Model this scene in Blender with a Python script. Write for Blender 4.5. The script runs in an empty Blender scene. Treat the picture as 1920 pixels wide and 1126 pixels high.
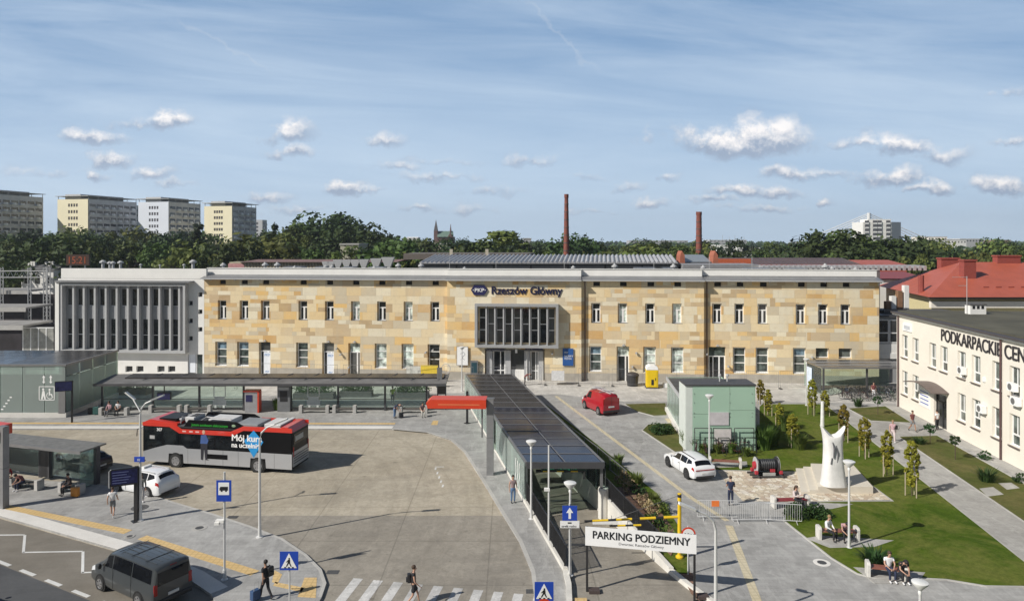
import bpy, bmesh, math, random
from mathutils import Vector, Matrix
from mathutils.geometry import tessellate_polygon
SC = bpy.context.scene
COL = SC.collection
R = math.radians
random.seed(7)
# ---------------------------------------------------------------- camera
H, F, YH = 16.5, 1300.0, 452.0        # eye height (m), focal length and horizon of the 1920 px wide photograph
cam_d = bpy.data.cameras.new('camera')
cam = bpy.data.objects.new('camera', cam_d); COL.objects.link(cam)
cam.location = (0, 0, H); cam.rotation_euler = (R(90), 0, 0)
cam_d.sensor_width = 36; cam_d.lens = F / 1920 * 36
cam_d.shift_y = -(563 - YH) / 1920
cam_d.clip_start = 0.5; cam_d.clip_end = 9000
SC.camera = cam
def G(px, py, z=0.0):                 # place on the level z seen at a photo point
    D = F * (H - z) / (py - YH); return Vector(((px - 960) * D / F, D, z))
def XD(px, D): return (px - 960) * D / F
def ZD(py, D): return H - (py - YH) * D / F
# ---------------------------------------------------------------- light
SUN_EL = R(36.5); SUN_DIR = Vector((-.88 * math.cos(SUN_EL), -.475 * math.cos(SUN_EL), math.sin(SUN_EL)))
sd = bpy.data.lights.new('sun', 'SUN'); sd.energy = 5.0; sd.angle = R(.5); sd.color = (1, .95, .87)
so = bpy.data.objects.new('sun', sd); COL.objects.link(so)
so.rotation_euler = SUN_DIR.to_track_quat('Z', 'Y').to_euler(); so.location = (-60, -40, 60)
SC.view_settings.view_transform = 'Standard'; SC.view_settings.look = 'None'
SC.view_settings.exposure = 0.04; SC.view_settings.gamma = 1
W = bpy.data.worlds.new('World'); SC.world = W; W.use_nodes = True
# ---------------------------------------------------------------- node helper
class N:
    def __init__(s, tree): s.t = tree; s.n = tree.nodes; s.l = tree.links
    def add(s, typ, **kw):
        nd = s.n.new(typ)
        for k, v in kw.items():
            if k == 'ins':
                for i, val in v.items():
                    if isinstance(val, bpy.types.NodeSocket): s.l.new(val, nd.inputs[i])
                    else: nd.inputs[i].default_value = val
            else: setattr(nd, k, v)
        return nd
    def m(s, op, a, b=0.0, c=None):
        ins = {0: a, 1: b}
        if c is not None: ins[2] = c
        return s.add('ShaderNodeMath', operation=op, ins=ins).outputs[0]
    def vm(s, op, a, b=(0, 0, 0)):
        return s.add('ShaderNodeVectorMath', operation=op, ins={0: a, 1: b}).outputs[0]
    def noise(s, vec, scale, detail=4, rough=.55, dist=0.0):
        return s.add('ShaderNodeTexNoise', ins={'Vector': vec, 'Scale': scale, 'Detail': detail, 'Roughness': rough, 'Distortion': dist}).outputs[0]
    def ramp(s, fac, stops, interp='LINEAR'):
        r = s.add('ShaderNodeValToRGB', ins={0: fac}); r.color_ramp.interpolation = interp
        el = r.color_ramp.elements
        while len(el) < len(stops): el.new(.5)
        for e, (p, c) in zip(el, stops):
            e.position = p; e.color = (*c, 1) if isinstance(c, tuple) else (c, c, c, 1)
        return r.outputs[0]
    def mix(s, fac, a, b, mode='MIX'):
        nd = s.add('ShaderNodeMix', data_type='RGBA', blend_type=mode)
        for i, v in ((0, fac), (6, a), (7, b)):
            if isinstance(v, bpy.types.NodeSocket): s.l.new(v, nd.inputs[i])
            else: nd.inputs[i].default_value = (*v, 1) if isinstance(v, tuple) and len(v) == 3 else v
        return nd.outputs[2]
    def sep(s, v): return s.add('ShaderNodeSeparateXYZ', ins={0: v}).outputs
    def com(s, x, y, z=0.0): return s.add('ShaderNodeCombineXYZ', ins={0: x, 1: y, 2: z}).outputs[0]
    def mapr(s, v, a, b, c=0.0, d=1.0):
        return s.add('ShaderNodeMapRange', ins={0: v, 1: a, 2: b, 3: c, 4: d}).outputs[0]
# ---------------------------------------------------------------- sky with fair-weather clouds
w = N(W.node_tree); W.node_tree.nodes.clear()
sky = w.add('ShaderNodeTexSky', sky_type='NISHITA'); sky.sun_disc = False
sky.sun_elevation = SUN_EL; sky.sun_rotation = math.atan2(SUN_DIR.x, SUN_DIR.y)
sky.altitude = 200; sky.air_density = 1.0; sky.dust_density = 0.9; sky.ozone_density = 2.0
tc = w.add('ShaderNodeTexCoord').outputs['Generated']
d3 = w.sep(tc); yy = w.m('MAXIMUM', w.m('ABSOLUTE', d3[1]), .08)
u = w.m('DIVIDE', d3[0], yy); v = w.m('DIVIDE', d3[2], yy)
uv = w.com(u, v)
n1 = w.add('ShaderNodeTexNoise', ins={'Vector': uv, 'Scale': 14.0, 'Detail': 7.0, 'Roughness': .62})
warp = w.vm('MULTIPLY', w.vm('SUBTRACT', n1.outputs[1], (.5, .5, .5)), (.10, .05, 0))
ws = w.sep(w.vm('ADD', uv, warp)); wu, wv = ws[0], ws[1]
nb = w.noise(uv, 60, 6, .65)
CL = [(1405,266,92,30,1),(1470,250,34,24,.9),(1355,276,46,18,.9),(1690,279,52,13,.75),(1610,270,60,9,.5),(543,249,38,20,.85),(552,288,26,13,.75),
 (320,231,34,16,.85),(178,262,48,12,.7),(215,305,30,14,.65),(278,335,40,10,.65),(183,337,15,9,.7),(648,352,32,13,.95),(690,358,24,7,.5),(728,262,28,13,.55),
 (1480,327,58,11,.65),(1668,333,50,17,1),(1762,353,22,12,.9),(1878,354,42,15,1),(1390,362,42,12,.85),(1465,364,32,9,.7),(1548,377,17,8,.7),
 (825,338,62,8,.5),(785,390,28,7,.6),(1000,302,48,9,.4),(508,372,36,10,.55),(1778,292,36,13,.5),(1248,338,22,8,.45),(1215,382,32,7,.6),
 (1715,355,32,7,.6),(1095,335,34,7,.35),(925,364,40,8,.4),(850,308,44,6,.35),(757,318,28,6,.35),(1900,272,24,9,.5),(1550,325,42,6,.4),(1340,378,38,6,.5),
 (1180,355,24,8,.45),(1660,270,40,14,.5),(95,325,50,9,.35),(265,232,36,10,.45),(1210,268,12,14,.35),(1880,175,40,7,.35),(560,393,40,6,.35),(1440,395,60,6,.35),(880,395,40,6,.3),(1120,400,60,5,.3),(330,350,30,6,.3)]
dens = None; shade = None
for cx, cy, rx, ry, st in CL:
    a = w.m('MULTIPLY_ADD', wu, 1300 / rx / 1.7, -(cx - 960) / rx / 1.7)
    b = w.m('MULTIPLY_ADD', wv, 1300 / ry / 1.85, -(452 - cy) / ry / 1.85)
    bb = w.m('MAXIMUM', b, w.m('MULTIPLY', b, -1.7))
    q = w.m('ADD', w.m('MULTIPLY', a, a), w.m('MULTIPLY', bb, bb))
    s_ = w.m('MULTIPLY', w.m('SUBTRACT', 1.0, w.m('SQRT', q)), st)
    if dens is None: dens = s_; shade = w.m('MULTIPLY', w.m('MAXIMUM', s_, 0), b)
    else:
        dens = w.m('MAXIMUM', dens, s_)
        shade = w.m('ADD', shade, w.m('MULTIPLY', w.m('MAXIMUM', s_, 0), b))
front = w.m('GREATER_THAN', d3[1], 0.0)
nb2 = w.m('SUBTRACT', nb, .5)
dd = w.m('ADD', dens, w.m('ADD', w.m('MULTIPLY', nb2, .8), w.m('MULTIPLY', w.m('SUBTRACT', n1.outputs[0], .5), 1.9)))
cmask = w.m('MULTIPLY', w.mapr(dd, -.02, .48), front)
cmask = w.m('MULTIPLY', cmask, w.mapr(dens, -.25, .12))
cmask = w.m('MULTIPLY', cmask, w.mapr(dens, -.1, .55, .5, 1.0))
shd = w.m('ADD', w.m('DIVIDE', shade, w.m('MAXIMUM', dens, .06)), w.m('MULTIPLY', nb2, 1.7))
shd = w.m('MULTIPLY', w.mapr(shd, -.15, .62), w.mapr(dens, .0, .42, .45, 1.0))
ccol = w.mix(shd, (7.35, 9.10, 11.90), (21.70, 21.00, 20.65))
cir = w.noise(w.com(w.m('ADD', w.m('MULTIPLY', u, 1.1), w.m('MULTIPLY', v, 1.6)), w.m('ADD', w.m('MULTIPLY', v, 8.5), w.m('MULTIPLY', u, .5))), 1.5, 7, .62, .5)
cir2 = w.noise(uv, 2.2, 3, .5)
cirm = w.m('MULTIPLY', w.mapr(cir, .36, .66), w.mapr(cir2, .3, .6, .55, 1.0))
cirm = w.m('MULTIPLY', cirm, w.mapr(v, .0, .33, .95, .62))
bandm = w.m('MULTIPLY', w.mapr(d3[2], .34, .62, 1, 0), w.mapr(d3[1], -.2, .35))
base = w.mix(w.m('MULTIPLY', bandm, w.mapr(v, .0, .5, .75, .6)), sky.outputs[0], (4.20, 8.05, 14.17))
base = w.mix(w.m('MULTIPLY', w.m('MULTIPLY', cirm, bandm), .8), base, (12.95, 15.22, 17.85))
hz = w.mapr(v, .0, .30, .82, 0.12)
base = w.mix(w.m('MULTIPLY', hz, bandm), base, (13.2, 16.2, 19.2))
# condensation trails
def trail(x0, y0, x1, y1, wd, st):
    ax, ay, bx, by = (x0 - 960) / F, (YH - y0) / F, (x1 - 960) / F, (YH - y1) / F
    L = math.hypot(bx - ax, by - ay); dx, dy = (bx - ax) / L, (by - ay) / L
    t = w.m('ADD', w.m('MULTIPLY', w.m('SUBTRACT', u, ax), dx), w.m('MULTIPLY', w.m('SUBTRACT', v, ay), dy))
    s = w.m('ADD', w.m('MULTIPLY', w.m('SUBTRACT', wu, ax), -dy), w.m('MULTIPLY', w.m('SUBTRACT', wv, ay), dx))
    e = w.mapr(w.m('ABSOLUTE', s), 0.0, wd / F, st, 0.0)
    return w.m('MULTIPLY', w.m('MULTIPLY', e, w.mapr(t, 0, L * .15)), w.mapr(t, L, L * .8))
tr = w.m('ADD', trail(330, 30, 520, 135, 5, .22), trail(985, -10, 1130, 140, 6, .22))
base = w.mix(w.m('MULTIPLY', w.m('MULTIPLY', tr, front), 1.0), base, (13.30, 14.35, 15.75))
fin = w.mix(cmask, base, ccol)
bg = w.add('ShaderNodeBackground', ins={0: fin, 1: .05})
w.add('ShaderNodeOutputWorld', ins={0: bg.outputs[0]})
# ---------------------------------------------------------------- materials
MATS = {}
def bsdf(name):
    m = bpy.data.materials.new(name); m.use_nodes = True; n = N(m.node_tree); b = m.node_tree.nodes['Principled BSDF']
    return m, n, b
def mat(name, col, rough=.6, metal=0.0, var=.12, scale=2.5, bump=0.0, coat=0.0, emit=None, alpha=1.0, spec=.5):
    if name in MATS: return MATS[name]
    m, n, b = bsdf(name); b.inputs['Roughness'].default_value = rough; b.inputs['Metallic'].default_value = metal
    b.inputs['Specular IOR Level'].default_value = spec
    if coat: b.inputs['Coat Weight'].default_value = coat; b.inputs['Coat Roughness'].default_value = .08
    o = n.add('ShaderNodeTexCoord').outputs['Object']
    f = n.noise(o, scale, 5, .6); c = Vector(col)
    lo = tuple(max(0, x * (1 - var)) for x in col); hi = tuple(min(1, x * (1 + var)) for x in col)
    n.l.new(n.ramp(f, [(.3, lo), (.7, hi)]), b.inputs['Base Color'])
    if bump:
        bp = n.add('ShaderNodeBump', ins={'Strength': bump, 'Distance': .05, 'Height': n.noise(o, scale * 8, 3)}); n.l.new(bp.outputs[0], b.inputs['Normal'])
    if emit: b.inputs['Emission Color'].default_value = (*col, 1); b.inputs['Emission Strength'].default_value = emit
    if alpha < 1: b.inputs['Alpha'].default_value = alpha
    MATS[name] = m; return m
def glassy(name, tint, alpha, rough=.06):
    m, n, b = bsdf(name); nd = n.n
    g = n.add('ShaderNodeBsdfGlossy', ins={0: (.9, .95, .95, 1), 1: rough}); t = n.add('ShaderNodeBsdfTransparent', ins={0: (*tint, 1)})
    d = n.add('ShaderNodeBsdfDiffuse', ins={0: (tint[0] * .85, tint[1] * .85, tint[2] * .85, 1)})
    mx = n.add('ShaderNodeMixShader', ins={0: alpha, 1: t.outputs[0], 2: d.outputs[0]})
    fr = n.add('ShaderNodeFresnel', ins={0: 1.28})
    m2 = n.add('ShaderNodeMixShader', ins={0: fr.outputs[0], 1: mx.outputs[0], 2: g.outputs[0]})
    n.l.new(m2.outputs[0], nd['Material Output'].inputs[0]); MATS[name] = m; return m
def pane_mat(name, dark, blind=None, seed=0.0):
    """window glass over a dim room: each pane (by place) a little different"""
    m, n, b = bsdf(name); b.inputs['Roughness'].default_value = .08; b.inputs['Specular IOR Level'].default_value = .6
    o = n.add('ShaderNodeTexCoord').outputs['Object']; r = n.add('ShaderNodeObjectInfo').outputs['Random']
    f = n.noise(n.vm('ADD', o, n.com(n.m('MULTIPLY', r, 50.0), 0.0, 0.0)), 1.3, 3)
    c_ = n.ramp(f, [(.35, tuple(x * .4 for x in dark)), (.66, tuple(x * 2.2 for x in dark))]); bz_ = n.m('FRACT', n.m('MULTIPLY', r, 37.0))
    n.l.new(n.mix(n.mapr(bz_, .62, 1.0, 0, .30 if max(dark) < .2 else .0), c_, (.42, .42, .39)), b.inputs['Base Color'])
    MATS[name] = m; return m
# ---------------------------------------------------------------- mesh builder
class MB:
    def __init__(s): s.v = []; s.f = []; s.m = []; s.mi = 0; s.mx = Matrix()
    def add(s, vs, fs):
        o = len(s.v); s.v += [s.mx @ Vector(p) for p in vs]
        s.f += [tuple(o + i for i in f) for f in fs]; s.m += [s.mi] * len(fs); return s
    def box(s, x0, y0, z0, x1, y1, z1):
        return s.add([(x0, y0, z0), (x1, y0, z0), (x1, y1, z0), (x0, y1, z0), (x0, y0, z1), (x1, y0, z1), (x1, y1, z1), (x0, y1, z1)],
                     [(0, 3, 2, 1), (4, 5, 6, 7), (0, 1, 5, 4), (1, 2, 6, 5), (2, 3, 7, 6), (3, 0, 4, 7)])
    def cbox(s, c, d): return s.box(c[0] - d[0] / 2, c[1] - d[1] / 2, c[2] - d[2] / 2, c[0] + d[0] / 2, c[1] + d[1] / 2, c[2] + d[2] / 2)
    def prism(s, poly, z0, z1):
        n = len(poly); a = sum(poly[i][0] * poly[(i + 1) % n][1] - poly[(i + 1) % n][0] * poly[i][1] for i in range(n))
        if a < 0: poly = poly[::-1]
        tris = tessellate_polygon([[Vector((p[0], p[1], 0)) for p in poly]])
        vs = [(p[0], p[1], z0) for p in poly] + [(p[0], p[1], z1) for p in poly]
        fs = []
        for t in tris:
            p, q, r = (Vector(poly[i][:2]) for i in t)
            if (q - p).cross(r - p) < 0: t = (t[0], t[2], t[1])
            fs.append(tuple(i + n for i in t)); fs.append((t[0], t[2], t[1]))
        fs += [(i, (i + 1) % n, (i + 1) % n + n, i + n) for i in range(n)]
        return s.add(vs, fs)
    def extr(s, prof, a, b, axis='x'):
        """closed profile (pairs) swept straight along an axis from a to b"""
        if axis == 'x': f = lambda p, t: (t, p[0], p[1])
        elif axis == 'y': f = lambda p, t: (p[0], t, p[1])
        else: f = lambda p, t: (p[0], p[1], t)
        n = len(prof); vs = [f(p, a) for p in prof] + [f(p, b) for p in prof]
        tris = tessellate_polygon([[Vector((p[0], p[1], 0)) for p in prof]])
        fs = [tuple(t) for t in tris] + [tuple(i + n for i in t[::-1]) for t in tris]
        fs += [(i, (i + 1) % n, (i + 1) % n + n, i + n) for i in range(n)]
        return s.add(vs, fs)
    def tube(s, pts, r, n=8, cap=True):
        pts = [Vector(p) for p in pts]; rs = r if isinstance(r, (list, tuple)) else [r] * len(pts)
        vs = []; up = Vector((0, 0, 1))
        for i, p in enumerate(pts):
            d = (pts[min(i + 1, len(pts) - 1)] - pts[max(i - 1, 0)]).normalized()
            a = d.cross(up if abs(d.z) < .95 else Vector((1, 0, 0))).normalized(); b = d.cross(a)
            vs += [p + (a * math.cos(2 * math.pi * k / n) + b * math.sin(2 * math.pi * k / n)) * rs[i] for k in range(n)]
        fs = [(i * n + k, i * n + (k + 1) % n, (i + 1) * n + (k + 1) % n, (i + 1) * n + k) for i in range(len(pts) - 1) for k in range(n)]
        if cap: fs += [tuple(range(n))[::-1], tuple((len(pts) - 1) * n + k for k in range(n))]
        return s.add(vs, fs)
    def lathe(s, prof, c=(0, 0, 0), n=16, axis='z'):
        c = Vector(c); vs = []
        for r, h in prof:
            for k in range(n):
                a = 2 * math.pi * k / n; x, y = r * math.cos(a), r * math.sin(a)
                vs.append(c + Vector({'z': (x, y, h), 'y': (x, h, y), 'x': (h, x, y)}[axis]))
        fs = [(i * n + k, i * n + (k + 1) % n, (i + 1) * n + (k + 1) % n, (i + 1) * n + k) for i in range(len(prof) - 1) for k in range(n)]
        fs += [tuple(range(n))[::-1], tuple((len(prof) - 1) * n + k for k in range(n))]
        return s.add(vs, fs)
    def ball(s, c, r, n=10, k=6):
        r = (r, r, r) if not isinstance(r, (tuple, list)) else r
        c = Vector(c); vs = [c + Vector((0, 0, -r[2]))]
        for i in range(1, k):
            t = math.pi * i / k
            vs += [c + Vector((r[0] * math.sin(t) * math.cos(2 * math.pi * j / n), r[1] * math.sin(t) * math.sin(2 * math.pi * j / n), -r[2] * math.cos(t))) for j in range(n)]
        vs.append(c + Vector((0, 0, r[2]))); L = len(vs) - 1
        fs = [(0, 1 + (j + 1) % n, 1 + j) for j in range(n)] + [(L, L - n + j, L - n + (j + 1) % n) for j in range(n)]
        fs += [(1 + i * n + j, 1 + i * n + (j + 1) % n, 1 + (i + 1) * n + (j + 1) % n, 1 + (i + 1) * n + j) for i in range(k - 2) for j in range(n)]
        return s.add(vs, fs)
    def build(s, name, mats, parent=None, smooth=False, bevel=0.0, loc=None):
        me = bpy.data.meshes.new(name); me.from_pydata([tuple(p) for p in s.v], [], s.f)
        for mm in (mats if isinstance(mats, (list, tuple)) else [mats]): me.materials.append(mm)
        me.polygons.foreach_set('material_index', s.m)
        bm = bmesh.new(); bm.from_mesh(me); bmesh.ops.recalc_face_normals(bm, faces=bm.faces); bm.to_mesh(me); bm.free()
        if smooth:
            me.polygons.foreach_set('use_smooth', [True] * len(me.polygons))
            if smooth != 'all': me.set_sharp_from_angle(angle=R(38))
        me.update(); o = bpy.data.objects.new(name, me); COL.objects.link(o)
        if parent: o.parent = parent
        if loc: o.location = loc
        if bevel:
            bv = o.modifiers.new('bevel', 'BEVEL'); bv.width = bevel; bv.segments = 2; bv.limit_method = 'ANGLE'
        return o
def tag(o, label, cat, group=None):
    o['label'] = label; o['category'] = cat
    if group: o['group'] = group
    return o
def thing(name, label, cat, loc=(0, 0, 0), rz=0.0, group=None):
    o = bpy.data.objects.new(name, None); COL.objects.link(o); o.empty_display_size = .3
    o.location = loc; o.rotation_euler = (0, 0, rz); return tag(o, label, cat, group)
def dup(root, loc, rz=0.0, label=None, group=None, sc=None, depth=2):
    r = root.copy(); COL.objects.link(r); r.location = loc; r.rotation_euler = (0, 0, rz)
    if sc: r.scale = sc if isinstance(sc, tuple) else (sc, sc, sc)
    if label: r['label'] = label
    if group: r['group'] = group
    for ch in list(root.children):
        c = ch.copy(); COL.objects.link(c); c.parent = r
        for g in list(ch.children):
            d = g.copy(); COL.objects.link(d); d.parent = c
    return r
def child(o, parent, loc, rz=0.0, sc=None):
    """copy a part (and its sub-parts) under a thing"""
    c = o.copy(); COL.objects.link(c); c.parent = parent; c.location = loc; c.rotation_euler = (0, 0, rz)
    if sc: c.scale = sc
    for g in list(o.children):
        d = g.copy(); COL.objects.link(d); d.parent = c
    return c
def struct(name, mb, m, **k):
    o = mb.build(name, m, **k) if isinstance(mb, MB) else mb; o['kind'] = 'structure'; return o
def text_mesh(name, s, size, m, parent, loc, rot, depth=.02, align='LEFT', sx=1.0, bold=0.0, shear=0.0):
    c = bpy.data.curves.new(name, 'FONT'); c.body = s; c.size = size; c.extrude = depth; c.align_x = align;  c.shear = shear
    t = bpy.data.objects.new(name, c); COL.objects.link(t); bpy.context.view_layer.update()
    me = bpy.data.meshes.new_from_object(t.evaluated_get(bpy.context.evaluated_depsgraph_get()))
    if bold:   # a heavier letter: the same outline laid again, shifted a little
        bm = bmesh.new(); bm.from_mesh(me)
        for dx, dy, dz in ((bold, bold * .4, .002), (bold * 2, -bold * .2, .004), (bold * .8, bold, .006)):
            t2 = me.copy(); t2.transform(Matrix.Translation((dx, dy, dz))); bm.from_mesh(t2); bpy.data.meshes.remove(t2)
        bm.to_mesh(me); bm.free()
    bpy.data.objects.remove(t); me.materials.clear(); me.materials.append(m); me.name = name
    o = bpy.data.objects.new(name, me); COL.objects.link(o); o.parent = parent; o.location = loc; o.rotation_euler = rot; o.scale = (sx, 1, 1); return o
def wall_grid(mb, L, z0, z1, ops, y=0.0, depth=.35, x0=0.0):
    """front wall face in the x-z plane looking to -y, with openings (xa,xb,za,zb) and their reveals"""
    xs = sorted({x0, L} | {a for o in ops for a in o[:2]}); zs = sorted({z0, z1} | {a for o in ops for a in o[2:4]})
    for i in range(len(xs) - 1):
        for j in range(len(zs) - 1):
            cx, cz = (xs[i] + xs[i + 1]) / 2, (zs[j] + zs[j + 1]) / 2
            if any(o[0] < cx < o[1] and o[2] < cz < o[3] for o in ops): continue
            mb.add([(xs[i], y, zs[j]), (xs[i + 1], y, zs[j]), (xs[i + 1], y, zs[j + 1]), (xs[i], y, zs[j + 1])], [(0, 1, 2, 3)])
    for a, b, c, d in [o[:4] for o in ops]:
        q = y + depth
        mb.add([(a, y, c), (b, y, c), (b, y, d), (a, y, d), (a, q, c), (b, q, c), (b, q, d), (a, q, d)],
               [(0, 4, 5, 1), (1, 5, 6, 2), (2, 6, 7, 3), (3, 7, 4, 0), (4, 7, 6, 5)])
# ================================================================ ground materials
def gmat(name, c0, c1, kind='plain', rough=.85, **k):
    m, n, b = bsdf(name); b.inputs['Roughness'].default_value = rough; b.inputs['Specular IOR Level'].default_value = .25 if kind != 'grass' else .06
    P = n.add('ShaderNodeNewGeometry').outputs['Position']; sp = n.sep(P)
    big = n.noise(P, .09, 6, .6, .4); mid = n.noise(P, .7, 6, .65); fine = n.noise(P, 9, 4, .7)
    f = n.m('ADD', n.m('MULTIPLY', big, .5), n.m('ADD', n.m('MULTIPLY', mid, .3), n.m('MULTIPLY', fine, .2)))
    col = n.ramp(f, [(.40, c0), (.60, c1)])
    h = fine
    def grid(px, py, wd, ox=0.0, oy=0.0, x=sp[0], y=sp[1]):
        a = n.m('ABSOLUTE', n.m('SUBTRACT', n.m('FRACT', n.m('DIVIDE', n.m('ADD', x, ox), px)), .5))
        c = n.m('ABSOLUTE', n.m('SUBTRACT', n.m('FRACT', n.m('DIVIDE', n.m('ADD', y, oy), py)), .5))
        g1 = n.mapr(a, .5 - wd / px, .5 - wd / px * .4); g2 = n.mapr(c, .5 - wd / py, .5 - wd / py * .4)
        return n.m('MAXIMUM', g1, g2)
    if kind == 'concrete':
        br = n.m('MULTIPLY', grid(5.2, 4.9, .05, 11.6, 1.0), .45)
        col = n.mix(br, col, tuple(x * .45 for x in c0))
        # tyre tracks bending round the yard
        dx = n.m('SUBTRACT', sp[0], -28.0); dy = n.m('SUBTRACT', sp[1], 42.0)
        rad = n.m('SQRT', n.m('ADD', n.m('MULTIPLY', dx, dx), n.m('MULTIPLY', dy, dy)))
        tr = n.noise(n.com(n.m('MULTIPLY', rad, 1.1), n.m('MULTIPLY', n.m('ARCTAN2', dy, dx), 1.2)), 1.0, 5, .65)
        col = n.mix(n.m('MULTIPLY', n.mapr(tr, .46, .72), .34), col, tuple(x * .5 for x in c0))
        st = n.noise(n.vm('MULTIPLY', P, (1, 1.8, 1)), .35, 6, .75, 1.5)
        col = n.mix(n.m('MULTIPLY', n.mapr(st, .55, .75), .35), col, tuple(x * .45 for x in c0))
        lt = n.noise(P, .5, 6, .7, .8)
        col = n.mix(n.m('MULTIPLY', n.mapr(lt, .56, .74), .3), col, tuple(min(1, x * 1.25) for x in c1))
    if kind == 'concrete':
        ck_ = n.add('ShaderNodeTexVoronoi', feature='DISTANCE_TO_EDGE', ins={'Vector': n.vm('ADD', P, n.vm('MULTIPLY', n.add('ShaderNodeTexNoise', ins={'Vector': P, 'Scale': .8}).outputs[1], (1.5, 1.5, 0))), 'Scale': .11}).outputs[0]
        col = n.mix(n.mapr(ck_, .0, .003, .16, 0), col, tuple(x * .35 for x in c0))
        ol = n.noise(P, 1.3, 3, .5); col = n.mix(n.mapr(ol, .70, .76, 0, .55), col, tuple(x * .3 for x in c0))
        bg_ = n.noise(n.vm('MULTIPLY', P, (1, 1.6, 1)), .13, 5, .7, 1.0); col = n.mix(n.mapr(bg_, .48, .64, 0, .36), col, (c0[0] * .62, c0[1] * .64, c0[2] * .68))
        rd_ = n.noise(n.vm('MULTIPLY', P, (3.5, .5, 1)), 1.0, 4, .7, .3); col = n.mix(n.mapr(rd_, .56, .7, 0, .22), col, tuple(min(1, x * 1.3) for x in c1))
        mt = n.noise(P, 2.6, 8, .8, .6); col = n.mix(n.mapr(mt, .44, .62, 0, .4), col, tuple(x * .62 for x in c0)); dr_ = n.noise(n.vm('MULTIPLY', P, (1, 1, 1)), 6.0, 2, .4); col = n.mix(n.mapr(dr_, .70, .76, 0, .4), col, tuple(x * .35 for x in c0))
    if kind == 'asphalt':
        st = n.noise(n.vm('MULTIPLY', P, (.5, 2, 1)), .5, 6, .7, .8)
        col = n.mix(n.m('MULTIPLY', n.mapr(st, .45, .7), .3), col, tuple(min(1, x * 1.35) for x in c1))
    if kind == 'paving':
        vv = n.add('ShaderNodeTexBrick', ins={'Vector': P, 'Color1': (.2, .2, .2, 1), 'Color2': (1, 1, 1, 1), 'Mortar': (0, 0, 0, 1), 'Scale': 1.0, 'Mortar Size': .012, 'Brick Width': k.get('bw', .6), 'Row Height': k.get('bh', .3), 'Bias': 0.0})
        col = n.mix(.22, col, vv.outputs[0], 'MULTIPLY')
        blk = n.add('ShaderNodeTexVoronoi', ins={'Vector': n.vm('MULTIPLY', P, (1, 1.7, 0)), 'Scale': .55}, distance='CHEBYCHEV').outputs[1]
        bl = n.sep(blk)[0]
        col = n.mix(n.m('MULTIPLY', bl, .2), col, tuple(min(1, x * 1.3) for x in c1))
        st = n.noise(n.vm('MULTIPLY', P, (.8, .8, 1)), .8, 6, .75, 1.2)
        col = n.mix(n.m('MULTIPLY', n.mapr(st, .5, .72), .28), col, tuple(x * .55 for x in c0))
        h = vv.outputs[1]
    if kind == 'grass':
        bl = n.noise(P, 3.5, 9, .9); pa = n.noise(P, .28, 7, .75, .6)
        col = n.mix(n.mapr(pa, .42, .56, 0, 1.0), col, k['dry'])
        col = n.mix(n.m('MULTIPLY', n.mapr(bl, .40, .60), .65), col, tuple(x * .5 for x in c0))
        mow = n.m('SINE', n.m('MULTIPLY', n.m('ADD', sp[0], n.m('MULTIPLY', sp[1], .55)), 5.0))
        col = n.mix(n.m('MULTIPLY', n.mapr(mow, -1, 1), .06), col, tuple(x * 1.5 for x in c1))
        h = n.noise(P, 30, 4, .8)
    if kind == 'paving':
        ws_ = n.noise(n.vm('MULTIPLY', P, (1.6, .45, 1)), .9, 7, .8, .5); col = n.mix(n.mapr(ws_, .5, .68, 0, .4), col, tuple(min(1, x * 1.45) for x in c1))
        dk_ = n.noise(P, .22, 6, .7, .8); col = n.mix(n.mapr(dk_, .5, .68, 0, .3), col, tuple(x * .6 for x in c0))
    if kind == 'cobble':
        vo = n.add('ShaderNodeTexVoronoi', ins={'Vector': P, 'Scale': 3.2, 'Randomness': .8})
        c_ = n.ramp(n.sep(vo.outputs[1])[0], [(0, (.48, .38, .29)), (.2, (.60, .52, .40)), (.45, (.76, .71, .6)), (.7, (.55, .47, .37)), (.9, (.8, .76, .68))], 'CONSTANT')
        pa = n.noise(P, .6, 3); c_ = n.mix(.35, c_, n.ramp(pa, [(.4, (.42, .33, .26)), (.62, (.70, .62, .45))]))
        ed = n.add('ShaderNodeTexVoronoi', feature='DISTANCE_TO_EDGE', ins={'Vector': P, 'Scale': 3.2, 'Randomness': .8}).outputs[0]
        col = n.mix(n.mapr(ed, .0, .07, .75, 0), c_, (.18, .15, .12)); h = ed
    if kind == 'tactile':
        g = grid(.3, .3, .05); col = n.mix(n.m('MULTIPLY', g, .3), col, tuple(x * .5 for x in c0))
    if kind == 'soil':
        col = n.mix(n.mapr(n.noise(P, 5, 5, .8), .42, .62), col, (.3, .17, .12)); h = n.noise(P, 14, 3)
    n.l.new(col, b.inputs['Base Color'])
    bp = n.add('ShaderNodeBump', ins={'Strength': .4, 'Distance': .02 if kind != 'grass' else .06, 'Height': h}); n.l.new(bp.outputs[0], b.inputs['Normal'])
    return m
M_CONC = gmat('concrete yard', (.37, .325, .25), (.50, .45, .36), 'concrete')
M_CONC2 = gmat('worn grey concrete', (.265, .24, .20), (.36, .33, .28), 'concrete')
M_ROAD = gmat('brown grey asphalt', (.15, .135, .11), (.22, .2, .17), 'asphalt')
M_ASPH = gmat('dark asphalt', (.065, .067, .07), (.1, .102, .105), 'asphalt')
M_PAVE = gmat('grey paving', (.275, .27, .26), (.41, .405, .39), 'paving')
M_PAVEL = gmat('pale paving', (.40, .385, .36), (.60, .58, .54), 'paving', bw=.8, bh=.8)
M_PATH = gmat('path paving', (.33, .32, .3), (.43, .42, .395), 'paving', bw=.4, bh=.2)
M_KERB = gmat('white kerb stone', (.58, .56, .52), (.74, .72, .68), 'plain')
M_KERBG = gmat('grey kerb stone', (.36, .35, .33), (.5, .49, .46), 'plain')
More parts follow.
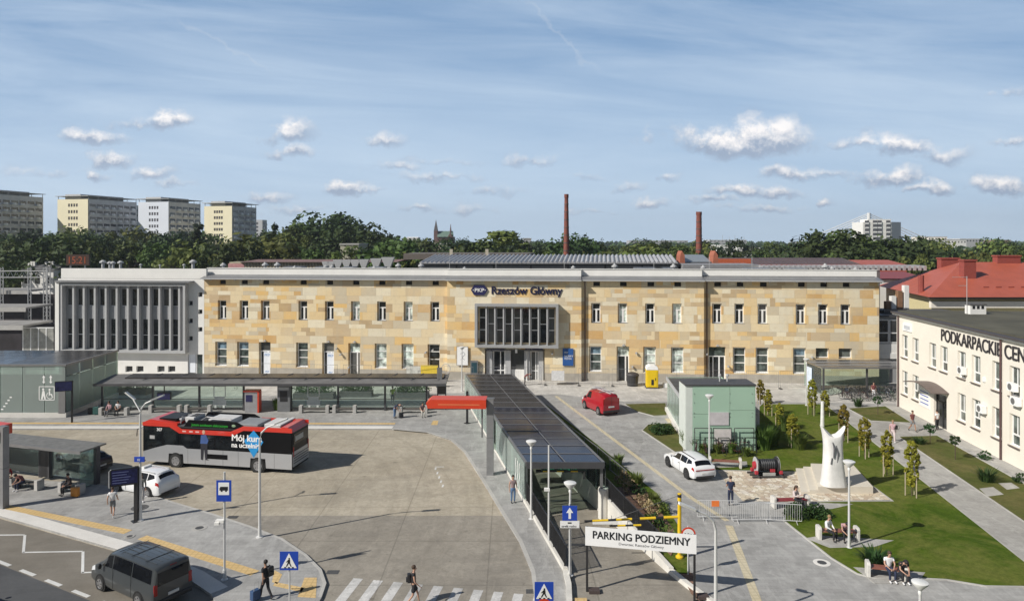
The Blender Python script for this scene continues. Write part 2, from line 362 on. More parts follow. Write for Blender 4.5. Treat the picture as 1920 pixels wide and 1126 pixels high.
M_TACT = gmat('yellow tactile paving', (.56, .39, .17), (.66, .48, .24), 'tactile')
M_TACTP = gmat('cream guide paving', (.52, .45, .3), (.6, .54, .4), 'tactile')
M_GRASS = gmat('lawn grass', (.055, .1, .009), (.105, .16, .014), 'grass', dry=(.16, .175, .04))
M_DRY = gmat('dry grass', (.12, .115, .04), (.17, .155, .06), 'grass', dry=(.085, .11, .025))
M_COB = gmat('cobble stones', (.4, .3, .25), (.6, .5, .4), 'cobble')
M_PAINT = gmat('worn white road paint', (.5, .5, .48), (.72, .72, .7), 'plain')
M_SOIL = gmat('planting soil', (.1, .07, .05), (.16, .1, .07), 'soil')
M_FIELD = gmat('far ground', (.07, .09, .035), (.13, .13, .06), 'grass', dry=(.15, .14, .07))
M_WCONC = mat('white render concrete', (.72, .7, .66), .8, var=.07, scale=1.5)
def pxpoly(pts, z): return [G(x, y, z)[:2] for x, y in pts]
# ================================================================ ramp line
def XL(D): return 1.0 + (43.4 - D) * .198
def XR(D): return XL(D) + 5.0
PZ = .12
# ---------------------------------------------------------------- structures
def slab(name, poly, z0, z1, m, label=None):
    o = MB().prism(poly, z0, z1).build(name, m); o['kind'] = 'structure'; return o
gb = MB()   # terrain with a hole along the ramp
ro = [(XL(28), 28), (XR(28), 28), (XR(73), 73), (XL(73), 73)]
g_out = [(-1900, -60), (1900, -60), (1900, 2600), (-1900, 2600)]
tri = tessellate_polygon([[Vector((*p, 0)) for p in g_out], [Vector((*p, 0)) for p in ro]])
gb.add([(*p, -.03) for p in g_out + ro], [t for t in tri]); struct('ground', gb, M_FIELD)
yard_px = [(-420, 800), (980, 800)]
yard = [(-75, 62.5), (-5, 62.5), (XL(62) - .4, 60), (XL(26) - .4, 26), (-75, 26)]
slab('bus_yard', yard, -.02, 0.0, M_CONC)
slab('yard_road', [G(440, 966)[:2], G(1000, 966)[:2], (2.9, 36), (3.2, 33.4), (3.5, 24), (-14, 24)], .0, .004, M_CONC2)
# road at the lower left
slab('road', pxpoly([(-260, 930), (0, 972), (240, 1040), (385, 1108), (440, 1180), (480, 1300), (-260, 1300)], 0), .0, .008, M_ROAD)
slab('far_lane', pxpoly([(-200, 1005), (0, 1058), (170, 1126), (330, 1230), (330, 1500), (-300, 1500)], 0), .0, .012, M_ASPH)
slab('ramp_road', [(XL(34.4), 34.4), (XR(34.4), 34.4), (XR(30) + 1.2, 30), (XR(26) + 4, 26), (XL(26) - 3, 26), (XL(31) - .8, 31)], -.02, .01, M_CONC2)
# plaza, platform and everything paved on the right
plaza = pxpoly([(-500, 803), (735, 803), (800, 809), (845, 823), (870, 845), (903, 897), (935, 950), (973, 1012), (996, 1068), (1003, 1126), (1005, 1200)], PZ)
plaza += [(XL(29) - 1.6, 29), (XL(31.5) - .75, 31.5), (XL(33.5) - .35, 33.5), (XL(35) - .22, 35), (XL(73) - .22, 73), (XR(73) + .2, 73), (XR(34.5) + .25, 34.5), (XR(32) + .5, 32), (XR(30) + 1.3, 30), (XR(28) + 2.6, 27)]
plaza += [(75, 27), (110, 110), (-110, 110), (-110, 60)]
slab('plaza', plaza, -.02, PZ, M_PAVE)
slab('station_forecourt', [G(880, 736, PZ)[:2], (XR(73) + .6, 73.4), G(1040, 738, PZ)[:2], G(1170, 752, PZ)[:2], G(1260, 752, PZ)[:2], G(1420, 752, PZ)[:2], G(1700, 757, PZ)[:2], (48, 79), (-70, 89), (-60, 71.5)], PZ - .004, PZ + .004, M_PAVEL)
# kerbs of the yard
def band(pts, wd, z0, z1, mb):
    """strip of kerb along a world polyline, wd to its left"""
    pts = [Vector(p[:2]) for p in pts]; off = []
    for i, p in enumerate(pts):
        d = (pts[min(i + 1, len(pts) - 1)] - pts[max(i - 1, 0)]).normalized(); off.append(p + Vector((-d.y, d.x)) * wd)
    for i in range(len(pts) - 1):
        mb.prism([pts[i], pts[i + 1], off[i + 1], off[i]], z0, z1)
    return mb
struct('platform_kerb', band([G(735, 803, PZ), G(-500, 803, PZ)], -.85, PZ, PZ + .006, MB()), M_KERB)
crv = [(735, 804), (800, 810), (845, 824), (870, 846), (903, 898), (935, 951), (973, 1013), (996, 1069), (1003, 1127)]
struct('yard_kerb', band([G(x, y, PZ) for x, y in crv][::-1], -.2, PZ, PZ + .005, MB()), M_KERBG)
# bus island with shelters
isl = [(-350, 880), (0, 893), (190, 908), (300, 932), (400, 962), (470, 985), (530, 1008), (575, 1038), (603, 1066), (612, 1092), (603, 1118), (585, 1150), (540, 1170), (440, 1180), (395, 1112), (350, 1082), (238, 1034), (0, 966), (-350, 895)]
slab('bus_island', pxpoly(isl, PZ), -.02, PZ, M_PAVE)
struct('island_kerb', band([G(-350, 880, PZ), G(0, 966, PZ), G(238, 1034, PZ), G(350, 1082, PZ), G(395, 1112, PZ)], .85, PZ, PZ + .006, MB()), M_KERB)
struct('island_edge', band([G(x, y, PZ) for x, y in [(300, 932), (400, 962), (470, 985), (530, 1008), (575, 1038), (603, 1066), (612, 1092), (603, 1118)]], -.16, PZ, PZ + .005, MB()), M_KERBG)
t_ = MB()
for a, b, wd in (((0, 952), (232, 1000), .42), ((258, 1010), (470, 1078), .42)):
    p, q = G(*a, PZ), G(*b, PZ); band([p, q], .55, PZ, PZ + .008, t_)
t_.prism(pxpoly([(516, 1090), (570, 1101), (566, 1109), (512, 1097)], PZ), PZ, PZ + .008)
t_.prism(pxpoly([(571, 1082), (594, 1082), (592, 1120), (558, 1118)], PZ), PZ, PZ + .008)
t_.prism(pxpoly([(515, 1068), (529, 1076), (520, 1094), (510, 1090)], PZ), PZ, PZ + .008)
band([G(-100, 794, PZ), G(740, 795, PZ)], .5, PZ, PZ + .008, t_)
t_.prism(pxpoly([(812, 788), (822, 788), (820, 796), (808, 796)], PZ), PZ, PZ + .008)
t_.prism(pxpoly([(1076, 1120), (1100, 1120), (1104, 1150), (1074, 1150)], PZ), PZ, PZ + .008)
struct('tactile_strip', t_, M_TACT)
t2 = MB()
band([G(1045, 742, PZ), G(1300, 932, PZ), G(1368, 975, PZ)], -.32, PZ + .004, PZ + .010, t2); band([G(1374, 985, PZ), G(1434, 1140, PZ)], -.42, PZ + .004, PZ + .010, t2)
t2.prism(pxpoly([(1246, 784), (1262, 784), (1266, 792), (1252, 792)], PZ), PZ, PZ + .012)
struct('guide_strip', t2, M_TACTP)
# markings
zz = MB(); q = [(-60, 1004), (44, 1003), (41, 1036), (153, 1034), (152, 1074), (180, 1073)]
for i in range(len(q) - 1):
    a, b = G(*q[i]), G(*q[i + 1]); band([a, b], .13, .008, .014, zz)
for i in range(7):
    a = G(-10, 1052); b = G(165, 1121); d = (b - a) / 3.6; p = a + d * (i - 1); band([p, p + d * .55], .2, .012, .018, zz)
struct('lane_marking', zz, M_PAINT)
cw = MB()
for i in range(10):
    xt = 663 + i * 37.6; yt = 1083 + i * 3.6
    a, b = G(xt, yt), G(xt + 17.5, yt + 1.5); cw.prism([a[:2], b[:2], (b.x - .9, a.y - 5.5), (a.x - .9, a.y - 5.5)], .004, .010)
struct('zebra_crossing', cw, gmat('scuffed road paint', (.42, .415, .4), (.72, .71, .69), 'concrete'))
dm = MB()
for i in range(5):
    p = G(817 + i * 3.4, 877 + i * 8); dm.box(p.x - .06, p.y - .35, 0, p.x + .06, p.y + .12, .006)
p = G(817, 875); dm.box(p.x - .05, p.y, 0, p.x + .6, p.y + .12, .006)
struct('bay_marking', dm, M_PAINT)
# ---------------------------------------------------------------- green areas
def lawn(name, pts, m, edge=True):
    poly = pxpoly(pts, PZ + .03); slab(name, poly, PZ - .01, PZ + .03, m)
    if edge: struct(name + '_edging', band([(*p, 0) for p in poly + poly[:1]], .09, PZ - .01, PZ + .05, MB()), M_KERBG)
lawn('lawn', [(1424, 762), (1430, 757), (1546, 757), (1700, 878), (1920, 1052), (2000, 1115), (1960, 1115), (1920, 1098), (1848, 1097), (1775, 1085), (1700, 1081), (1640, 1083), (1608, 1074), (1560, 1045), (1471, 975), (1478, 950), (1500, 942), (1560, 940), (1676, 939), (1606, 888), (1590, 886), (1330, 880), (1285, 850), (1282, 838), (1300, 830), (1424, 830)], M_GRASS)
lawn('dry_lawn', [(1205, 806), (1216, 795), (1258, 793), (1296, 846), (1292, 862), (1268, 848)], M_DRY)
lawn('corner_lawn', [(1172, 757), (1248, 755), (1250, 778), (1226, 779), (1192, 770)], M_DRY)
lawn('entrance_lawn', [(1590, 765), (1660, 761), (1709, 792), (1633, 788)], M_DRY)
lawn('side_lawn', [(1686, 818), (1757, 816), (1845, 865), (1920, 907), (2100, 1010), (2100, 1090), (1920, 976)], M_DRY)
slab('lawn_path', pxpoly([(1552, 757), (1588, 765), (1633, 789), (1712, 793), (1745, 812), (1684, 818), (1920, 978), (2100, 1095), (2040, 1140), (1920, 1054), (1700, 878)], PZ), PZ, PZ + .008, M_PATH)
slab('cobbled_square', pxpoly([(1345, 882), (1500, 880), (1602, 885), (1679, 936), (1560, 938), (1478, 940), (1392, 938), (1362, 905)], PZ), PZ, PZ + .012, M_COB)
slab('ramp_verge', [(XR(72) + .35, 72), (3.4, 69.5), (6.8, 56), (9.4, 45), (9.6, 38), (XR(34.2) + .9, 34.2), (XR(34.2) + .35, 34.2)], PZ - .01, PZ + .05, M_GRASS)
slab('flower_bed', [(XR(46) + .7, 46), (8.7, 46), (9.2, 38.2), (XR(36) + .8, 36)], PZ, PZ + .09, M_SOIL)
slab('red_gravel', pxpoly([(1272, 1066), (1299, 1074), (1312, 1126), (1296, 1112)], PZ), PZ, PZ + .012, M_SOIL)
for nm, pts in (('bench_pad', [(1470, 940), (1490, 940), (1600, 944), (1560, 953), (1480, 957)]), ('bench_pad', [(1510, 1008), (1540, 1003), (1676, 1012), (1640, 1024), (1556, 1026)]),
                ('bench_pad', [(1600, 1062), (1735, 1072), (1720, 1092), (1640, 1092)]), ('bench_pad', [(1325, 866), (1400, 864), (1402, 874), (1342, 876)]), ('bench_pad', [(1836, 915), (1862, 912), (1882, 926), (1852, 930)]), ('bench_pad', [(1872, 905), (1896, 904), (1912, 914), (1888, 917)])):
    slab(nm, pxpoly(pts, PZ + .035), PZ, PZ + .036, M_PATH)
# far: railway land, kept low and grassy
slab('track_bed', [(-300, 96), (300, 96), (300, 150), (-300, 150)], -.03, .02, mat('track gravel', (.2, .18, .16), .9, var=.3, scale=.5))
# manholes and drains
def disc(c, r, m, name, lab, cat, z):
    mb = MB().lathe([(r, -.02), (r, .012), (r * .93, .014), (.001, .014)], n=20); mb.mi = 1
    mb.lathe([(r * .55, .0), (r * .55, .017), (.001, .017)], n=14)
    o = mb.build(name, [m, mat('cast iron', (.07, .07, .07), .6)]); o.location = (c.x, c.y, z); return tag(o, lab, cat)
disc(G(1541, 1054, PZ), .42, M_KERB, 'manhole_cover', 'round pale manhole cover in the paving near the lower benches', 'manhole cover', PZ)
disc(G(374, 989, PZ), .42, M_PATH, 'manhole_cover', 'round stone ringed manhole on the bus island by the kerb shadow', 'manhole cover', PZ)
disc(G(262, 951, PZ), .5, mat('dark iron', (.09, .09, .09), .7), 'manhole_cover', 'dark round manhole cover right of the black display post', 'manhole cover', PZ)
disc(G(243, 1005, PZ), .28, M_PATH, 'manhole_cover', 'small light manhole plate between the two yellow tactile strips', 'manhole cover', PZ + .008)
def drain(px, py, lab):
    mb = MB().box(-.3, -.2, -.02, .3, .2, .012)
    for k in range(6): mb.box(-.26 + k * .09, -.16, .012, -.22 + k * .09, .16, .02)
    o = mb.build('drain_grate', mat('dark iron', (.09, .09, .09))); o.location = G(px, py); o.location.z = .004; tag(o, lab, 'drain', 'drain grates in the bus yard')
drain(624, 1072, 'dark square drain grate beside the rounded tip of the bus island'); drain(436, 969, 'dark drain grate at the yard edge behind the blue bus stop sign')
drain(998, 1108, 'dark drain grate behind the lower crossing sign')
# ---------------------------------------------------------------- ramp
rp = MB()
def rz(D): return -.1 * (34.4 - D) * -1 if D > 34.4 else 0
for a, b in ((34.4, 44), (44, 58), (58, 73)):
    rp.add([(XL(a), a, -.1 * (a - 34.4)), (XR(a), a, -.1 * (a - 34.4)), (XR(b), b, -.1 * (b - 34.4)), (XL(b), b, -.1 * (b - 34.4))], [(0, 1, 2, 3)])
struct('ramp_floor', rp, M_CONC2)
rg = MB()
for k in range(2):
    D = 38.5 + k * 9; band([(XL(D), D), (XR(D), D)], .3, -.1 * (D - 34.4) - .02, -.1 * (D - 34.4) + .015, rg)
struct('ramp_drain', rg, mat('dark iron', (.09, .09, .09)))
# ================================================================ the station: stone front, 80 m long, slightly turned
def inv_d(px): return (1 + 6.2e-5 * (px - 1022)) / 81.9
P0 = Vector((XD(383, 1 / inv_d(383)), 1 / inv_d(383))); P1 = Vector((XD(1652, 1 / inv_d(1652)), 1 / inv_d(1652)))
ST_D = (P1 - P0).normalized(); ST_L = (P1 - P0).length; ST_A = math.atan2(ST_D.y, ST_D.x); ST_N = Vector((ST_D.y, -ST_D.x))
def U(px, off=0.0):
    """distance along the front where the sight line px meets the plane set off metres forward"""
    o = P0 + ST_N * off; dx = (px - 960) / F     # ray (dx,1)*t
    det = dx * -ST_D.y + ST_D.x                  # solve o + s*ST_D = t*(dx,1)
    return (o.y * dx - o.x) / (ST_D.x - ST_D.y * dx)
def ZU(px, py, off=0.0):
    p = P0 + ST_N * off + ST_D * U(px, off); return ZD(py, p.y)
# stone cladding
def stone_mat():
    m, n, b = bsdf('sandstone cladding'); b.inputs['Roughness'].default_value = .8; b.inputs['Specular IOR Level'].default_value = .3
    o = n.sep(n.add('ShaderNodeTexCoord').outputs['Object'])
    x, z = o[0], o[2]
    def blocks(rh, bw, seed):
        row = n.m('FLOOR', n.m('DIVIDE', z, rh))
        rr = n.add('ShaderNodeTexWhiteNoise', noise_dimensions='2D', ins={'Vector': n.com(row, seed)}).outputs[0]
        xx = n.m('ADD', n.m('DIVIDE', x, n.m('MULTIPLY', n.m('ADD', rr, .75), bw)), n.m('MULTIPLY', rr, 17.0))
        c = n.m('FLOOR', xx); wn = n.add('ShaderNodeTexWhiteNoise', noise_dimensions='3D', ins={'Vector': n.com(c, row, seed)})
        fx = n.m('ABSOLUTE', n.m('SUBTRACT', n.m('FRACT', xx), .5)); fz = n.m('ABSOLUTE', n.m('SUBTRACT', n.m('FRACT', n.m('DIVIDE', z, rh)), .5))
        return wn.outputs[0], n.m('MAXIMUM', n.mapr(fx, .487, .496), n.mapr(fz, .475, .492))
    a, ja = blocks(.98, 1.35, 3.0); c, jc = blocks(.49, 1.2, 9.0); sel, _ = blocks(.98, 3.1, 5.0)
    s = n.m('GREATER_THAN', sel, .42)
    v = n.m('ADD', n.m('MULTIPLY', a, s), n.m('MULTIPLY', c, n.m('SUBTRACT', 1.0, s)))
    j = n.m('ADD', n.m('MULTIPLY', ja, s), n.m('MULTIPLY', jc, n.m('SUBTRACT', 1.0, s)))
    big = n.noise(n.com(x, 0.0, z), .16, 3, .5)
    col = n.ramp(v, [(.0, (.62, .57, .47)), (.14, (.48, .42, .33)), (.26, (.64, .53, .36)), (.40, (.54, .43, .29)), (.53, (.62, .47, .27)), (.63, (.46, .35, .23)), (.72, (.62, .41, .17)), (.80, (.50, .31, .13)), (.86, (.68, .62, .5)), (.93, (.38, .27, .16))], 'CONSTANT')
    col = n.mix(n.mapr(big, .4, .62, .0, .3), col, (.54, .47, .36)); big2 = n.noise(n.com(x, 5.0, z), .35, 4, .6); col = n.mix(n.mapr(big2, .5, .66, 0, .35), col, (.62, .46, .24))
    vein = n.noise(n.com(n.m('MULTIPLY', x, .6), v, n.m('MULTIPLY', z, 1.6)), 1.6, 6, .65, 1.2)
    col = n.mix(n.m('MULTIPLY', n.mapr(vein, .45, .72), .2), col, (.66, .54, .36))
    col = n.mix(n.m('MULTIPLY', n.mapr(n.noise(n.com(x, z), 2.4, 6, .7), .5, .72), .3), col, (.42, .33, .22))
    col = n.mix(n.m('MULTIPLY', j, .35), col, (.34, .28, .2))
    dr = n.noise(n.com(n.m('MULTIPLY', x, 1.6), n.m('MULTIPLY', z, .12)), 1.0, 5, .6)
    col = n.mix(n.m('MULTIPLY', n.mapr(dr, .52, .75), .25), col, (.4, .36, .29))
    col = n.mix(1.0, col, (1.21, 1.20, 1.13), 'MULTIPLY')
    n.l.new(col, b.inputs['Base Color'])
    bp = n.add('ShaderNodeBump', ins={'Strength': .5, 'Distance': .02, 'Height': n.m('SUBTRACT', 1.0, j)}); n.l.new(bp.outputs[0], b.inputs['Normal']); return m
M_STONE = stone_mat()
M_PLINTH = mat('grey stone plinth', (.40, .37, .32), .8, var=.15, scale=1.2)
M_WHITE = mat('white window plastic', (.8, .8, .79), .35, var=.03)
M_REND = mat('white render', (.78, .77, .74), .8, var=.05, scale=.6)
M_GRAYM = mat('grey sheet metal', (.27, .275, .285), .45, .5, var=.12, scale=.8)
M_GRAYR = mat('grey render', (.30, .305, .315), .75, var=.06, scale=.8)
M_GRAYL = mat('light grey frame', (.42, .425, .43), .6, var=.05)
M_DARK = mat('dark reveal', (.10, .095, .09), .7, var=.1)
M_PANE = pane_mat('dark window pane', (.018, .02, .022)); M_PANEB = pane_mat('blue grey window pane', (.10, .15, .19)); M_PANEG = pane_mat('blinds behind pane', (.42, .48, .45)); M_PANEH = pane_mat('half lit pane', (.06, .075, .07))
station = thing('station_building', 'long sandstone clad railway station with white roof parapet and louvred central window', 'building', (P0.x, P0.y, PZ - .005), ST_A)
SZ = PZ - .005
secs = [('A', 383, 840, 0.0), ('B', 840, 1090, .6), ('C', 1090, 1320, .05), ('D', 1320, 1652, -.5)]
up = {'A': [(417, 0), (458, 0), (498, 0), (568.5, 0), (618, 0), (667, 2), (716, 0), (766, 2), (816, 0)], 'B': [], 'C': [(1118, 0), (1168, 2), (1219.5, 0), (1270, 2)], 'D': [(1345, 0), (1387, 0), (1430.5, 0), (1502, 0), (1544, 0), (1586, 0)]}
lo = {'A': [(415, 'b'), (456, 'b'), (497, 'dp'), (567, 'h'), (616, 'dp'), (665, 'dw'), (714.5, 'g'), (765, 'g'), (814, 'w')], 'B': [],
      'C': [(1117, 'b'), (1169, 'dw'), (1219, 'g'), (1271, 'g')], 'D': [(1345, 'dd'), (1387, 'h'), (1430, 'h'), (1500, 'b'), (1543, 't'), (1586, 't')]}
def local(mb, name, m, **k): return mb.build(name, m, parent=station, **k)
# window kinds, built once at the origin then copied
def win_upper(pane):
    w_, h = .95, 2.25; mb = MB()
    mb.box(-w_ / 2, 0, 0, w_ / 2, .07, .09); mb.box(-w_ / 2, 0, h - .09, w_ / 2, .07, h)
    mb.box(-w_ / 2, 0, .09, -w_ / 2 + .09, .07, h - .09); mb.box(w_ / 2 - .09, 0, .09, w_ / 2, .07, h - .09)
    mb.box(-w_ / 2 + .09, .0, h * .64, w_ / 2 - .09, .07, h * .64 + .14); mb.box(-.1, 0, .09, .1, .07, h * .64)
    f = mb.build('window', M_WHITE); MB().box(-w_ / 2 + .05, .04, .05, w_ / 2 - .05, .055, h - .05).build('pane', pane, f)
    MB().box(-w_ / 2 - .02, -.30, -.07, w_ / 2 + .12, .02, -.01).build('sill', M_GRAYM, f); return f
def win_lower(pane, top=None):
    w_, h = 1.3, 2.85; mb = MB()
    mb.box(-w_ / 2, 0, 0, w_ / 2, .07, .09); mb.box(-w_ / 2, 0, h - .07, w_ / 2, .07, h)
    mb.box(-w_ / 2, 0, .09, -w_ / 2 + .07, .07, h - .07); mb.box(w_ / 2 - .07, 0, .09, w_ / 2, .07, h - .07)
    for z in (.36, .68): mb.box(-w_ / 2 + .07, 0, h * z, w_ / 2 - .07, .07, h * z + .1)
    f = mb.build('window', M_WHITE); MB().box(-w_ / 2 + .04, .04, .05, w_ / 2 - .04, .055, h * .70).build('pane', pane, f)
    MB().box(-w_ / 2 + .04, .04, h * .70 + .001, w_ / 2 - .04, .055, h - .04).build('pane', top or pane, f)
    MB().box(-w_ / 2 - .02, -.28, -.07, w_ / 2 + .12, .02, -.01).build('sill', M_WHITE, f); return f
WU = {0: win_upper(M_PANE), 2: win_upper(M_PANEG)}; WL = {'b': win_lower(M_PANEH, M_PANEB), 'h': win_lower(M_PANEH, M_PANEH), 'g': win_lower(M_PANEG, M_PANEG), 'w': win_lower(M_PANE, M_PANE)}
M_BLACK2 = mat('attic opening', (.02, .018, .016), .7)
PROTOS = list(WU.values()) + list(WL.values())
ZTOP = ZU(1022, 528, .6)
for key, xa, xb, off in secs:
    ua = U(xa, off) if key != 'A' else 0.0; ub = U(xb, off) if key != 'D' else ST_L
    if key == 'C': ua = ub_prev
    if key == 'D': ua = ub_prev
    if key == 'B': ua = ub_prev
    ub_prev = ub
    y = -off; ops = []
    zt = ZTOP
    for px, kind in up[key]:
        uu = U(px, off); z0 = 6.86; h = 2.25; ops.append((uu - .6, uu + .49, z0 - .06, z0 + h + .03))
        child(WU[kind], station, (uu + .02, y + .30, z0)); ops.append((uu - .34, uu + .44, zt - .62, zt - .12))
    for px, kind in lo[key]:
        uu = U(px, off); z0 = 1.15 if kind in 'bhgw' else (.02 if kind[0] == 'd' else 2.95); h = 4.05 - z0
        ww = 1.35 if kind not in ('dd',) else 1.9
        ops.append((uu - ww / 2 - .12, uu + ww / 2, max(z0 - .06, .0), z0 + h + .03))
        if kind in WL: child(WL[kind], station, (uu + .01, y + .28, z0))
        elif kind == 't':
            mb = MB(); mb.box(uu - .66, y + .28, 2.95, uu + .66, y + .34, 3.07); mb.box(uu + .58, y + .28, 3.07, uu + .66, y + .34, 4.05); f = local(mb, 'window', M_WHITE)
            MB().box(uu - .66, y + .33, 3.0, uu + .6, y + .345, 4.07).build('pane', M_PANEH, f)
        else:
            mb = MB(); a, b_ = uu - ww / 2, uu + ww / 2
            mb.box(a, y + .28, 2.9, b_, y + .36, 3.02); mb.box(a, y + .28, 0, a + .1, y + .36, 2.9); mb.box(b_ - .12, y + .28, 0, b_, y + .36, 2.9); mb.box(uu + .18, y + .28, .02, uu + .34, y + .36, 2.9)
            if kind == 'dd': mb.box(uu - .5, y + .28, .02, uu - .38, y + .36, 2.9)
            d = local(mb, 'door', M_WHITE)
            if kind == 'dp':
                MB().box(a + .42, y + .2, .1, b_ - .02, y + .27, 2.85).build('poster', mat('white notice film', (.78, .82, .88), .5, var=.05, scale=3), d)
                text_mesh('poster_writing', 'PKP', .42, mat('notice blue', (.18, .33, .62), .6), d, (a + .5, y + .19, 2.35), (R(90), 0, 0), .004)
                text_mesh('poster_writing', 'PKP', .3, mat('notice blue', (.18, .33, .62), .6), d, (a + .62, y + .19, .35), (R(90), 0, 0), .004)
            MB().box(a + .04, y + .33, .05, b_ - .04, y + .35, 2.95).build('pane', M_PANE, d)
            MB().box(a + .04, y + .33, 3.02, b_ - .04, y + .35, 4.06).build('pane', M_PANE if kind == 'dp' else M_PANEG if kind == 'dw' else M_PANEH, d)
            l = local(MB().cbox((uu, y - .12, 4.22), (.35, .22, .1)).cbox((uu, y - .05, 4.32), (.08, .1, .12)), 'door_lamp', M_GRAYL)
    if key == 'B':
        wx0, wx1, wz0, wz1 = U(897, .9), U(1041, .9), ZU(968, 644, .9) - SZ, ZU(968, 577, .9) - SZ
        ops.append((wx0 + .1, wx1 - .1, wz0 + .1, wz1 - .1)); ex0, ex1 = U(909, .6), U(1021, .6); ops.append((ex0, ex1, 0.0, 3.55))
    mb = MB(); wall_grid(mb, ub, 0.0, zt, ops, y=y, depth=.36 if key != 'B' else 1.3, x0=ua)
    mb.box(ua, y + 1.4, 0, ub, y + 12, zt - .02)     # the body behind
    if off > .1: mb.add([(ub, y, 0), (ub, y + 2.2, 0), (ub, y + 2.2, zt), (ub, y, zt), (ua, y, 0), (ua, y + 2.2, 0), (ua, y + 2.2, zt), (ua, y, zt)], [(0, 1, 2, 3), (4, 5, 6, 7)])
    if key == 'C': mb.add([(ub, y, 0), (ub, y + 2.2, 0), (ub, y + 2.2, zt), (ub, y, zt)], [(0, 1, 2, 3)])
    if key in 'AD': mb.add([(ua if key == 'A' else ub, y, 0), (ua if key == 'A' else ub, y + 9, 0), (ua if key == 'A' else ub, y + 9, zt), (ua if key == 'A' else ub, y, zt)], [(0, 1, 2, 3)])
    local(mb, 'wall', M_STONE)
    for px, kind in up[key]:
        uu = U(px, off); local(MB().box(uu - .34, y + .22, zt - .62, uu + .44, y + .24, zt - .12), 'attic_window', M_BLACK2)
    # plinth in pieces between doors
    cuts = sorted([(o[0], o[1]) for o in ops if o[2] < .05]); x = ua; pl = MB()
    for a, b_ in cuts + [(ub, ub)]:
        if a - x > .05: pl.box(x, y - .06, 0, a, y + .02, .95)
        x = b_
    local(pl, 'plinth', M_PLINTH)
    # metal roof edge and white parapet behind it
    ex = 0.25 if key in 'AD' else 0
    ra, rb = ua - (.1 if key == 'B' else ex if key == 'A' else 0), ub + (ex if key == 'D' else 0)
    co = MB().extr([(y - .42, zt + .02), (y - .42, zt + .14), (y + 1.5, zt + .58), (y + 1.5, zt + .02)], ra, rb); local(co, 'roof_edge', M_GRAYM)
    gt = MB().box(ra, y - .58, zt - .02, rb, y - .425, zt + .12)
    k = ra + 1.2
    while k < rb: gt.box(k, y - .5, zt - .14, k + .07, y - .02, zt - .03); k += 3.1
    local(gt, 'gutter', M_GRAYL)
    pa = MB().box(ra, y + 1.2, zt + .5, rb, y + 1.55, zt + 1.28); pa.box(ra - .04, y + 1.12, zt + 1.281, rb + .04, y + 1.63, zt + 1.34); local(pa, 'parapet', M_REND)
for o in PROTOS:
    for c in list(o.children): bpy.data.objects.remove(c)
    bpy.data.objects.remove(o)
# roof deck
local(MB().box(0, 1.6, ZTOP + .1, ST_L, 14, ZTOP + .55), 'roof', mat('roof felt', (.2, .2, .2), .9))
# downpipes at the steps
for px in (1097, 1327):
    uu = U(px, 0); local(MB().tube([(uu, -.12 if px < 1200 else .42, 0), (uu, -.12 if px < 1200 else .42, ZTOP)], .07), 'downpipe', mat('brown pipe', (.16, .1, .08), .5))
# the great louvred window
bx0, bx1, bz0, bz1 = U(890, 1.5), U(1047, 1.5), ZU(968, 652, 1.5) - SZ, ZU(968, 570, 1.5) - SZ
bw = MB(); y = -.6; t = .3
bw.box(bx0, y - .9, bz0, bx1, y + .02, bz0 + t); bw.box(bx0, y - .9, bz1 - t, bx1, y + .02, bz1); bw.box(bx0, y - .9, bz0 + t, bx0 + t, y + .02, bz1 - t); bw.box(bx1 - t, y - .9, bz0 + t, bx1, y + .02, bz1 - t)
local(bw, 'window_surround', mat('mid grey frame', (.33, .335, .34), .6, var=.06))
n_ = 9; pitch = (bx1 - bx0 - 2 * t) / n_
for i in range(n_):
    a = bx0 + t + i * pitch
    mb = MB()
    if i: mb.box(a - .075, y - .68, bz0 + t, a + .075, y + .25, bz1 - t)
    if i: local(mb, 'fin', M_GRAYL)
    f = MB(); zs = (.36, .68) if i % 2 == 0 else (.52,)
    for z in zs: f.box(a + .13, y + .05, bz0 + t + (bz1 - bz0 - 2 * t) * z, a + pitch - .13, y + .12, bz0 + t + (bz1 - bz0 - 2 * t) * z + .09)
    f.box(a + .13, y + .05, bz0 + t, a + pitch - .13, y + .12, bz0 + t + .1)
    f.box(a + .13, y + .05, bz0 + t + .1, a + .19, y + .12, bz1 - t)
    fw = local(f, 'window', M_WHITE); MB().box(a + .13, y + .10, bz0 + t, a + pitch - .13, y + .13, bz1 - t).build('pane', M_PANE, fw)
# entrance
y = -.6; rev = local(MB().box(ex0 - .02, y - .12, 3.56, ex1 + .02, y + .5, 3.68), 'entrance_lintel', M_DARK)
ew = ex1 - ex0
for a, b_, gl in ((.02, .12, 0), (.34, .43, 0), (.66, .75, 0), (.9, .98, 0)):
    local(MB().box(ex0 + ew * a, y + .35, 0, ex0 + ew * b_, y + .8, 3.5), 'entrance_pier', M_GRAYL)
for a, b_ in ((.13, .335), (.76, .895)):
    mb = MB(); xa, xb = ex0 + ew * a, ex0 + ew * b_
    for x in (xa, xb - .12, (xa + xb) / 2 + .1): mb.box(x, y + .72, .02, x + .12, y + .8, 3.3)
    mb.box(xa, y + .725, 1.0, xb, y + .79, 1.12); mb.box(xa, y + .725, 3.3, xb, y + .79, 3.42); d = local(mb, 'door', M_WHITE)
    MB().box(xa + .05, y + .76, .05, xb - .05, y + .78, 3.3).build('pane', M_PANE, d)
xa, xb = ex0 + ew * .435, ex0 + ew * .655
d = local(MB().box(xa, y + .7, 1.1, xb, y + .78, 1.2).box(xa, y + .68, 0, xb, y + .8, 1.1), 'door', M_REND); MB().box(xa, y + .74, 1.2, xb, y + .76, 3.5).build('pane', M_PANE, d)
M_NAVY = mat('sign navy', (.022, .022, .085), .35, var=.1)
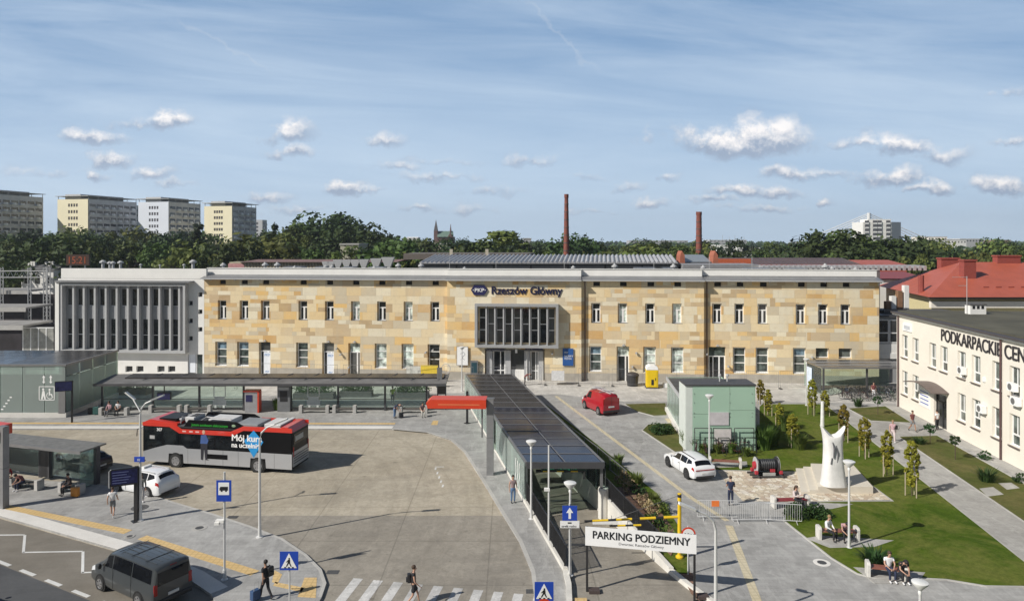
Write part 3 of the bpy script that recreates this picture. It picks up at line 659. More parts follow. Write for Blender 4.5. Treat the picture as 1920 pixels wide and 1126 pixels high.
for a, b_ in ((912, 946), (985, 1018)):
    s = local(MB().box(U(a, .7), y - .1, ZU(a, 657.5, .7) - SZ, U(b_, .7), y - .02, ZU(a, 653, .7) - SZ), 'sign_plate', M_NAVY)
    text_mesh('sign_writing', 'PKP  Dworzec', .24, M_WHITE, s, (U(a, .7) + .15, y - .11, ZU(a, 656.8, .7) - SZ), (R(90), 0, 0), .003)
cam_ = local(MB().box(U(966, .7), y - .3, ZU(966, 661, .7) - SZ, U(970, .7), y - .02, ZU(966, 654, .7) - SZ), 'security_camera', M_REND)
# station name: solid letters and the hexagonal badge
zb = ZU(985, 551.5, .75) - SZ
nm = text_mesh('station_name', 'Rzeszów Główny', 1.28, mat('letter navy', (.012, .012, .05), .4), station, (U(920, .75), y - .055, zb), (R(90), 0, 0), .03, sx=1.0, bold=.034)
tw = nm.dimensions.x; nm.scale = ((U(1053, .75) - U(920, .75)) / tw, 1, 1)
cx, cz = (U(883, .75) + U(914, .75)) / 2, ZU(898, 543.5, .75) - SZ; hw, hh = (U(914, .75) - U(883, .75)) / 2, .6
hexa = [(-hw, 0), (-hw * .62, -hh), (hw * .62, -hh), (hw, 0), (hw * .62, hh), (-hw * .62, hh)]
bd = local(MB().extr([(cx + a, cz + c) for a, c in hexa], y - .16, y - .03, 'y'), 'badge', M_NAVY)
text_mesh('badge_writing', 'PKP', .62, M_WHITE, bd, (cx, y - .165, cz - .22), (R(90), 0, 0), .006, align='CENTER', sx=1.1, bold=.012)
for sx_ in (-1, 1): MB().box(cx + sx_ * hw * .72 - .05, y - .175, cz - .05, cx + sx_ * hw * .72 + .05, y - .161, cz + .05).build('badge_mark', M_WHITE, bd)
# wall cameras, pipes and small lamps on the stone
for px, py, off in ((640, 663, 0), (799, 659, 0), (1193, 660, 0), (1325, 662, -.5), (1036, 661, .6), (1522, 668, -.5), (632, 652, 0), (1186, 686, 0), (812, 655, 0), (1365, 685, -.5), (655, 687, 0)):
    uu = U(px, off); z = ZU(px, py, off) - SZ; local(MB().box(uu - .07, -off - .3, z - .08, uu + .07, -off - .003, z + .05).box(uu - .14, -off - .36, z - .16, uu + .05, -off - .2, z - .02), 'wall_lamp', M_GRAYL)
# roof ventilators
def vent(x, y_, z, s=1.0):
    local(MB().lathe([(.14 * s, z), (.14 * s, z + .45 * s), (.32 * s, z + .5 * s), (.32 * s, z + .62 * s), (.12 * s, z + .75 * s), (.1 * s, z + .85 * s)], (x, y_, 0), 10), 'roof_vent', M_GRAYL)
zr = ZTOP + .55
for px, s in ((494, 1.3), (517, 1.3), (415, 1.2), (608, .9), (620, .9), (1075, .9), (1153, 1.2), (1264, 1.2), (1320, 1), (1550, 1.3), (1563, .9), (1698, .8), (700, .8), (745, 1.2), (788, 1.2), (550, .8), (870, .7)):
    vent(min(U(px, -4), ST_L - 1), 4.5, zr + .3, s)
for px, ln in ((530, 2.5), (640, 1.5), (1190, 3.5), (1400, 3), (1480, 2.2), (690, 2.0), (1230, 2), (590, 1.2)):
    x = U(px, -6); local(MB().box(x, 6, zr, x + ln, 8, zr + .75), 'roof_hatch', M_GRAYM)
for px in (1058, 1226, 1330, 1410, 930, 843):
    x = U(px, -5); local(MB().tube([(x, 5, zr), (x, 5, zr + 2.2)], .025, 5), 'roof_rod', M_GRAYL)
# ================================================================ white annex with grey fins
annex = thing('annex_building', 'white rendered station annex with a large grey framed grid of vertical fins', 'building', (P0.x, P0.y, SZ), ST_A)
AL = U(105, .1)
def loc2(mb, name, m, **k): return mb.build(name, m, parent=annex, **k)
az = lambda px, py, off=0.0: ZU(px, py, off) - SZ
uL = U(109, .0); zT = az(240, 503, -1); zm = az(240, 527)
ops = []
fx0, fx1 = U(112, .8), U(347, .8); fz0, fz1 = az(230, 661, .8), az(230, 531, .8)
for px in (193, 208, 243, 263.5, 303, 323): uu = U(px); ops.append((uu - .55, uu + .38, az(px, 697), az(px, 686)))
for px, py in ((375, 552), (375, 584), (375, 617), (357, 568), (357, 601), (357, 634)): uu = U(px); ops.append((uu - .25, uu + .3, az(px, py + 4.5), az(px, py - 4)))
od = (U(352), U(380), 0.0, az(365, 664)); dd_ = [od]
mb = MB(); wall_grid(mb, -.02, 0, zm + .3, ops + [(fx0 + .4, fx1 - .4, fz0 + .4, fz1 - .4)] + dd_, x0=uL, depth=.35); mb.box(uL, 1.4, 0, -.02, 12, zm + .2)
mb.box(uL + .01, .5, zm + .3, -.02, .9, zT)
loc2(mb, 'wall', M_REND)
loc2(MB().box(uL, .9, zm + .2, -.05, 14, zm + .6), 'roof', M_GRAYM)
for o_ in ops: f = loc2(MB().box(o_[0], .25, o_[2], o_[1], .3, o_[2] + .06).box(o_[0], .25, o_[2] + .06, o_[0] + .05, .3, o_[3]), 'window', M_GRAYL); MB().box(o_[0] + .05, .27, o_[2] + .06, o_[1], .29, o_[3]).build('pane', M_PANE, f)
mb = MB(); a, b_ = od[0] + .05, od[1] - .03; mb.box(a, .2, 2.5, b_, .28, 2.6); mb.box((a + b_) / 2, .2, 0, (a + b_) / 2 + .12, .28, 2.5); mb.box(b_ - .1, .2, 0, b_, .28, 2.5); d = loc2(mb, 'door', M_WHITE)
MB().box((a + b_) / 2 + .13, .25, 0, b_, .27, 3.5).build('pane', M_PANEH, d); MB().box(a, .15, .2, (a + b_) / 2 - .05, .2, 2.8).build('poster', mat('white notice film', (.78, .82, .88)), d)
# frame box
fb = MB(); y = -.8; t = .3
fb.box(fx0, y, fz0, fx1, .02, fz0 + t); fb.box(fx0, y, fz1 - t, fx1, .02, fz1); fb.box(fx0, y, fz0 + t, fx0 + t, .02, fz1 - t); fb.box(fx1 - t, y, fz0 + t, fx1, .02, fz1 - t)
loc2(fb, 'window_surround', M_GRAYL)
loc2(MB().box(fx0 - .5, y - .25, fz1 + .1, fx1 + .7, .3, fz1 + .32), 'canopy', M_GRAYM)
loc2(MB().box(fx0 - .55, y - .1, 0, fx0 - .05, .2, fz1 + .1), 'pier', M_REND)
ws = []
zs0, zs1, zs2, zs3 = az(230, 657, -.3), az(230, 597, -.3), az(230, 573, -.3), az(230, 541, -.3)
fins = [137.7, 157.3, 177.9, 198.5, 219, 239.7, 259.2, 279.5, 299, 319, 336]
for px in fins:
    x = U(px, .5); loc2(MB().box(x - .12, -.55, fz0 + t, x + .12, -.11, fz1 - t), 'fin', M_GRAYL)
    ws.append((x - 1.08, x - .13))
ops2 = [(a, b_, zs0, zs1) for a, b_ in ws] + [(a, b_, zs2, zs3) for a, b_ in ws]
mb = MB(); wall_grid(mb, fx1 - .01, fz0 + .01, fz1 - .01, ops2, y=-.1, depth=.3, x0=fx0 + .01); loc2(mb, 'recessed_wall', M_GRAYR)
for a, b_, c, d_ in ops2:
    f = MB().box(a, .02, c, b_, .08, c + .07)
    if c == zs0: f.box(a, .02, (c + d_) / 2, b_, .08, (c + d_) / 2 + .07)
    f = loc2(f, 'window', M_WHITE); MB().box(a, .06, c + .07, b_, .08, d_).build('pane', M_PANE, f)
for px, s in ((193, 1.2), (206, 1.0), (212, 1.0), (226, 1.1), (264, .6), (300, .5), (362, 1.3), (345, .6)):
    x = U(px, -4); loc2(MB().lathe([(.15 * s, zT - .5), (.15 * s, zT + .45 * s), (.34 * s, zT + .5 * s), (.34 * s, zT + .62 * s), (.1 * s, zT + .8 * s)], (x, 4, 0), 10), 'roof_vent', M_GRAYL)
# clock display on the roof
ck = thing('clock_display', 'dark digital clock display reading 15:21 above the white annex roof', 'clock', (XD(146, 95), 95, 0), 0)
z = ZD(497, 95); MB().box(-1.5, -.15, z, 1.6, .15, z + 1.45).build('display_case', mat('display brown', (.045, .02, .012), .5), ck)
MB().tube([(-1, 0, 0), (-1, 0, z)], .1).tube([(1, 0, 0), (1, 0, z)], .1).build('post', M_GRAYM, ck)
text_mesh('digits', '15:21', 1.35, mat('amber digits', (.32, .07, .025), .5, emit=.06), ck, (0, -.17, z + .25), (R(90), 0, 0), .01, align='CENTER', sx=.92)
# ================================================================ materials for steel and glass
M_STEEL = mat('dark steel', (.085, .085, .09), .5, .3, var=.1); M_STEELG = mat('grey steel', (.22, .22, .225), .45, .4, var=.1)
M_GLASS = glassy('greenish glass', (.86, .95, .91), .07); M_GLASSF = glassy('frosted green glass', (.82, .92, .87), .27, .25)
M_GLASSP = glassy('pavilion glass', (.80, .90, .86), .3, .1); M_ROOFG = mat('dark tinted roof glass', (.04, .036, .034), .25, .0, var=.35, scale=.35); M_PV = mat('solar glass', (.013, .017, .035), .12, 0, var=.3, scale=.4)
M_CONCW = mat('cast concrete', (.42, .41, .39), .8, var=.12, scale=1.2); M_BLACK = mat('black coating', (.02, .02, .022), .45, var=.2)
M_RED = mat('signal red', (.62, .055, .02), .35, var=.05); M_TIMBER = mat('slat timber', (.24, .09, .06), .5, var=.2, scale=5)
M_WPOST = mat('pale grey pole paint', (.66, .66, .65), .4, .2, var=.04)
BL = mat('sign blue', (.018, .065, .42), .4, var=.04); WH = mat('sign white', (.85, .85, .84), .45, var=.02)
# ---------------------------------------------------------------- ramp retaining walls, canopy
th_rw = thing('retaining_wall', 'pale concrete retaining walls lining both sides of the sunken car ramp', 'retaining wall', (0, 0, 0))
for side in (0, 1):
    mb = MB(); n = 14
    for i in range(n):
        a, b = 34.4 + (72.6 - 34.4) * i / n, 34.4 + (72.6 - 34.4) * (i + 1) / n
        f = XL if side == 0 else XR; o = -.24 if side == 0 else .24
        x0a, x0b = f(a), f(b); ba, bb = -.1 * (a - 34.4) - .3, -.1 * (b - 34.4) - .3
        mb.add([(x0a, a, ba), (x0b, b, bb), (x0b, b, .34), (x0a, a, .34), (x0a + o, a, ba), (x0b + o, b, bb), (x0b + o, b, .34), (x0a + o, a, .34)],
               [(0, 1, 2, 3), (7, 6, 5, 4), (3, 2, 6, 7)] + ([(0, 3, 7, 4)] if i == 0 else []))
    mb.build('wall_side', mat('white ramp concrete', (.62, .60, .55), .8, var=.14, scale=.8), th_rw)
lk = []
for a, b in ((34.4, 33), (33, 31.5), (31.5, 30), (30, 28)):
    o = lambda D: .35 * max(0, 34.4 - D) ** 1.35 * .42
    for side in (0, 1):
        s = -1 if side == 0 else 1; f = XL if side == 0 else XR
        lk.append([(f(a) + s * o(a), a), (f(b) + s * o(b), b), (f(b) + s * (o(b) + .26), b), (f(a) + s * (o(a) + .26), a)])
for side in (0, 1):
    mb = MB()
    for k in range(side, 8, 2): mb.prism(lk[k], -.02, .24)
    mb.build('kerb', mat('white ramp concrete', (.62, .60, .55)), th_rw)
MB().box(XL(73) - .3, 72.62, -4.4, XR(73) + .3, 72.9, .5).build('end_wall', M_CONCW, th_rw)
cn = thing('ramp_canopy', 'long dark glass roof sloping over the underground passage ramp with glazed side walls', 'canopy', (0, 0, 0))
CZ = 2.62; D0, D1 = 43.4, 72.2
def cx_(D, t): return XL(D) - .1 + t * 4.85
def cbar(mb, Da, ta, Db, tb, w_, z0, z1):
    p = Vector((cx_(Da, ta), Da)); q = Vector((cx_(Db, tb), Db)); d = (q - p).normalized(); nn = Vector((-d.y, d.x)) * w_ / 2
    mb.prism([p + nn, q + nn, q - nn, p - nn], z0, z1)
nb_ = 16
for i in range(nb_):
    a, b = D1 - (D1 - D0) * i / nb_, D1 - (D1 - D0) * (i + 1) / nb_
    MB().prism([(cx_(a, 0) + .04, a - .04), (cx_(a, 1) - .04, a - .04), (cx_(b, 1) - .04, b + .04), (cx_(b, 0) + .04, b + .04)], CZ, CZ + .03).build('roof_pane', M_ROOFG if i < 8 else M_PV, cn)
mb = MB()
for i in range(nb_ + 1):
    a = D1 - (D1 - D0) * i / nb_; cbar(mb, a, 0, a, 1, .06, CZ + .032, CZ + .07)
cbar(mb, D1, .5, D0, .5, .06, CZ + .071, CZ + .10); mb.build('glazing_bars', M_STEELG, cn)
mb = MB(); cbar(mb, D1, 0, D0, 0, .12, CZ - .2, CZ + .09); mb.build('edge_beam', M_STEELG, cn)
mb = MB(); cbar(mb, D1, 1, D0, 1, .12, CZ - .2, CZ + .09); mb.build('edge_beam', M_STEELG, cn)
mb = MB(); cbar(mb, D0 - .07, 0, D0 - .07, 1, .14, CZ - .3, CZ + .095); mb.build('edge_beam', M_STEEL, cn)
for i in range(9):
    a = D1 - .3 - (D1 - D0 - .6) * i / 8
    mb = MB(); cbar(mb, a, .02, a, .98, .1, CZ - .22, CZ - .04); mb.build('cross_beam', M_STEEL, cn)
    for t in (.015, .985):
        MB().box(cx_(a, t) - .07, a - .07, .34, cx_(a, t) + .07, a + .07, CZ - .2).build('post', M_STEELG, cn)
for t in (0.0, 1.0):
    for i in range(14):
        a, b = D1 - (D1 - D0) * i / 14, D1 - (D1 - D0) * (i + 1) / 14
        sh = -.12 if t == 0 else .12
        if i in (8,) : sh *= 2.2
        mb = MB(); p, q = Vector((cx_(a, t) + sh, a - .03)), Vector((cx_(b, t) + sh, b + .03)); d = (q - p).normalized(); nn = Vector((-d.y, d.x)) * .012
        mb.prism([p + nn, q + nn, q - nn, p - nn], .36, CZ - .02 if i < 13 else CZ + .0); mb.build('wall_pane', M_GLASS if t else M_GLASSF, cn)
# white wavy mark on the near left pane
mk = MB()
for k in range(3):
    D = 45.7 - k * .55; base = Vector((XL(D) - .27, D))
    pts = [(0, .5), (.22, .9), (.0, 1.35), (.18, 1.75), (.05, 2.2)]
    for (o1, z1), (o2, z2) in zip(pts[:-1], pts[1:]):
        p, q = XL(D + o1) - .262, XL(D + o2) - .262
        mk.add([(p, D + o1, z1), (XL(D + o1 + .14) - .262, D + o1 + .14, z1), (XL(D + o2 + .14) - .262, D + o2 + .14, z2), (q, D + o2, z2)], [(0, 1, 2, 3)])
mk.build('wave_mark', WH, cn)
MB().lathe([(.34, -.95), (.34, .9), (.30, 1.0)], (cx_(43.6, 1) + .05, 43.7, 0), 16).build('round_pier', mat('white ramp concrete', (.62, .60, .55)), cn)
MB().box(cx_(43.6, .965), 43.5, .9, cx_(43.6, 1), 43.7, CZ - .2).build('post', M_STEELG, cn)
# signs under the canopy: green strip and striped height bar
s = thing('exit_sign', 'dark green lit strip sign hanging across the ramp mouth under the canopy', 'sign', (cx_(44, .2), 44.0, 0))
MB().box(.1, 0, 1.95, 2.9, .1, 2.33).build('sign_board', mat('sign dark green', (.01, .05, .035), .5), s)
text_mesh('sign_writing', 'Wjazd - Parking PKP', .26, mat('sign green', (.04, .42, .2), .5, emit=.3), s, (.25, -.01, 2.05), (R(90), 0, 0), .003)
hb = thing('height_bar', 'yellow and black striped height bar below the green ramp sign', 'height bar', (cx_(44.6, .18), 44.6, 0))
for k in range(7): MB().box(k * .45, 0, 1.66, k * .45 + .45, .08, 1.82).build('stripe', mat('barrier yellow', (.72, .48, .02), .45) if k % 2 else M_BLACK, hb)
M_YEL = MATS['barrier yellow']
# dark bar railings along the ramp
def railing(name, lab, cat, pts, h, z, m, pitch=.13, r=.012, post=2.2, rail=.03, grp=None, feet=False):
    o = thing(name, lab, cat, (0, 0, 0), group=grp); pts = [Vector(p[:2]) for p in pts]
    mb = MB(); pm = MB()
    for a, b in zip(pts[:-1], pts[1:]):
        L = (b - a).length; d = (b - a) / L; n = max(1, int(L / pitch)); nn = Vector((-d.y, d.x)) * rail
        for zz_ in (h - rail, .1): mb.prism([a + nn, b + nn, b - nn, a - nn], z + zz_, z + zz_ + rail)
        for k in range(n): p = a + d * (k + .5) * pitch; mb.box(p.x - r, p.y - r, z + .12, p.x + r, p.y + r, z + h - rail)
        k = 0.0
        while k <= L: p = a + d * k; MB().box(p.x - .035, p.y - .035, z - .02, p.x + .035, p.y + .035, z + h + .02).build('post', m, o); k += post
    mb.build('bars', m, o); return o
railing('railing', 'black bar railing on the left wall of the car ramp beside the yard pavement', 'railing', [(XL(43.2) - .12, 43.2), (XL(34.3) - .12, 34.3)], 1.15, .34, M_BLACK, r=.024)
railing('railing', 'black bar railing on the right wall of the car ramp beside the flower bed', 'railing', [(XR(56) + .12, 56), (XR(36) + .12, 36)], 1.15, .34, M_BLACK, r=.024)
railing('railing', 'grey slim railing in the grass verge right of the ramp canopy', 'railing', [(3.55, 62), (6.4, 52), (7.7, 46.5)], 1.0, PZ, M_STEELG, pitch=.3, r=.008, post=2.6)
# ---------------------------------------------------------------- glass lift pavilion, left
pv = thing('glass_pavilion', 'large green glass lift pavilion with solar roof and white pictograms at the left edge', 'pavilion', (0, 0, 0))
X0, X1, Y0, Y1, PH = -62.0, -41.6, 64.6, 73.2, 4.95
MB().box(X0, Y0 - .1, PZ, X1 + .1, Y0 + .25, PZ + .42).build('base', M_KERB, pv); MB().box(X1 - .25, Y0 + .26, PZ, X1 + .1, Y1, PZ + .42).build('base', M_KERB, pv)
k = X0; i = 0
while k < X1 - .1:
    e = min(k + 2.05, X1); MB().box(k + .03, Y0, .56, e - .03, Y0 + .03, PH - .1).build('wall_pane', M_GLASSP, pv)
    if i % 2 == 0: MB().box(k - .07, Y0 + .06, .5, k + .07, Y0 + .3, PH).build('post', M_STEELG, pv)
    MB().box(k + .03, Y1, .3, e - .03, Y1 + .03, PH - .1).build('wall_pane', M_GLASSP, pv); k = e; i += 1
for j in range(4):
    a = Y0 + .1 + j * (Y1 - Y0 - .1) / 4; b = a + (Y1 - Y0 - .1) / 4
    MB().box(X1 - .03, a + .03, .56, X1, b - .03, PH - 1.1).build('wall_pane', M_GLASSF, pv); MB().box(X1 - .03, a + .03, PH - 1.02, X1, b - .03, PH - .1).build('wall_pane', M_GLASSP, pv)
    MB().box(X1 - .3, a - .07, .5, X1 - .06, a + .07, PH).build('post', M_STEELG, pv)
MB().box(X0, Y0 - .06, PH - .08, X1 + .08, Y0 + .14, PH + .1).build('roof_edge', M_STEELG, pv); MB().box(X1 - .12, Y0 + .15, PH - .08, X1 + .08, Y1 + .1, PH + .1).build('roof_edge', M_STEELG, pv)
MB().box(X1 - .6, Y0 - .1, .5, X1 + .02, Y0 - .01, 2.6).build('door_frame', M_STEELG, pv)
k = X0
while k < X1 - .2:
    e = min(k + 2.1, X1 - .13)
    for j in range(5): a = Y0 + .2 + j * 1.68; MB().box(k, a, PH - .02, e - .05, a + 1.62, PH + .04).build('roof_pane', M_PV if e < X1 - 5 else M_ROOFG, pv)
    k = e
MB().box(X0, Y0 + 4, .12, X1 - 2, Y0 + 4.3, 3.3).build('inner_wall', M_CONCW, pv); MB().box(X0 + 2, 66, .12, X1 - 4, 68, 1.1).build('stair_balustrade', M_CONCW, pv)
# pictogram: box with two figures and arrows above
pc = MB(); yy_ = Y0 - .012
def bx(x, z, w_, h): pc.box(x, yy_ - .004, z, x + w_, yy_, z + h)
ox, oz = XD(73, Y0), ZD(750, Y0)
bx(ox, oz, 1.45, .07); bx(ox, oz + 1.25, 1.45, .07); bx(ox, oz, .07, 1.3); bx(ox + 1.4, oz, .07, 1.3)
pc.ball((ox + .42, yy_, oz + 1.02), (.11, .01, .11)); pc.extr([(ox + .2, oz + .1), (ox + .34, oz + .9), (ox + .52, oz + .9), (ox + .66, oz + .1), (ox + .5, oz + .1), (ox + .43, oz + .45), (ox + .36, oz + .1)], yy_ - .004, yy_, 'y')
pc.ball((ox + 1.0, yy_, oz + 1.0), (.1, .01, .1)); pc.extr([(ox + .93, oz + .35), (ox + .93, oz + .88), (ox + 1.06, oz + .88), (ox + 1.06, oz + .6), (ox + 1.24, oz + .6), (ox + 1.3, oz + .3), (ox + 1.2, oz + .3), (ox + 1.15, oz + .5), (ox + 1.0, oz + .5)], yy_ - .004, yy_, 'y')
for k in range(14): a = math.pi * (.75 + k * .085); bx(ox + 1.0 + .3 * math.cos(a), oz + .42 + .3 * math.sin(a), .07, .07)
for q, sg in ((.3, 1), (.95, 1)):
    pc.extr([(ox + q, oz + 1.75), (ox + q + .16, oz + 1.55), (ox + q + .32, oz + 1.75), (ox + q + .22, oz + 1.75), (ox + q + .22, oz + 2.1), (ox + q + .32, oz + 2.1), (ox + q + .16, oz + 2.35), (ox + q, oz + 2.1), (ox + q + .1, oz + 2.1), (ox + q + .1, oz + 1.75)], yy_ - .004, yy_, 'y')
for k in range(5): bx(XD(2, Y0) + k * .2, ZD(768, Y0) + k * .28, .22, .12)
pc.build('pictogram', WH, pv)
# ---------------------------------------------------------------- platform shelter (long)
def screen(name, lab, x, y, z0, w_, h, post_h, rz=0.0, txt=True, grp=None):
    t = thing(name, lab, 'display', (x, y, 0), rz, grp); MB().box(-w_ / 2, -.1, z0, w_ / 2, .1, z0 + h).build('screen_case', M_BLACK, t)
    MB().box(-w_ / 2 + .06, -.115, z0 + .06, w_ / 2 - .06, -.101, z0 + h - .06).build('screen', mat('screen dark blue', (.02, .022, .09), .25, var=.5, scale=5), t); return t
sh = thing('platform_shelter', 'long glass backed bus shelter with grey flat roof in front of the station', 'bus shelter', (0, 0, 0))
SX0, SX1, SY0, SY1, SH = XD(176, 66), XD(836, 66), 65.9, 69.4, 2.85
MB().extr([(SY0, SH - .05), (SY1, SH + .22), (SY1, SH + .36), (SY0, SH + .09)], SX0, SX1).build('roof', mat('grey ribbed roof', (.17, .165, .16), .6, .1, var=.3, scale=.8), sh)
MB().box(SX0, SY0 - .09, SH - .1, SX1, SY0 - .003, SH + .12).build('fascia', M_STEEL, sh)
MB().extr([(SY1 - 1.7, SH + .24), (SY1 - .2, SH + .352), (SY1 - .2, SH + .46), (SY1 - 1.7, SH + .35)], SX0 + 2, SX1 - .4).build('roof_panel', M_ROOFG, sh)
for k in range(12):
    x = SX0 + 4 + k * 2.6; MB().tube([(x, SY1 - 2.2, SH + .2), (x + 1, SY1 - .3, SH + .5)], .03, 5).build('roof_brace', M_STEELG, sh)
GY = 67.2
posts = [192, 287, 374, 457, 546, 634, 722, 800]
for px in posts: x = XD(px, GY); MB().box(x - .08, GY - .1, PZ, x + .08, GY + .1, SH - .05).build('post', M_STEEL, sh)
def glasspan(pa, pb):
    a, b = XD(pa, GY) + .1, XD(pb, GY) - .1; f = MB().box(a, GY - .02, SH - .28, b, GY + .02, SH - .2).box(a, GY - .02, 1.2, b, GY + .02, 1.25).box(a, GY - .02, PZ + .25, b, GY + .02, PZ + .3).build('screen_frame', M_STEEL, sh)
    MB().box(a, GY - .01, 1.26, b, GY + .01, SH - .29).build('wall_pane', M_GLASS, sh); MB().box(a, GY - .01, PZ + .31, b, GY + .01, 1.19).build('wall_pane', M_GLASSF, sh)
for pa, pb in zip(posts[:3], posts[1:4]): glasspan(pa, pb)
for pa, pb in zip(posts[4:7], posts[5:8]): glasspan(pa, pb)
for px in (412, 588):   # white bus pictogram on the glass
    x = XD(px, GY); m_ = MB(); y = GY - .03
    for a, b, c, d in ((-.6, 1.3, -.5, 2.35), (.5, 1.3, .6, 2.35), (-.6, 2.3, .6, 2.4), (-.65, .5, .65, 1.05), (-.5, .25, -.3, .5), (.3, .25, .5, .5), (-.5, 1.05, .5, 1.35)): m_.box(x + a, y - .005, PZ + b, x + c, y, PZ + d)
    m_.build('bus_pictogram', mat('pale film', (.62, .66, .63), .6), sh)
for px, s_ in ((446, '1-2'), (553, '3-4')): text_mesh('bay_writing', s_, .3, M_BLACK, sh, (XD(px, GY) - .4, GY - .02, 2.2), (R(90), 0, 0), .003)
tmn = thing('ticket_machine', 'red and grey ticket machine standing in the gap of the long shelter', 'ticket machine', (XD(473, 66.6), 66.6, PZ))
MB().box(-.62, -.3, 0, .62, .35, 2.0).build('cabinet', mat('machine grey', (.35, .35, .36), .4, .3), tmn, bevel=.03); MB().box(-.72, -.4, 2.0, .72, .42, 2.12).build('hood', M_RED, tmn); MB().box(.63, -.36, 0, .76, .38, 2.0).build('side_panel', M_RED, tmn); MB().box(-.5, -.34, 1.05, .1, -.301, 1.7).build('screen', M_NAVY, tmn)
bb = thing('information_booth', 'black framed information cabinet beside the ticket machine', 'cabinet', (XD(533, 66.8), 66.8, PZ))
MB().box(-.6, -.2, 0, .6, .2, 2.5).build('cabinet', mat('booth grey', (.16, .165, .17), .5), bb); MB().box(-.35, -.23, 1.0, .35, -.205, 2.0).build('screen', M_BLACK, bb); MB().box(-.5, -.24, 2.1, .5, -.205, 2.38).build('header', M_GRAYL, bb)
cb0 = None
for i, px in enumerate((337, 362, 500, 520, 562, 670, 668)[:6]):
    pass
def conc_bench(px, y, w_, lab):
    t = thing('concrete_bench', lab, 'bench', (XD(px, y), y, PZ), 0, 'low concrete benches under the long shelter')
    for s_ in (-1, 1): MB().box(s_ * w_ / 2 - .16, -.24, 0, s_ * w_ / 2 + .16, .24, .72).build('end_block', M_CONCW, t, bevel=.02)
    MB().box(-w_ / 2 + .161, -.22, .38, w_ / 2 - .161, .22, .46).build('seat', mat('bench slats dark', (.12, .11, .1), .6), t)
conc_bench(310, 66.4, 2.7, 'concrete bench under the long shelter directly behind the front of the bus'); conc_bench(372, 66.4, 2.2, 'concrete bench under the shelter left of the ticket machine')
conc_bench(596, 66.3, 3.2, 'concrete bench under the shelter right of the information cabinet'); conc_bench(640, 66.3, 2.6, 'concrete bench under the shelter left of the bending man'); conc_bench(775, 66.2, 2.4, 'concrete bench at the right end of the long shelter with a seated person')
sc1 = screen('departure_screen', 'black departure screen hanging in the long shelter left of the twin arm lamp', XD(308, 66.5), 66.5, 1.3, 1.3, .75, 0); MB().box(-.04, -.04, 2.05, .04, .04, 2.8).build('hanger', M_STEEL, sc1)
sc2 = screen('departure_screen', 'angled black departure screen on a post beside the glass pavilion', XD(120, 62.5), 62.5, 3.0, 1.4, .9, 0, R(20)); MB().box(.55, -.06, PZ, .7, .06, 3.9).build('post', M_BLACK, sc2)
# ---------------------------------------------------------------- small shelter, lower left
s2 = thing('bus_shelter', 'small glass bus shelter with flat dark roof at the left edge of the island', 'bus shelter', (-28.0, 46.6, 0), math.atan2(-3.1, 10.5))
RH = 2.75
MB().box(-13, -1.5, RH, .4, .5, RH + .1).build('roof', mat('shelter roof', (.19, .185, .17), .6, .2, var=.25), s2); MB().box(-13, -1.56, RH - .08, .45, -1.503, RH + .14).build('fascia', M_STEELG, s2)
for x in (-12.2, -8.4, -5.0, -4.3, -.15): MB().box(x - .12, .1, PZ, x + .12, .42, RH).build('post', M_STEEL, s2)
MB().box(-.38, -.85, PZ, -.26, .3, RH).build('end_pane', M_GLASS, s2)
for a, b in ((-12, -8.6), (-8.2, -5.2), (-4.1, -.4)): MB().box(a, .25, PZ + .2, b, .28, RH - .1).build('wall_pane', M_GLASS, s2)
MB().box(-5.9, -.5, RH - .5, -3.4, -.3, RH - .15).build('light_box', M_REND, s2); MB().box(-5.05, .1, .2, -4.3, .2, 2.0).build('notice_case', M_BLACK, s2)
# ---------------------------------------------------------------- red arm gateway pylons
def pylon(loc, rz, lab, arm=4.2, h=5.35):
    t = thing('gateway_pylon', lab, 'pylon', loc, rz, 'red armed gateway pylons')
    MB().box(-.24, -.2, 0, .24, .2, h - .02).build('column', mat('pylon grey', (.25, .25, .255), .5, .3), t); MB().box(-.245, -.205, h * .49, .245, .205, h * .49 + .02).build('joint', M_STEEL, t)
    a = MB().extr([(-.25, h), (-.25 - arm + .3, h), (-.25 - arm, h - .25), (-.25 - arm + .12, h - .62), (-.25, h - .62)], -.55, .75, 'y'); a.build('arm', M_RED, t)
    MB().box(-3.6, -.56, h - .36, -.7, -.551, h - .31).build('light_line', mat('pale orange line', (.7, .25, .1), .5), t)
    MB().box(-.235, -.15, h - .02, .3, .15, h + .03).build('cap', M_STEELG, t); MB().box(-.62, -.02, 2.6, -.5, .02, h - .62).build('flag', M_STEELG, t); return t
pylon(G(919, 889, PZ), R(-2), 'grey pylon with a red boxed arm between the yard and the ramp canopy')
pylon(G(6, 951, PZ), R(-18), 'grey pylon cut by the left edge of the photo beside the small bus shelter', h=5.0)
# ---------------------------------------------------------------- pale green building
gb_ = thing('green_kiosk_building', 'pale green panelled stairwell building with dark roof in the lawn', 'building', (0, 0, 0))
gx0, gx1, gy0, gy1, gh = 13.63, 18.97, 54.2, 56.3, 5.2
M_GPAN = mat('pale green panel', (.36, .52, .41), .45, var=.035, scale=.5); M_GWH = mat('whitish panel', (.6, .64, .6), .5, var=.05)
for a, b, c, d in ((gx0 + .5, gx0 + 3.4, .12, 1.2), (gx0 + 3.41, gx1, .12, 1.2), (gx0 + .5, gx0 + 3.4, 1.21, 3.0), (gx0 + 3.41, gx1, 1.21, 3.3), (gx0 + .5, gx0 + 3.4, 3.01, gh), (gx0 + 3.41, gx1, 3.31, gh)):
    MB().box(a, gy0, c, b - .012, gy0 + .08, d - .012).build('wall_panel', M_GPAN, gb_)
MB().box(gx0 + .02, gy0 + .09, .1, gx1 - .02, gy1, gh - .1).build('core', mat('core grey green', (.25, .32, .27), .7), gb_)
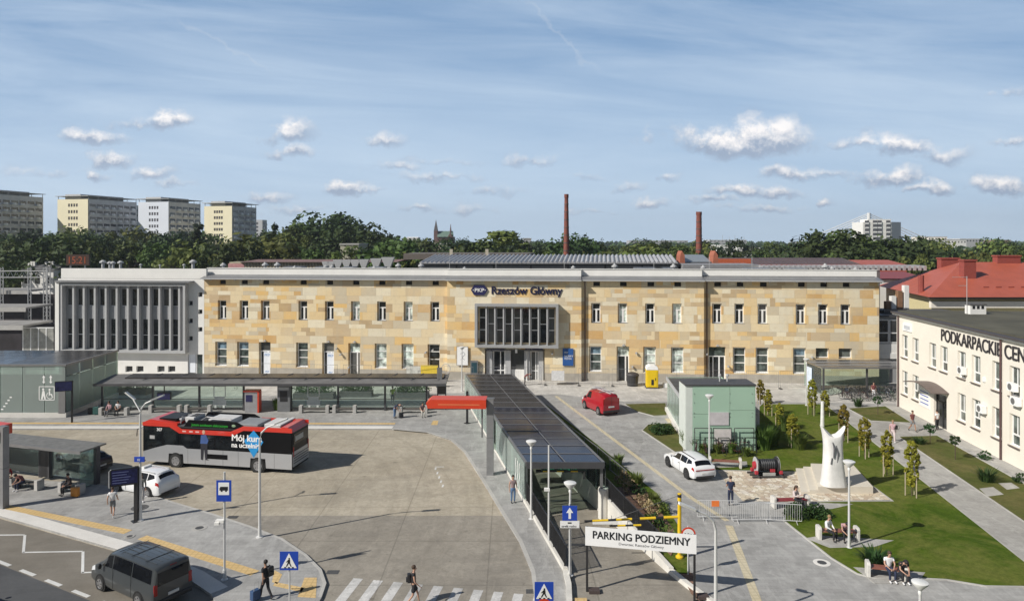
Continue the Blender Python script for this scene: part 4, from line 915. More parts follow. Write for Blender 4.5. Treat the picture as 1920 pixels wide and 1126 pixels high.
MB().box(gx0 - .02, gy0 + .02, .12, gx0 + .49, gy0 + .085, gh).build('corner_panel', M_GWH, gb_); MB().box(gx0 - .06, gy0 + .1, .12, gx0 - .001, gy1, gh).build('side_panel', M_GWH, gb_); MB().box(gx1, gy0, .12, gx1 + .05, gy1, gh).build('side_panel', M_GPAN, gb_)
MB().box(gx0 - .1, gy0 - .06, gh, gx1 + .1, gy1 + .1, gh + .12).build('roof', M_STEEL, gb_)
for x in (gx0 + 3.4, gx0 + .6, gx1 - .2):
    for z in (4.6, 3.9, 3.1, 2.8, 1.6):
        MB().ball((x, gy0 - .02, z), .035, 6, 4).build('panel_clamp', M_STEELG, gb_)
MB().box(gx0 + 1.75, gy0 - .06, 2.15, gx0 + 3.3, gy0 - .01, 3.15).build('notice_panel', mat('pale pinkish grey board', (.55, .52, .54), .5), gb_)
for a, b in ((.55, 1.9), (2.0, 3.45), (3.65, 5.2)):
    mb = MB(); z1 = 1.95; mb.box(gx0 + a, gy0 - .3, .1, gx0 + a + .05, gy0 - .25, z1).box(gx0 + b - .05, gy0 - .3, .1, gx0 + b, gy0 - .25, z1).box(gx0 + a, gy0 - .3, z1, gx0 + b, gy0 - .25, z1 + .05).build('screen_frame', M_STEEL, gb_)
MB().box(gx0 + 2.1, gy0 - .27, .4, gx0 + 3.4, gy0 - .26, 1.9).build('poster', mat('faded poster', (.6, .56, .55), .6), gb_)
for x in (16.6, 17.2): MB().lathe([(.06, gh + .1), (.06, gh + .5), (.14, gh + .55), (.1, gh + .7)], (x, 55.4, 0), 8).build('roof_vent', M_GRAYL, gb_)
# low wing with slatted roof behind, its side wall slightly skewed
def wx(D): return 14.12 + (D - 56.4) * .082
MB().prism([(wx(56.5), 56.5), (19.2, 56.5), (20.2, 67), (wx(67), 67)], 3.2, 3.3).build('wing_roof', M_ROOFG, gb_)
for k in range(17): a = 56.7 + k * .6; MB().box(wx(a) + .15, a, 3.3, 19.0, a + .1, 3.36).build('roof_slat', M_STEELG, gb_)
for nm_, o0, o1, z0, z1, m_ in (('wing_roof_edge', -.1, -.003, 3.1, 3.42, M_GRAYL), ('wing_base', -.2, .1, .1, .48, M_KERB)): MB().prism([(wx(56.4) + o0, 56.4), (wx(56.4) + o1, 56.4), (wx(67.1) + o1, 67.1), (wx(67.1) + o0, 67.1)], z0, z1).build(nm_, m_, gb_)
for k in range(6): a = 56.5 + k * 1.74; MB().prism([(wx(a + .04), a + .04), (wx(a + .04) + .03, a + .04), (wx(a + 1.68) + .03, a + 1.68), (wx(a + 1.68), a + 1.68)], .5, 3.09).build('wing_pane', M_GLASSF, gb_)
MB().prism([(19.2, 56.4), (19.3, 56.4), (20.3, 67.1), (20.2, 67.1)], .1, 3.4).build('wing_wall', M_GPAN, gb_); MB().box(15.1, 67.01, .1, 20.1, 67.07, 3.4).build('wing_wall', M_GLASSF, gb_)
# ---------------------------------------------------------------- bike shelter
bk = thing('bicycle_shelter', 'grey glass roofed bicycle shelter against the right end of the station', 'bicycle shelter', (0, 0, 0))
bx0_, bx1_, by0, by1, bh = XD(1541, 73), XD(1690, 73) + 1.2, 73.0, 77.9, 3.15
k = bx0_
while k < bx1_ - .5:
    MB().box(k + .03, by0, bh, min(k + 1.9, bx1_) - .03, by1, bh + .05).build('roof_pane', mat('smoked roof glass', (.10, .10, .105), .25, 0, var=.2, scale=.6), bk); k += 1.9
MB().box(bx0_ - .05, by0 - .1, bh - .06, bx1_, by0 - .003, bh + .1).build('fascia', M_STEELG, bk); MB().box(bx0_, by0 + 1.6, bh + .055, bx1_, by0 + 1.66, bh + .09).build('roof_bar', M_GRAYL, bk); MB().box(bx0_, by0 + 3.3, bh + .055, bx1_, by0 + 3.36, bh + .09).build('roof_bar', M_GRAYL, bk)
for x in (bx0_ + .3, (bx0_ + bx1_) / 2 + .1, bx1_ - .3): MB().box(x - .08, by0 + .2, PZ, x + .08, by0 + .36, bh - .02).build('post', M_STEEL, bk)
MB().box(bx0_ + .1, by0 + .4, .4, bx0_ + .13, by1 - .3, bh - .1).build('end_pane', M_GLASS, bk); MB().box(bx0_ + .2, by1 - .3, .4, bx1_, by1 - .27, 2.2).build('wall_pane', M_GLASS, bk)
MB().box(bx0_ - .02, by1 - 2.4, .3, bx0_ + .03, by1 - 1.2, 2.7).build('poster', mat('pale blue poster', (.6, .68, .8), .5, var=.2, scale=2), bk)
# ---------------------------------------------------------------- cream building, right
CW = Vector((38.4, 69.2)); CE = Vector((35.4, 38.0)); cd = (CE - CW).normalized(); CLn = (CE - CW).length
# wall local frame: x along from the far corner towards the viewer, y into the building
cr = thing('office_building', 'cream two storey office building with black lettering and flat mossy roof', 'building', (CW.x, CW.y, PZ), math.atan2(cd.y, cd.x))
def cu(px):  # distance along the wall at a photo column
    dx = (px - 960) / F; return (dx * CW.y - CW.x) / (cd.x - dx * cd.y)
def czz(px, py): D = CW.y + cd.y * cu(px); return ZD(py, D) - PZ
M_CREAM = mat('cream render', (.78, .73, .64), .8, var=.045, scale=.5); CH = 9.25
pairs_u = [(1695, 627, 667), (1715, 632, 673), (1747, 640, 680), (1768, 645, 687), (1801, 655, 702), (1828, 662, 708), (1867, 673, 720), (1900, 682, 729)]
pairs_l = [(1695, 697, 737), (1715, 705, 746), (1801, 736, 782), (1828, 747, 793), (1867, 761, 812), (1900, 776, 826)]
ops = []; zu0, zu1 = 5.05, 7.25; zl0, zl1 = 1.45, 3.75
for px, a, b in pairs_u: ops.append((cu(px) - .45, cu(px) + .75, zu0, zu1))
for px, a, b in pairs_l: ops.append((cu(px) - .45, cu(px) + .75, zl0, zl1))
dop = (cu(1751), cu(1775), .02, 3.0)
mb = MB(); wall_grid(mb, CLn, 0, CH, ops + [dop], depth=.32); mb.add([(0, 0, 0), (0, 24, 0), (0, 24, CH), (0, 0, CH)], [(0, 1, 2, 3)]); mb.add([(CLn, 0, 0), (CLn, 24, 0), (CLn, 24, CH), (CLn, 0, CH), (0, 24, 0), (0, 24, CH)], [(0, 1, 2, 3), (1, 2, 5, 4)])
mb.build('wall', M_CREAM, cr)
def cwin(u0, u1, z0, z1):
    m_ = MB(); a, b = u0 + .02, u1 - .02; m_.box(a, .2, z0, b, .28, z0 + .1); m_.box(a, .2, z1 - .1, b, .28, z1); m_.box(a, .2, z0 + .1, a + .08, .28, z1 - .1); m_.box(b - .1, .2, z0 + .1, b, .28, z1 - .1); m_.box(a + .08, .2, z0 + .75, b - .1, .28, z0 + .87); m_.box((a + b) / 2 - .04, .2, z0 + .87, (a + b) / 2 + .04, .28, z1 - .1)
    f = m_.build('window', M_WHITE, cr); MB().box(a + .02, .25, z0 + .02, b - .02, .265, z1 - .02).build('pane', M_PANEH, f); MB().box(u0 - .05, -.14, z0 - .08, u1 + .05, .2, z0 - .02).build('sill', mat('brown sill', (.12, .09, .08), .5), f)
for o_ in ops: cwin(*o_)
m_ = MB(); a, b = dop[:2]; m_.box(a, .2, 0, a + .1, .28, 2.95); m_.box(b - .1, .2, 0, b, .28, 2.95); m_.box(a, .2, 2.2, b, .28, 2.3); m_.box((a + b) / 2 - .04, .2, 0, (a + b) / 2 + .04, .28, 2.2); d = m_.build('door', M_BLACK, cr); MB().box(a + .02, .24, 0, b - .02, .26, 2.95).build('pane', M_PANE, d)
# arched entrance canopy
pr = [(-1.5 + 3 * i / 10, .0 + .38 * math.sin(math.pi * i / 10)) for i in range(11)]; ucx = (cu(1727) + cu(1772)) / 2 + .2
hwid = (cu(1777) - cu(1722)) / 2
pr = [(ucx - hwid + 2 * hwid * i / 10, 3.35 + .42 * math.sin(math.pi * i / 10)) for i in range(11)]
MB().extr(pr + [(x, z - .07) for x, z in pr[::-1]], -1.5, -.003, 'y').build('entrance_canopy', mat('brown canopy sheet', (.13, .1, .09), .5, var=.15), cr)
bd = MB().box(cu(1727) - .2, -.06, 1.2, cu(1744), -.003, 3.3).build('notice_board', WH, cr)
for k in range(4): MB().box(cu(1727), -.07, 1.5 + k * .35, cu(1742), -.062, 1.58 + k * .35).build('notice_line', BL, bd)
# roof, eaves, gutter
MB().box(-.3, .25, CH + .02, CLn, 24, CH + .22).build('roof', mat('mossy bitumen roof', (.085, .08, .055), .9, var=.35, scale=.3), cr)
MB().box(-.35, -.45, CH - .02, CLn, .24, CH + .12).build('eaves', mat('dark eaves', (.07, .06, .06), .6), cr); MB().box(-.35, -.3, CH - .16, CLn, -.003, CH - .025).build('gutter', M_REND, cr)
for px in (1686, 1879): MB().tube([(cu(px), -.12, 0), (cu(px), -.12, CH - .05)], .075).build('downpipe', mat('dark brown pipe', (.09, .05, .05), .5), cr)
zt_ = 7.72
for s_, pa, pb in (('PODKARPACKIE', 1765, 1877), ('CENTRUM', 1884, 1985)):
    t = text_mesh('wall_lettering', s_, 1.48, mat('lettering black', (.03, .028, .035), .5), cr, (cu(pa), -.045, zt_), (R(90), 0, 0), .04); t.scale = ((cu(pb) - cu(pa)) / t.dimensions.x, 1, 1)
lg = MB().box(cu(1695) - .1, -.1, 7.7, cu(1710), -.003, 8.45).build('white_plate', WH, cr); MB().box(cu(1697), -.11, 7.9, cu(1708), -.101, 8.25).box(cu(1700), -.11, 7.78, cu(1704), -.101, 7.85).build('plate_mark', mat('faint grey', (.5, .52, .56)), lg)
MB().extr([(cu(1727) + .15 * math.cos(k), 5.2 + .15 * math.sin(k)) for k in range(6)], -.03, -.003, 'y').build('wall_plate', WH, cr) if False else None
def acu(px, py, lab):
    m_ = MB().box(-.42, -.4, -.3, .42, -.08, .3); m_.box(-.35, -.08, -.34, -.3, -.003, .1); m_.box(.3, -.08, -.34, .35, -.003, .1); o = m_.build('air_conditioner', WH, cr); o.location = (cu(px), 0, czz(px, py)); g = MB().lathe([(.24, -.41), (.24, -.401)], (-.08, 0, 0), 14, 'y').build('fan_grille', M_STEELG, o)
for px, py in ((1809, 694), (1846, 766), (1905, 725), (1911, 752)): acu(px, py, '')
for px in (1844,): MB().box(cu(px), -.1, 5.4, cu(px) + .3, -.003, 5.75).build('wall_box', WH, cr)
# chimney and aerial on its roof
MB().box(12, 6.2, CH + .2, 16.2, 7.2, CH + 1.0).build('chimney', M_REND, cr) if False else None
# chimney
ch = thing('roof_chimney', 'white block chimney with dark vents on the mossy office roof', 'chimney', (XD(1829, 66), 66, CH + PZ + .22)); MB().box(-.75, -.4, 0, .75, .4, .85).build('stack', M_REND, ch); MB().box(-.8, -.45, .85, .8, .45, .95).build('cap', M_DARK, ch)
for k in range(3): MB().box(-.55 + k * .42, -.41, .5, -.3 + k * .42, -.401, .8).build('vent', M_BLACK, ch)
ar = MB().tube([(0, 0, 0), (0, 0, 3.6)], .03, 6).tube([(-1.4, 0, 3.5), (0, 0, 3.5)], .02, 5).tube([(-.8, 0, 2.7), (0, 0, 2.7)], .02, 5).build('aerial', M_GRAYL); ar.location = (XD(1813, 66), 66, CH + PZ + .2); tag(ar, 'thin white aerial beside the white chimney on the office roof', 'aerial')
# paved apron along the wall
o = MB().box(-.5, -1.1, 0, CLn + 6, -.003, .02).build('wall_apron', M_PATH); o.location = (CW.x, CW.y, PZ); o.rotation_euler = (0, 0, math.atan2(cd.y, cd.x)); o['kind'] = 'structure'
# ---------------------------------------------------------------- link building between station and office
lk_ = thing('link_building', 'low grey and white link block squeezed between the station and the cream office', 'building', (0, 0, 0))
lx0, lx1, ly = 42.0, 50, 80.5
MB().box(lx0, ly, .1, lx1, ly + 8, 7.7).build('wall', M_GRAYR, lk_); MB().box(lx0, ly - .3, 7.7, lx1, ly + 8, 7.95).build('roof', M_STEEL, lk_); MB().box(lx0, ly - .2, 2.9, lx1, ly - .003, 3.5).build('ledge', M_REND, lk_); MB().box(lx0, ly - .1, 3.5, lx1, ly - .003, 4.6).build('panel', M_REND, lk_)
for k in range(3):
    f = MB().box(lx0 + .2 + k * 1.6, ly - .06, 4.7, lx0 + 1.7 + k * 1.6, ly - .003, 7.4).build('window', M_WHITE, lk_); MB().box(lx0 + .3 + k * 1.6, ly - .08, 4.85, lx0 + 1.6 + k * 1.6, ly - .062, 5.8).build('pane', M_PANE, f); MB().box(lx0 + .3 + k * 1.6, ly - .08, 5.95, lx0 + 1.6 + k * 1.6, ly - .062, 7.3).build('pane', M_PANE, f)
# ================================================================ railway side, behind the station
M_REDR = mat('red roof sheet', (.40, .10, .06), .5, var=.1, scale=.6); M_BRN = mat('brown red hall roof', (.13, .075, .07), .5, .2, var=.25, scale=.4)
M_YELW = mat('pale yellow render', (.66, .58, .33), .8, var=.05); M_SILV = mat('silver corrugated sheet', (.40, .40, .41), .5, .15, var=.15, scale=.5)
M_LOUV = mat('grey louvre', (.2, .2, .205), .5, .4)
hall = thing('train_hall', 'long grey train hall with a scalloped metal roof behind the station centre', 'building', (0, 0, 0))
D = 104.0
x0, x1 = XD(785, D), XD(1272, D); zt, zb = ZD(482, D), ZD(494, D); n = 58; p = (x1 - x0) / n
mb = MB()
for k in range(n):
    a = x0 + k * p; pts = [(a + p * i / 6, math.sin(math.pi * i / 6) * .34) for i in range(7)]
    vs = [(x, D, zb + h) for x, h in pts] + [(x + 1.2, D + 9, zt + h * .9) for x, h in pts]
    mb.add(vs, [(i, i + 1, i + 8, i + 7) for i in range(6)] + [tuple(range(7))])
mb.build('scalloped_roof', M_SILV, hall)
MB().box(x0 - .3, D - .3, zb - .2, x1 + .3, D - .02, zb).build('fascia', M_BLACK, hall)
mb = MB().box(x0, D, 0, x1, D + 9, zb - .21)
for k in range(5): mb.box(x0 + .2, D - .12, zb - .5 - k * .32, x1 - .2, D - .002, zb - .38 - k * .32)
mb.build('louvred_wall', M_LOUV, hall)
for k in range(1, 7): MB().box(x0 + (x1 - x0) * k / 7, D - .2, zb - 2.2, x0 + (x1 - x0) * k / 7 + .25, D - .13, zb - .22).build('wall_joint', M_BLACK, hall)
for px in (843, 910): MB().box(XD(px, D + 9), D + 9, zt - .3, XD(px, D + 9) + .5, D + 9.5, zt + 1.1).build('vent_block', mat('buff block', (.42, .38, .3), .8), hall)
MB().prism([(XD(760, D + 12), D + 10), (XD(990, D + 12), D + 10), (XD(1000, D + 30), D + 22), (XD(790, D + 30), D + 22)], zt - .6, zt + .35).build('rear_roof', mat('dull brown roof', (.14, .12, .105), .8), hall)
gs = thing('grey_shed', 'plain grey louvred shed roof right of the scalloped hall behind the station', 'building', (0, 0, 0))
MB().box(x1 + .4, 103, 0, XD(1425, 103), 110, ZD(496, 103)).build('wall', mat('shed grey', (.26, .26, .27), .6), gs)
MB().box(XD(1430, 100), 100, 0, XD(1650, 100), 103, ZD(507, 100)).build('wall', M_LOUV, gs)
mb = MB(); k = XD(1430, 100)
while k < XD(1740, 100): mb.prism([(k, 99.9), (k + .35, 99.9), (k + 1.0, 104), (k + .65, 104)], ZD(507, 100) + .01, ZD(498, 100)); k += .75
mb.build('ribbed_roof', M_SILV, gs)
rh = thing('red_roof_hall', 'long hall with brown red glazed roof and bright red edge behind the right wing', 'building', (0, 0, 0))
D = 125; a0, a1 = XD(1350, D), XD(1612, D); MB().box(a0, D, 0, XD(1700, D), D + 14, ZD(500, D)).build('wall', M_REDR, rh)
MB().extr([(D, ZD(497, D)), (D + 8, ZD(483, D + 8)), (D + 16, ZD(497, D))], a0, a1, 'x').build('glazed_roof', M_BRN, rh)
MB().box(a0 - .4, D - .3, ZD(498.5, D), a1 + 1, D - .01, ZD(495.5, D)).build('red_gutter', M_REDR, rh); MB().box(a0 - 1.2, D - .2, ZD(498, D), a0 + 5.5, D + .4, ZD(485, D)).build('gable', mat('orange red gable', (.5, .12, .05), .6), rh)
for k in range(22): MB().extr([(D - .02, ZD(497, D) + .06), (D + 8, ZD(483, D + 8) + .06), (D + 8, ZD(483, D + 8) - .1), (D - .02, ZD(497, D) - .1)], a0 + 2 + k * 1.12, a0 + 2.1 + k * 1.12).build('glazing_bar', M_DARK, rh)
MB().extr([(D + 1, ZD(499, D)), (D + 9, ZD(487, D + 9)), (D + 17, ZD(499, D))], a1 + .5, XD(1716, D), 'x').build('red_roof', M_REDR, rh)
rs = thing('red_shed', 'low dark red roofed shed between the station end and the red tiled house', 'building', (0, 0, 0))
MB().box(XD(1650, 110), 110, 0, XD(1740, 110), 115, ZD(524, 110)).build('wall', M_REND, rs); MB().extr([(109.6, ZD(522, 110)), (117, ZD(509, 117)), (117, ZD(512, 117))], XD(1630, 110), XD(1742, 110)).build('roof', mat('dark red roof', (.25, .05, .045), .5), rs)
gl = thing('skylight_house', 'small grey glazed roof between two orange brick gable ends at the second chimney', 'building', (0, 0, 0))
D = 112; MB().box(XD(1272, D), D, 0, XD(1342, D), D + 6, ZD(492, D)).build('wall', M_LOUV, gl); MB().extr([(D, ZD(491, D)), (D + 5, ZD(477, D + 5)), (D + 5, ZD(491, D + 5))], XD(1283, D), XD(1334, D)).build('glass_roof', mat('pale glass roof', (.22, .24, .25), .3), gl)
for px in (1273, 1335): MB().extr([(XD(px, D), ZD(495, D)), (XD(px + 10, D), ZD(495, D)), (XD(px + 9, D), ZD(478, D)), (XD(px + 4, D), ZD(470, D)), (XD(px + 1, D), ZD(478, D))], D - .6, D + 2, 'y').build('brick_gable', mat('orange brick', (.36, .12, .07), .8), gl)
# platform hall roofs left of the hall
gh_ = thing('graffiti_wall', 'long low yellow and pink panelled train wall behind the white parapet, left of centre', 'train', (0, 0, 0))
D = 112; MB().box(XD(430, D), D, 0, XD(600, D), D + 3, ZD(491, D)).build('panel_wall', mat('painted train panels', (.42, .38, .27), .7, var=.3, scale=.8), gh_); MB().box(XD(428, D), D - .05, 1.2, XD(458, D), D - .003, ZD(494, D)).build('pink_panel', mat('faded pink', (.5, .25, .25), .7, var=.3, scale=1.5), gh_)
for k in range(24): MB().box(XD(462 + k * 5.8, D), D - .08, 1, XD(462 + k * 5.8, D) + .12, D - .003, ZD(492, D)).build('panel_rib', mat('rib brown', (.2, .16, .12)), gh_)
MB().extr([(D - .5, ZD(491, D)), (D + 8, ZD(486, D + 8)), (D + 14, ZD(491, D))], XD(450, D), XD(745, D)).build('roof', mat('rust platform roof', (.2, .12, .105), .7, var=.3, scale=.6), gh_)
sk = MB().extr([(-.95, 1.15), (.95, 1.15), (0, -.6)], -.6, .6, 'y'); sk0 = sk.build('roof_sail', M_GRAYL); tag(sk0, 'white V shaped roof light, left end of the row behind the parapet', 'roof light', 'row of V shaped roof lights')
sl = [(612, 1, 'small white V shaped roof light, first of the row from the left'), (622, 1, 'small white V shaped roof light, second of the row from the left'), (635, 1.3, 'white V shaped roof light, third of the row from the left'), (651, 1.3, 'white V shaped roof light in the middle of the row'), (667, 1.3, 'white V shaped roof light just right of the middle of the row'), (683, 1.35, 'off white V shaped roof light left of the grey ones'), (706, 1.5, 'grey V shaped roof light, second from the right end of the row'), (728, 1.7, 'largest grey V shaped roof light at the right end of the row')]
for i, (px, s, lab) in enumerate(sl):
    o = sk0 if i == 0 else sk0.copy()
    if i: COL.objects.link(o)
    o.location = (XD(px, 108), 108, ZD(502, 108)); o.scale = (s * .62, 1, s * .85); o['label'] = lab
# ---------------------------------------------------------------- left: platform roofs and gantry
pr_ = thing('platform_roofs', 'stack of long grey concrete platform roofs left of the white annex', 'platform roof', (0, 0, 0))
for D, yt, yb, m in ((92, 602, 652, M_CONCW), (100, 571, 600, M_CONCW), (112, 541, 551, M_CONCW)):
    x1 = XD(103, D) - .3; z = ZD(yt, D); MB().box(x1 - 22, D - 5.5, z - .1, x1, D, z + .15).build('roof_slab', mat('platform roof grey', (.27, .26, .245), .85, var=.2, scale=.7), pr_); MB().box(x1 - 22, D - 5.6, z - .45, x1, D - 5.5, z + .1).build('roof_fascia', M_CONCW, pr_)
    for k in range(4): MB().box(x1 - 2 - k * 6, D - 3, 0, x1 - 1.7 - k * 6, D - 2.7, z - .1).build('post', M_STEEL, pr_)
MB().box(XD(0, 96) - 8, 96.5, 0, XD(103, 96), 97, ZD(600, 96) - .5).build('shaded_train_side', mat('dark shade side', (.03, .025, .03), .6, var=.5, scale=.5), pr_)  # shade under the platform roofs put into the near-black colour
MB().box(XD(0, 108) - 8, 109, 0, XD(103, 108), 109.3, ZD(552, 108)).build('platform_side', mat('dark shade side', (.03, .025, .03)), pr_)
st = thing('platform_screen', 'white framed glazed screen under the platform roof beside the annex', 'screen', (0, 0, 0)); D = 88
for k in range(4):
    a = XD(42 + k * 14.5, D); f = MB().box(a, D, ZD(652, D) - 1, a + .12, D + .1, ZD(615, D)).box(a, D, ZD(615, D), a + 1.0, D + .1, ZD(615, D) + .12).build('frame', M_WHITE, st); MB().box(a + .12, D + .04, 1, a + .98, D + .06, ZD(615, D)).build('pane', mat('milky pane', (.3, .3, .28), .4, var=.4, scale=1.5), f)
gt = thing('overhead_gantry', 'pale lattice gantry over the tracks at the left edge', 'gantry', (0, 0, 0)); D = 106
mb = MB(); za, zb_ = ZD(520, D), ZD(508, D); xa, xb = XD(-30, D), XD(90, D)
mb.tube([(xa, D, za), (xb, D, za)], .07, 5).tube([(xa, D, zb_), (xb, D, zb_)], .07, 5); k = xa
while k < xb - .6: mb.tube([(k, D, za), (k + .45, D, zb_), (k + .9, D, za)], .045, 4); k += .9
mb.build('truss', M_GRAYL, gt)
for px in (3, 55, 84, 91):
    x = XD(px, D); mb = MB().tube([(x - .2, D, 0), (x - .2, D, zb_ + .5)], .07, 5).tube([(x + .25, D, 0), (x + .25, D, zb_ + .5)], .07, 5)
    for k in range(16): mb.tube([(x - .2, D, 3 + k * .6), (x + .25, D, 3.6 + k * .6)] if k % 2 else [(x + .25, D, 3 + k * .6), (x - .2, D, 3.6 + k * .6)], .035, 4)
    mb.build('mast', M_GRAYL, gt)
def gable_house(name, lab, px0, px1, D, yw, yr, wm, rm, dep=8, wins=0, cat='building', rows=1):
    t = thing(name, lab, cat, (0, 0, 0)); a, b = XD(px0, D), XD(px1, D); zw, zr_ = ZD(yw, D), ZD(yr, D)
    MB().box(a, D, 0, b, D + dep, zw).build('wall', wm, t)
    if yr != yw: MB().extr([(D - .3, zw + .01), (D + dep / 2, zr_), (D + dep + .3, zw + .01)], a - .3, b + .3).build('roof', rm, t)
    else: MB().box(a - .2, D - .2, zw + .01, b + .2, D + dep, zw + .4).build('roof', rm, t)
    for r in range(rows):
        for k in range(wins):
            x = a + (b - a) * (k + .3) / wins; z = zw - 2.6 - r * 3.2; MB().box(x, D - .06, z, x + (b - a) / wins * .42, D - .003, z + 1.5).build('window', M_PANE, t)
    return t
t = gable_house('track_house', 'small white house with red frames and grey roof behind the gantry', 40, 100, 135, 506, 497, M_REND, mat('slate roof', (.13, .13, .135), .8), 8, 3)
for k, px in enumerate((52, 57, 62, 84, 90, 97)): D = 138; MB().box(XD(px, D), D, ZD(502, D), XD(px, D) + .35, D + .5, ZD(490, D)).build('chimney_pot', M_REND, t)
gable_house('beige_block', 'windowless beige block among the trees left of the church', 638, 672, 190, 459, 459, mat('beige block', (.42, .40, .31), .8), M_CONCW, 12)
gable_house('beige_block', 'pale buff flat block below the church among trees', 811, 838, 260, 458, 458, mat('beige block', (.42, .40, .31)), M_CONCW, 14)
gable_house('grey_block', 'grey apartment block half hidden right of the big round tree', 982, 996, 300, 448, 448, M_GRAYL, M_CONCW, 14, 3, rows=3)
gable_house('grey_block', 'low pale block in the trees between the two brick chimneys', 1118, 1142, 330, 470, 470, M_REND, M_CONCW, 14, 4)
gable_house('white_hall', 'white flat warehouse in the trees right of the second chimney', 1383, 1424, 300, 466, 466, M_REND, M_REND, 20, 5)
gable_house('white_hall', 'long low white warehouse roofs left of the hall by the second chimney', 1353, 1384, 340, 461, 461, M_REND, M_REND, 20)
gable_house('white_house', 'small white gabled house left of the big dark tree clump', 1512, 1523, 280, 466, 460, M_REND, M_REDR, 10, 2)
gable_house('white_house', 'tiny white houses on the skyline left of the church', 762, 782, 600, 446, 444, M_REND, M_REND, 20, 4)
gable_house('long_office', 'long white low block on the skyline right of the white tower', 1742, 1812, 700, 450, 450, M_REND, M_GRAYL, 30, 12)
gable_house('cream_block', 'cream block at the left end of the skyline offices right of the bridge', 1740, 1776, 720, 444, 444, M_CREAM, M_GRAYL, 30, 6)
gable_house('low_office', 'grey white office row further right on the skyline', 1800, 1845, 760, 448, 448, M_GRAYL, M_REND, 30, 8)
gable_house('pink_block', 'small pinkish brick block on the skyline near the right edge', 1872, 1895, 800, 450, 450, mat('pink brick', (.4, .25, .22), .8), M_CONCW, 30, 4)
gable_house('far_row', 'thin grey white roofs on the skyline behind the second chimney', 1330, 1400, 1100, 450, 450, M_GRAYL, M_REND, 30, 10)
gable_house('far_row', 'pale roof specks on the skyline between the two chimneys', 1180, 1290, 1200, 451, 451, M_GRAYL, M_REND, 30, 12)
# red hipped roof house, right
rd = thing('red_roofed_house', 'yellow house with broad red hipped roof and brick chimneys behind the office', 'building', (0, 0, 0))
ez = 9.6; Aa, Bb, Cc, Dd = (51.9, 86), (95, 86), (95, 107), (57, 107)
MB().prism([(52.6, 86.8), (95, 86.8), (95, 106), (57.2, 106)], 0, ez - .05).build('wall', M_YELW, rd)
MB().box(52.2, 86.3, ez - 1.4, 95, 86.79, ez - .6).build('cornice', M_CREAM, rd); MB().box(51.7, 85.8, ez - .25, 95, 86.2, ez).build('gutter', M_DARK, rd)
r1 = (62.5, 96.5, 13.6); r2 = (95, 96.5, 13.6)
mb = MB().add([(51.4, 85.5, ez), (95, 85.5, ez), (95, 107.5, ez), (56.6, 107.5, ez), r1, r2], [(0, 1, 5, 4), (2, 3, 4, 5), (3, 0, 4), (0, 3, 2, 1)]); rf = mb.build('roof', None or M_REDR, rd)
M_BRK = mat('red brick', (.27, .06, .045), .8, var=.15, scale=4)
for px, py, D, w_ in ((1819, 505, 91, 1.6), (1892, 496, 96, 3.2), (1782, 500, 99, 2.6)):
    x = XD(px, D); z = ZD(py, D); MB().box(x - w_ / 2, D, ez + .5, x + w_ / 2, D + 1, z + 1.1).box(x - w_ / 2 - .1, D - .1, z + 1.1, x + w_ / 2 + .1, D + 1.1, z + 1.3).build('chimney', M_BRK, rd)
MB().tube([(XD(1727, 90), 90, ez), (XD(1727, 90), 90, ZD(516, 90))], .35, 8).build('vent_pipe', M_BRK, rd)
for k in range(14): MB().box(64 + k * 1.6 - 4, 88.2, ez + 1.02, 64.7 + k * 1.6 - 4, 88.3, ez + 1.14).build('snow_guard', M_BRK, rd)
MB().prism([(44, 82), (52, 82), (52, 84), (44, 84)], 8.0, 8.3).build('side_roof', M_DARK, rd)
pp = thing('roof_plant', 'cluster of white ducts and units on the link roof beside the red roof', 'air handling unit', (0, 0, 0))
for k, px in enumerate((1662, 1672, 1684, 1696)): MB().box(XD(px, 84), 84, 8, XD(px, 84) + .55, 84.6, ZD(565 - k * 10, 84)).build('unit', M_REND if k % 2 else mat('copper duct', (.25, .14, .08)), pp)
# ---------------------------------------------------------------- brick chimneys
def stack(px, D, yt, r0, r1, lab):
    z = ZD(yt, D); t = thing('brick_chimney', lab, 'chimney', (XD(px, D), D, 0), 0, 'tall brick chimneys')
    m = mat('chimney brick', (.21, .065, .045), .85, var=.3, scale=1.2)
    MB().lathe([(r0, 0), (r1, z - 1), (r1 + .08, z - .9), (r1 + .08, z)], n=18).build('shaft', m, t, smooth=True)
    n = int(z / 2.0)
    for k in range(1, n): q = r0 + (r1 - r0) * k * 2 / z; MB().lathe([(q + .06, k * 2.0), (q + .06, k * 2.0 + .18)], n=18).build('iron_band', M_DARK, t)
stack(1062, 180, 364, 1.0, .5, 'taller red brick chimney behind the station centre'); stack(1310.5, 200, 397, 1.05, .75, 'shorter red brick chimney with iron bands, the one further right')
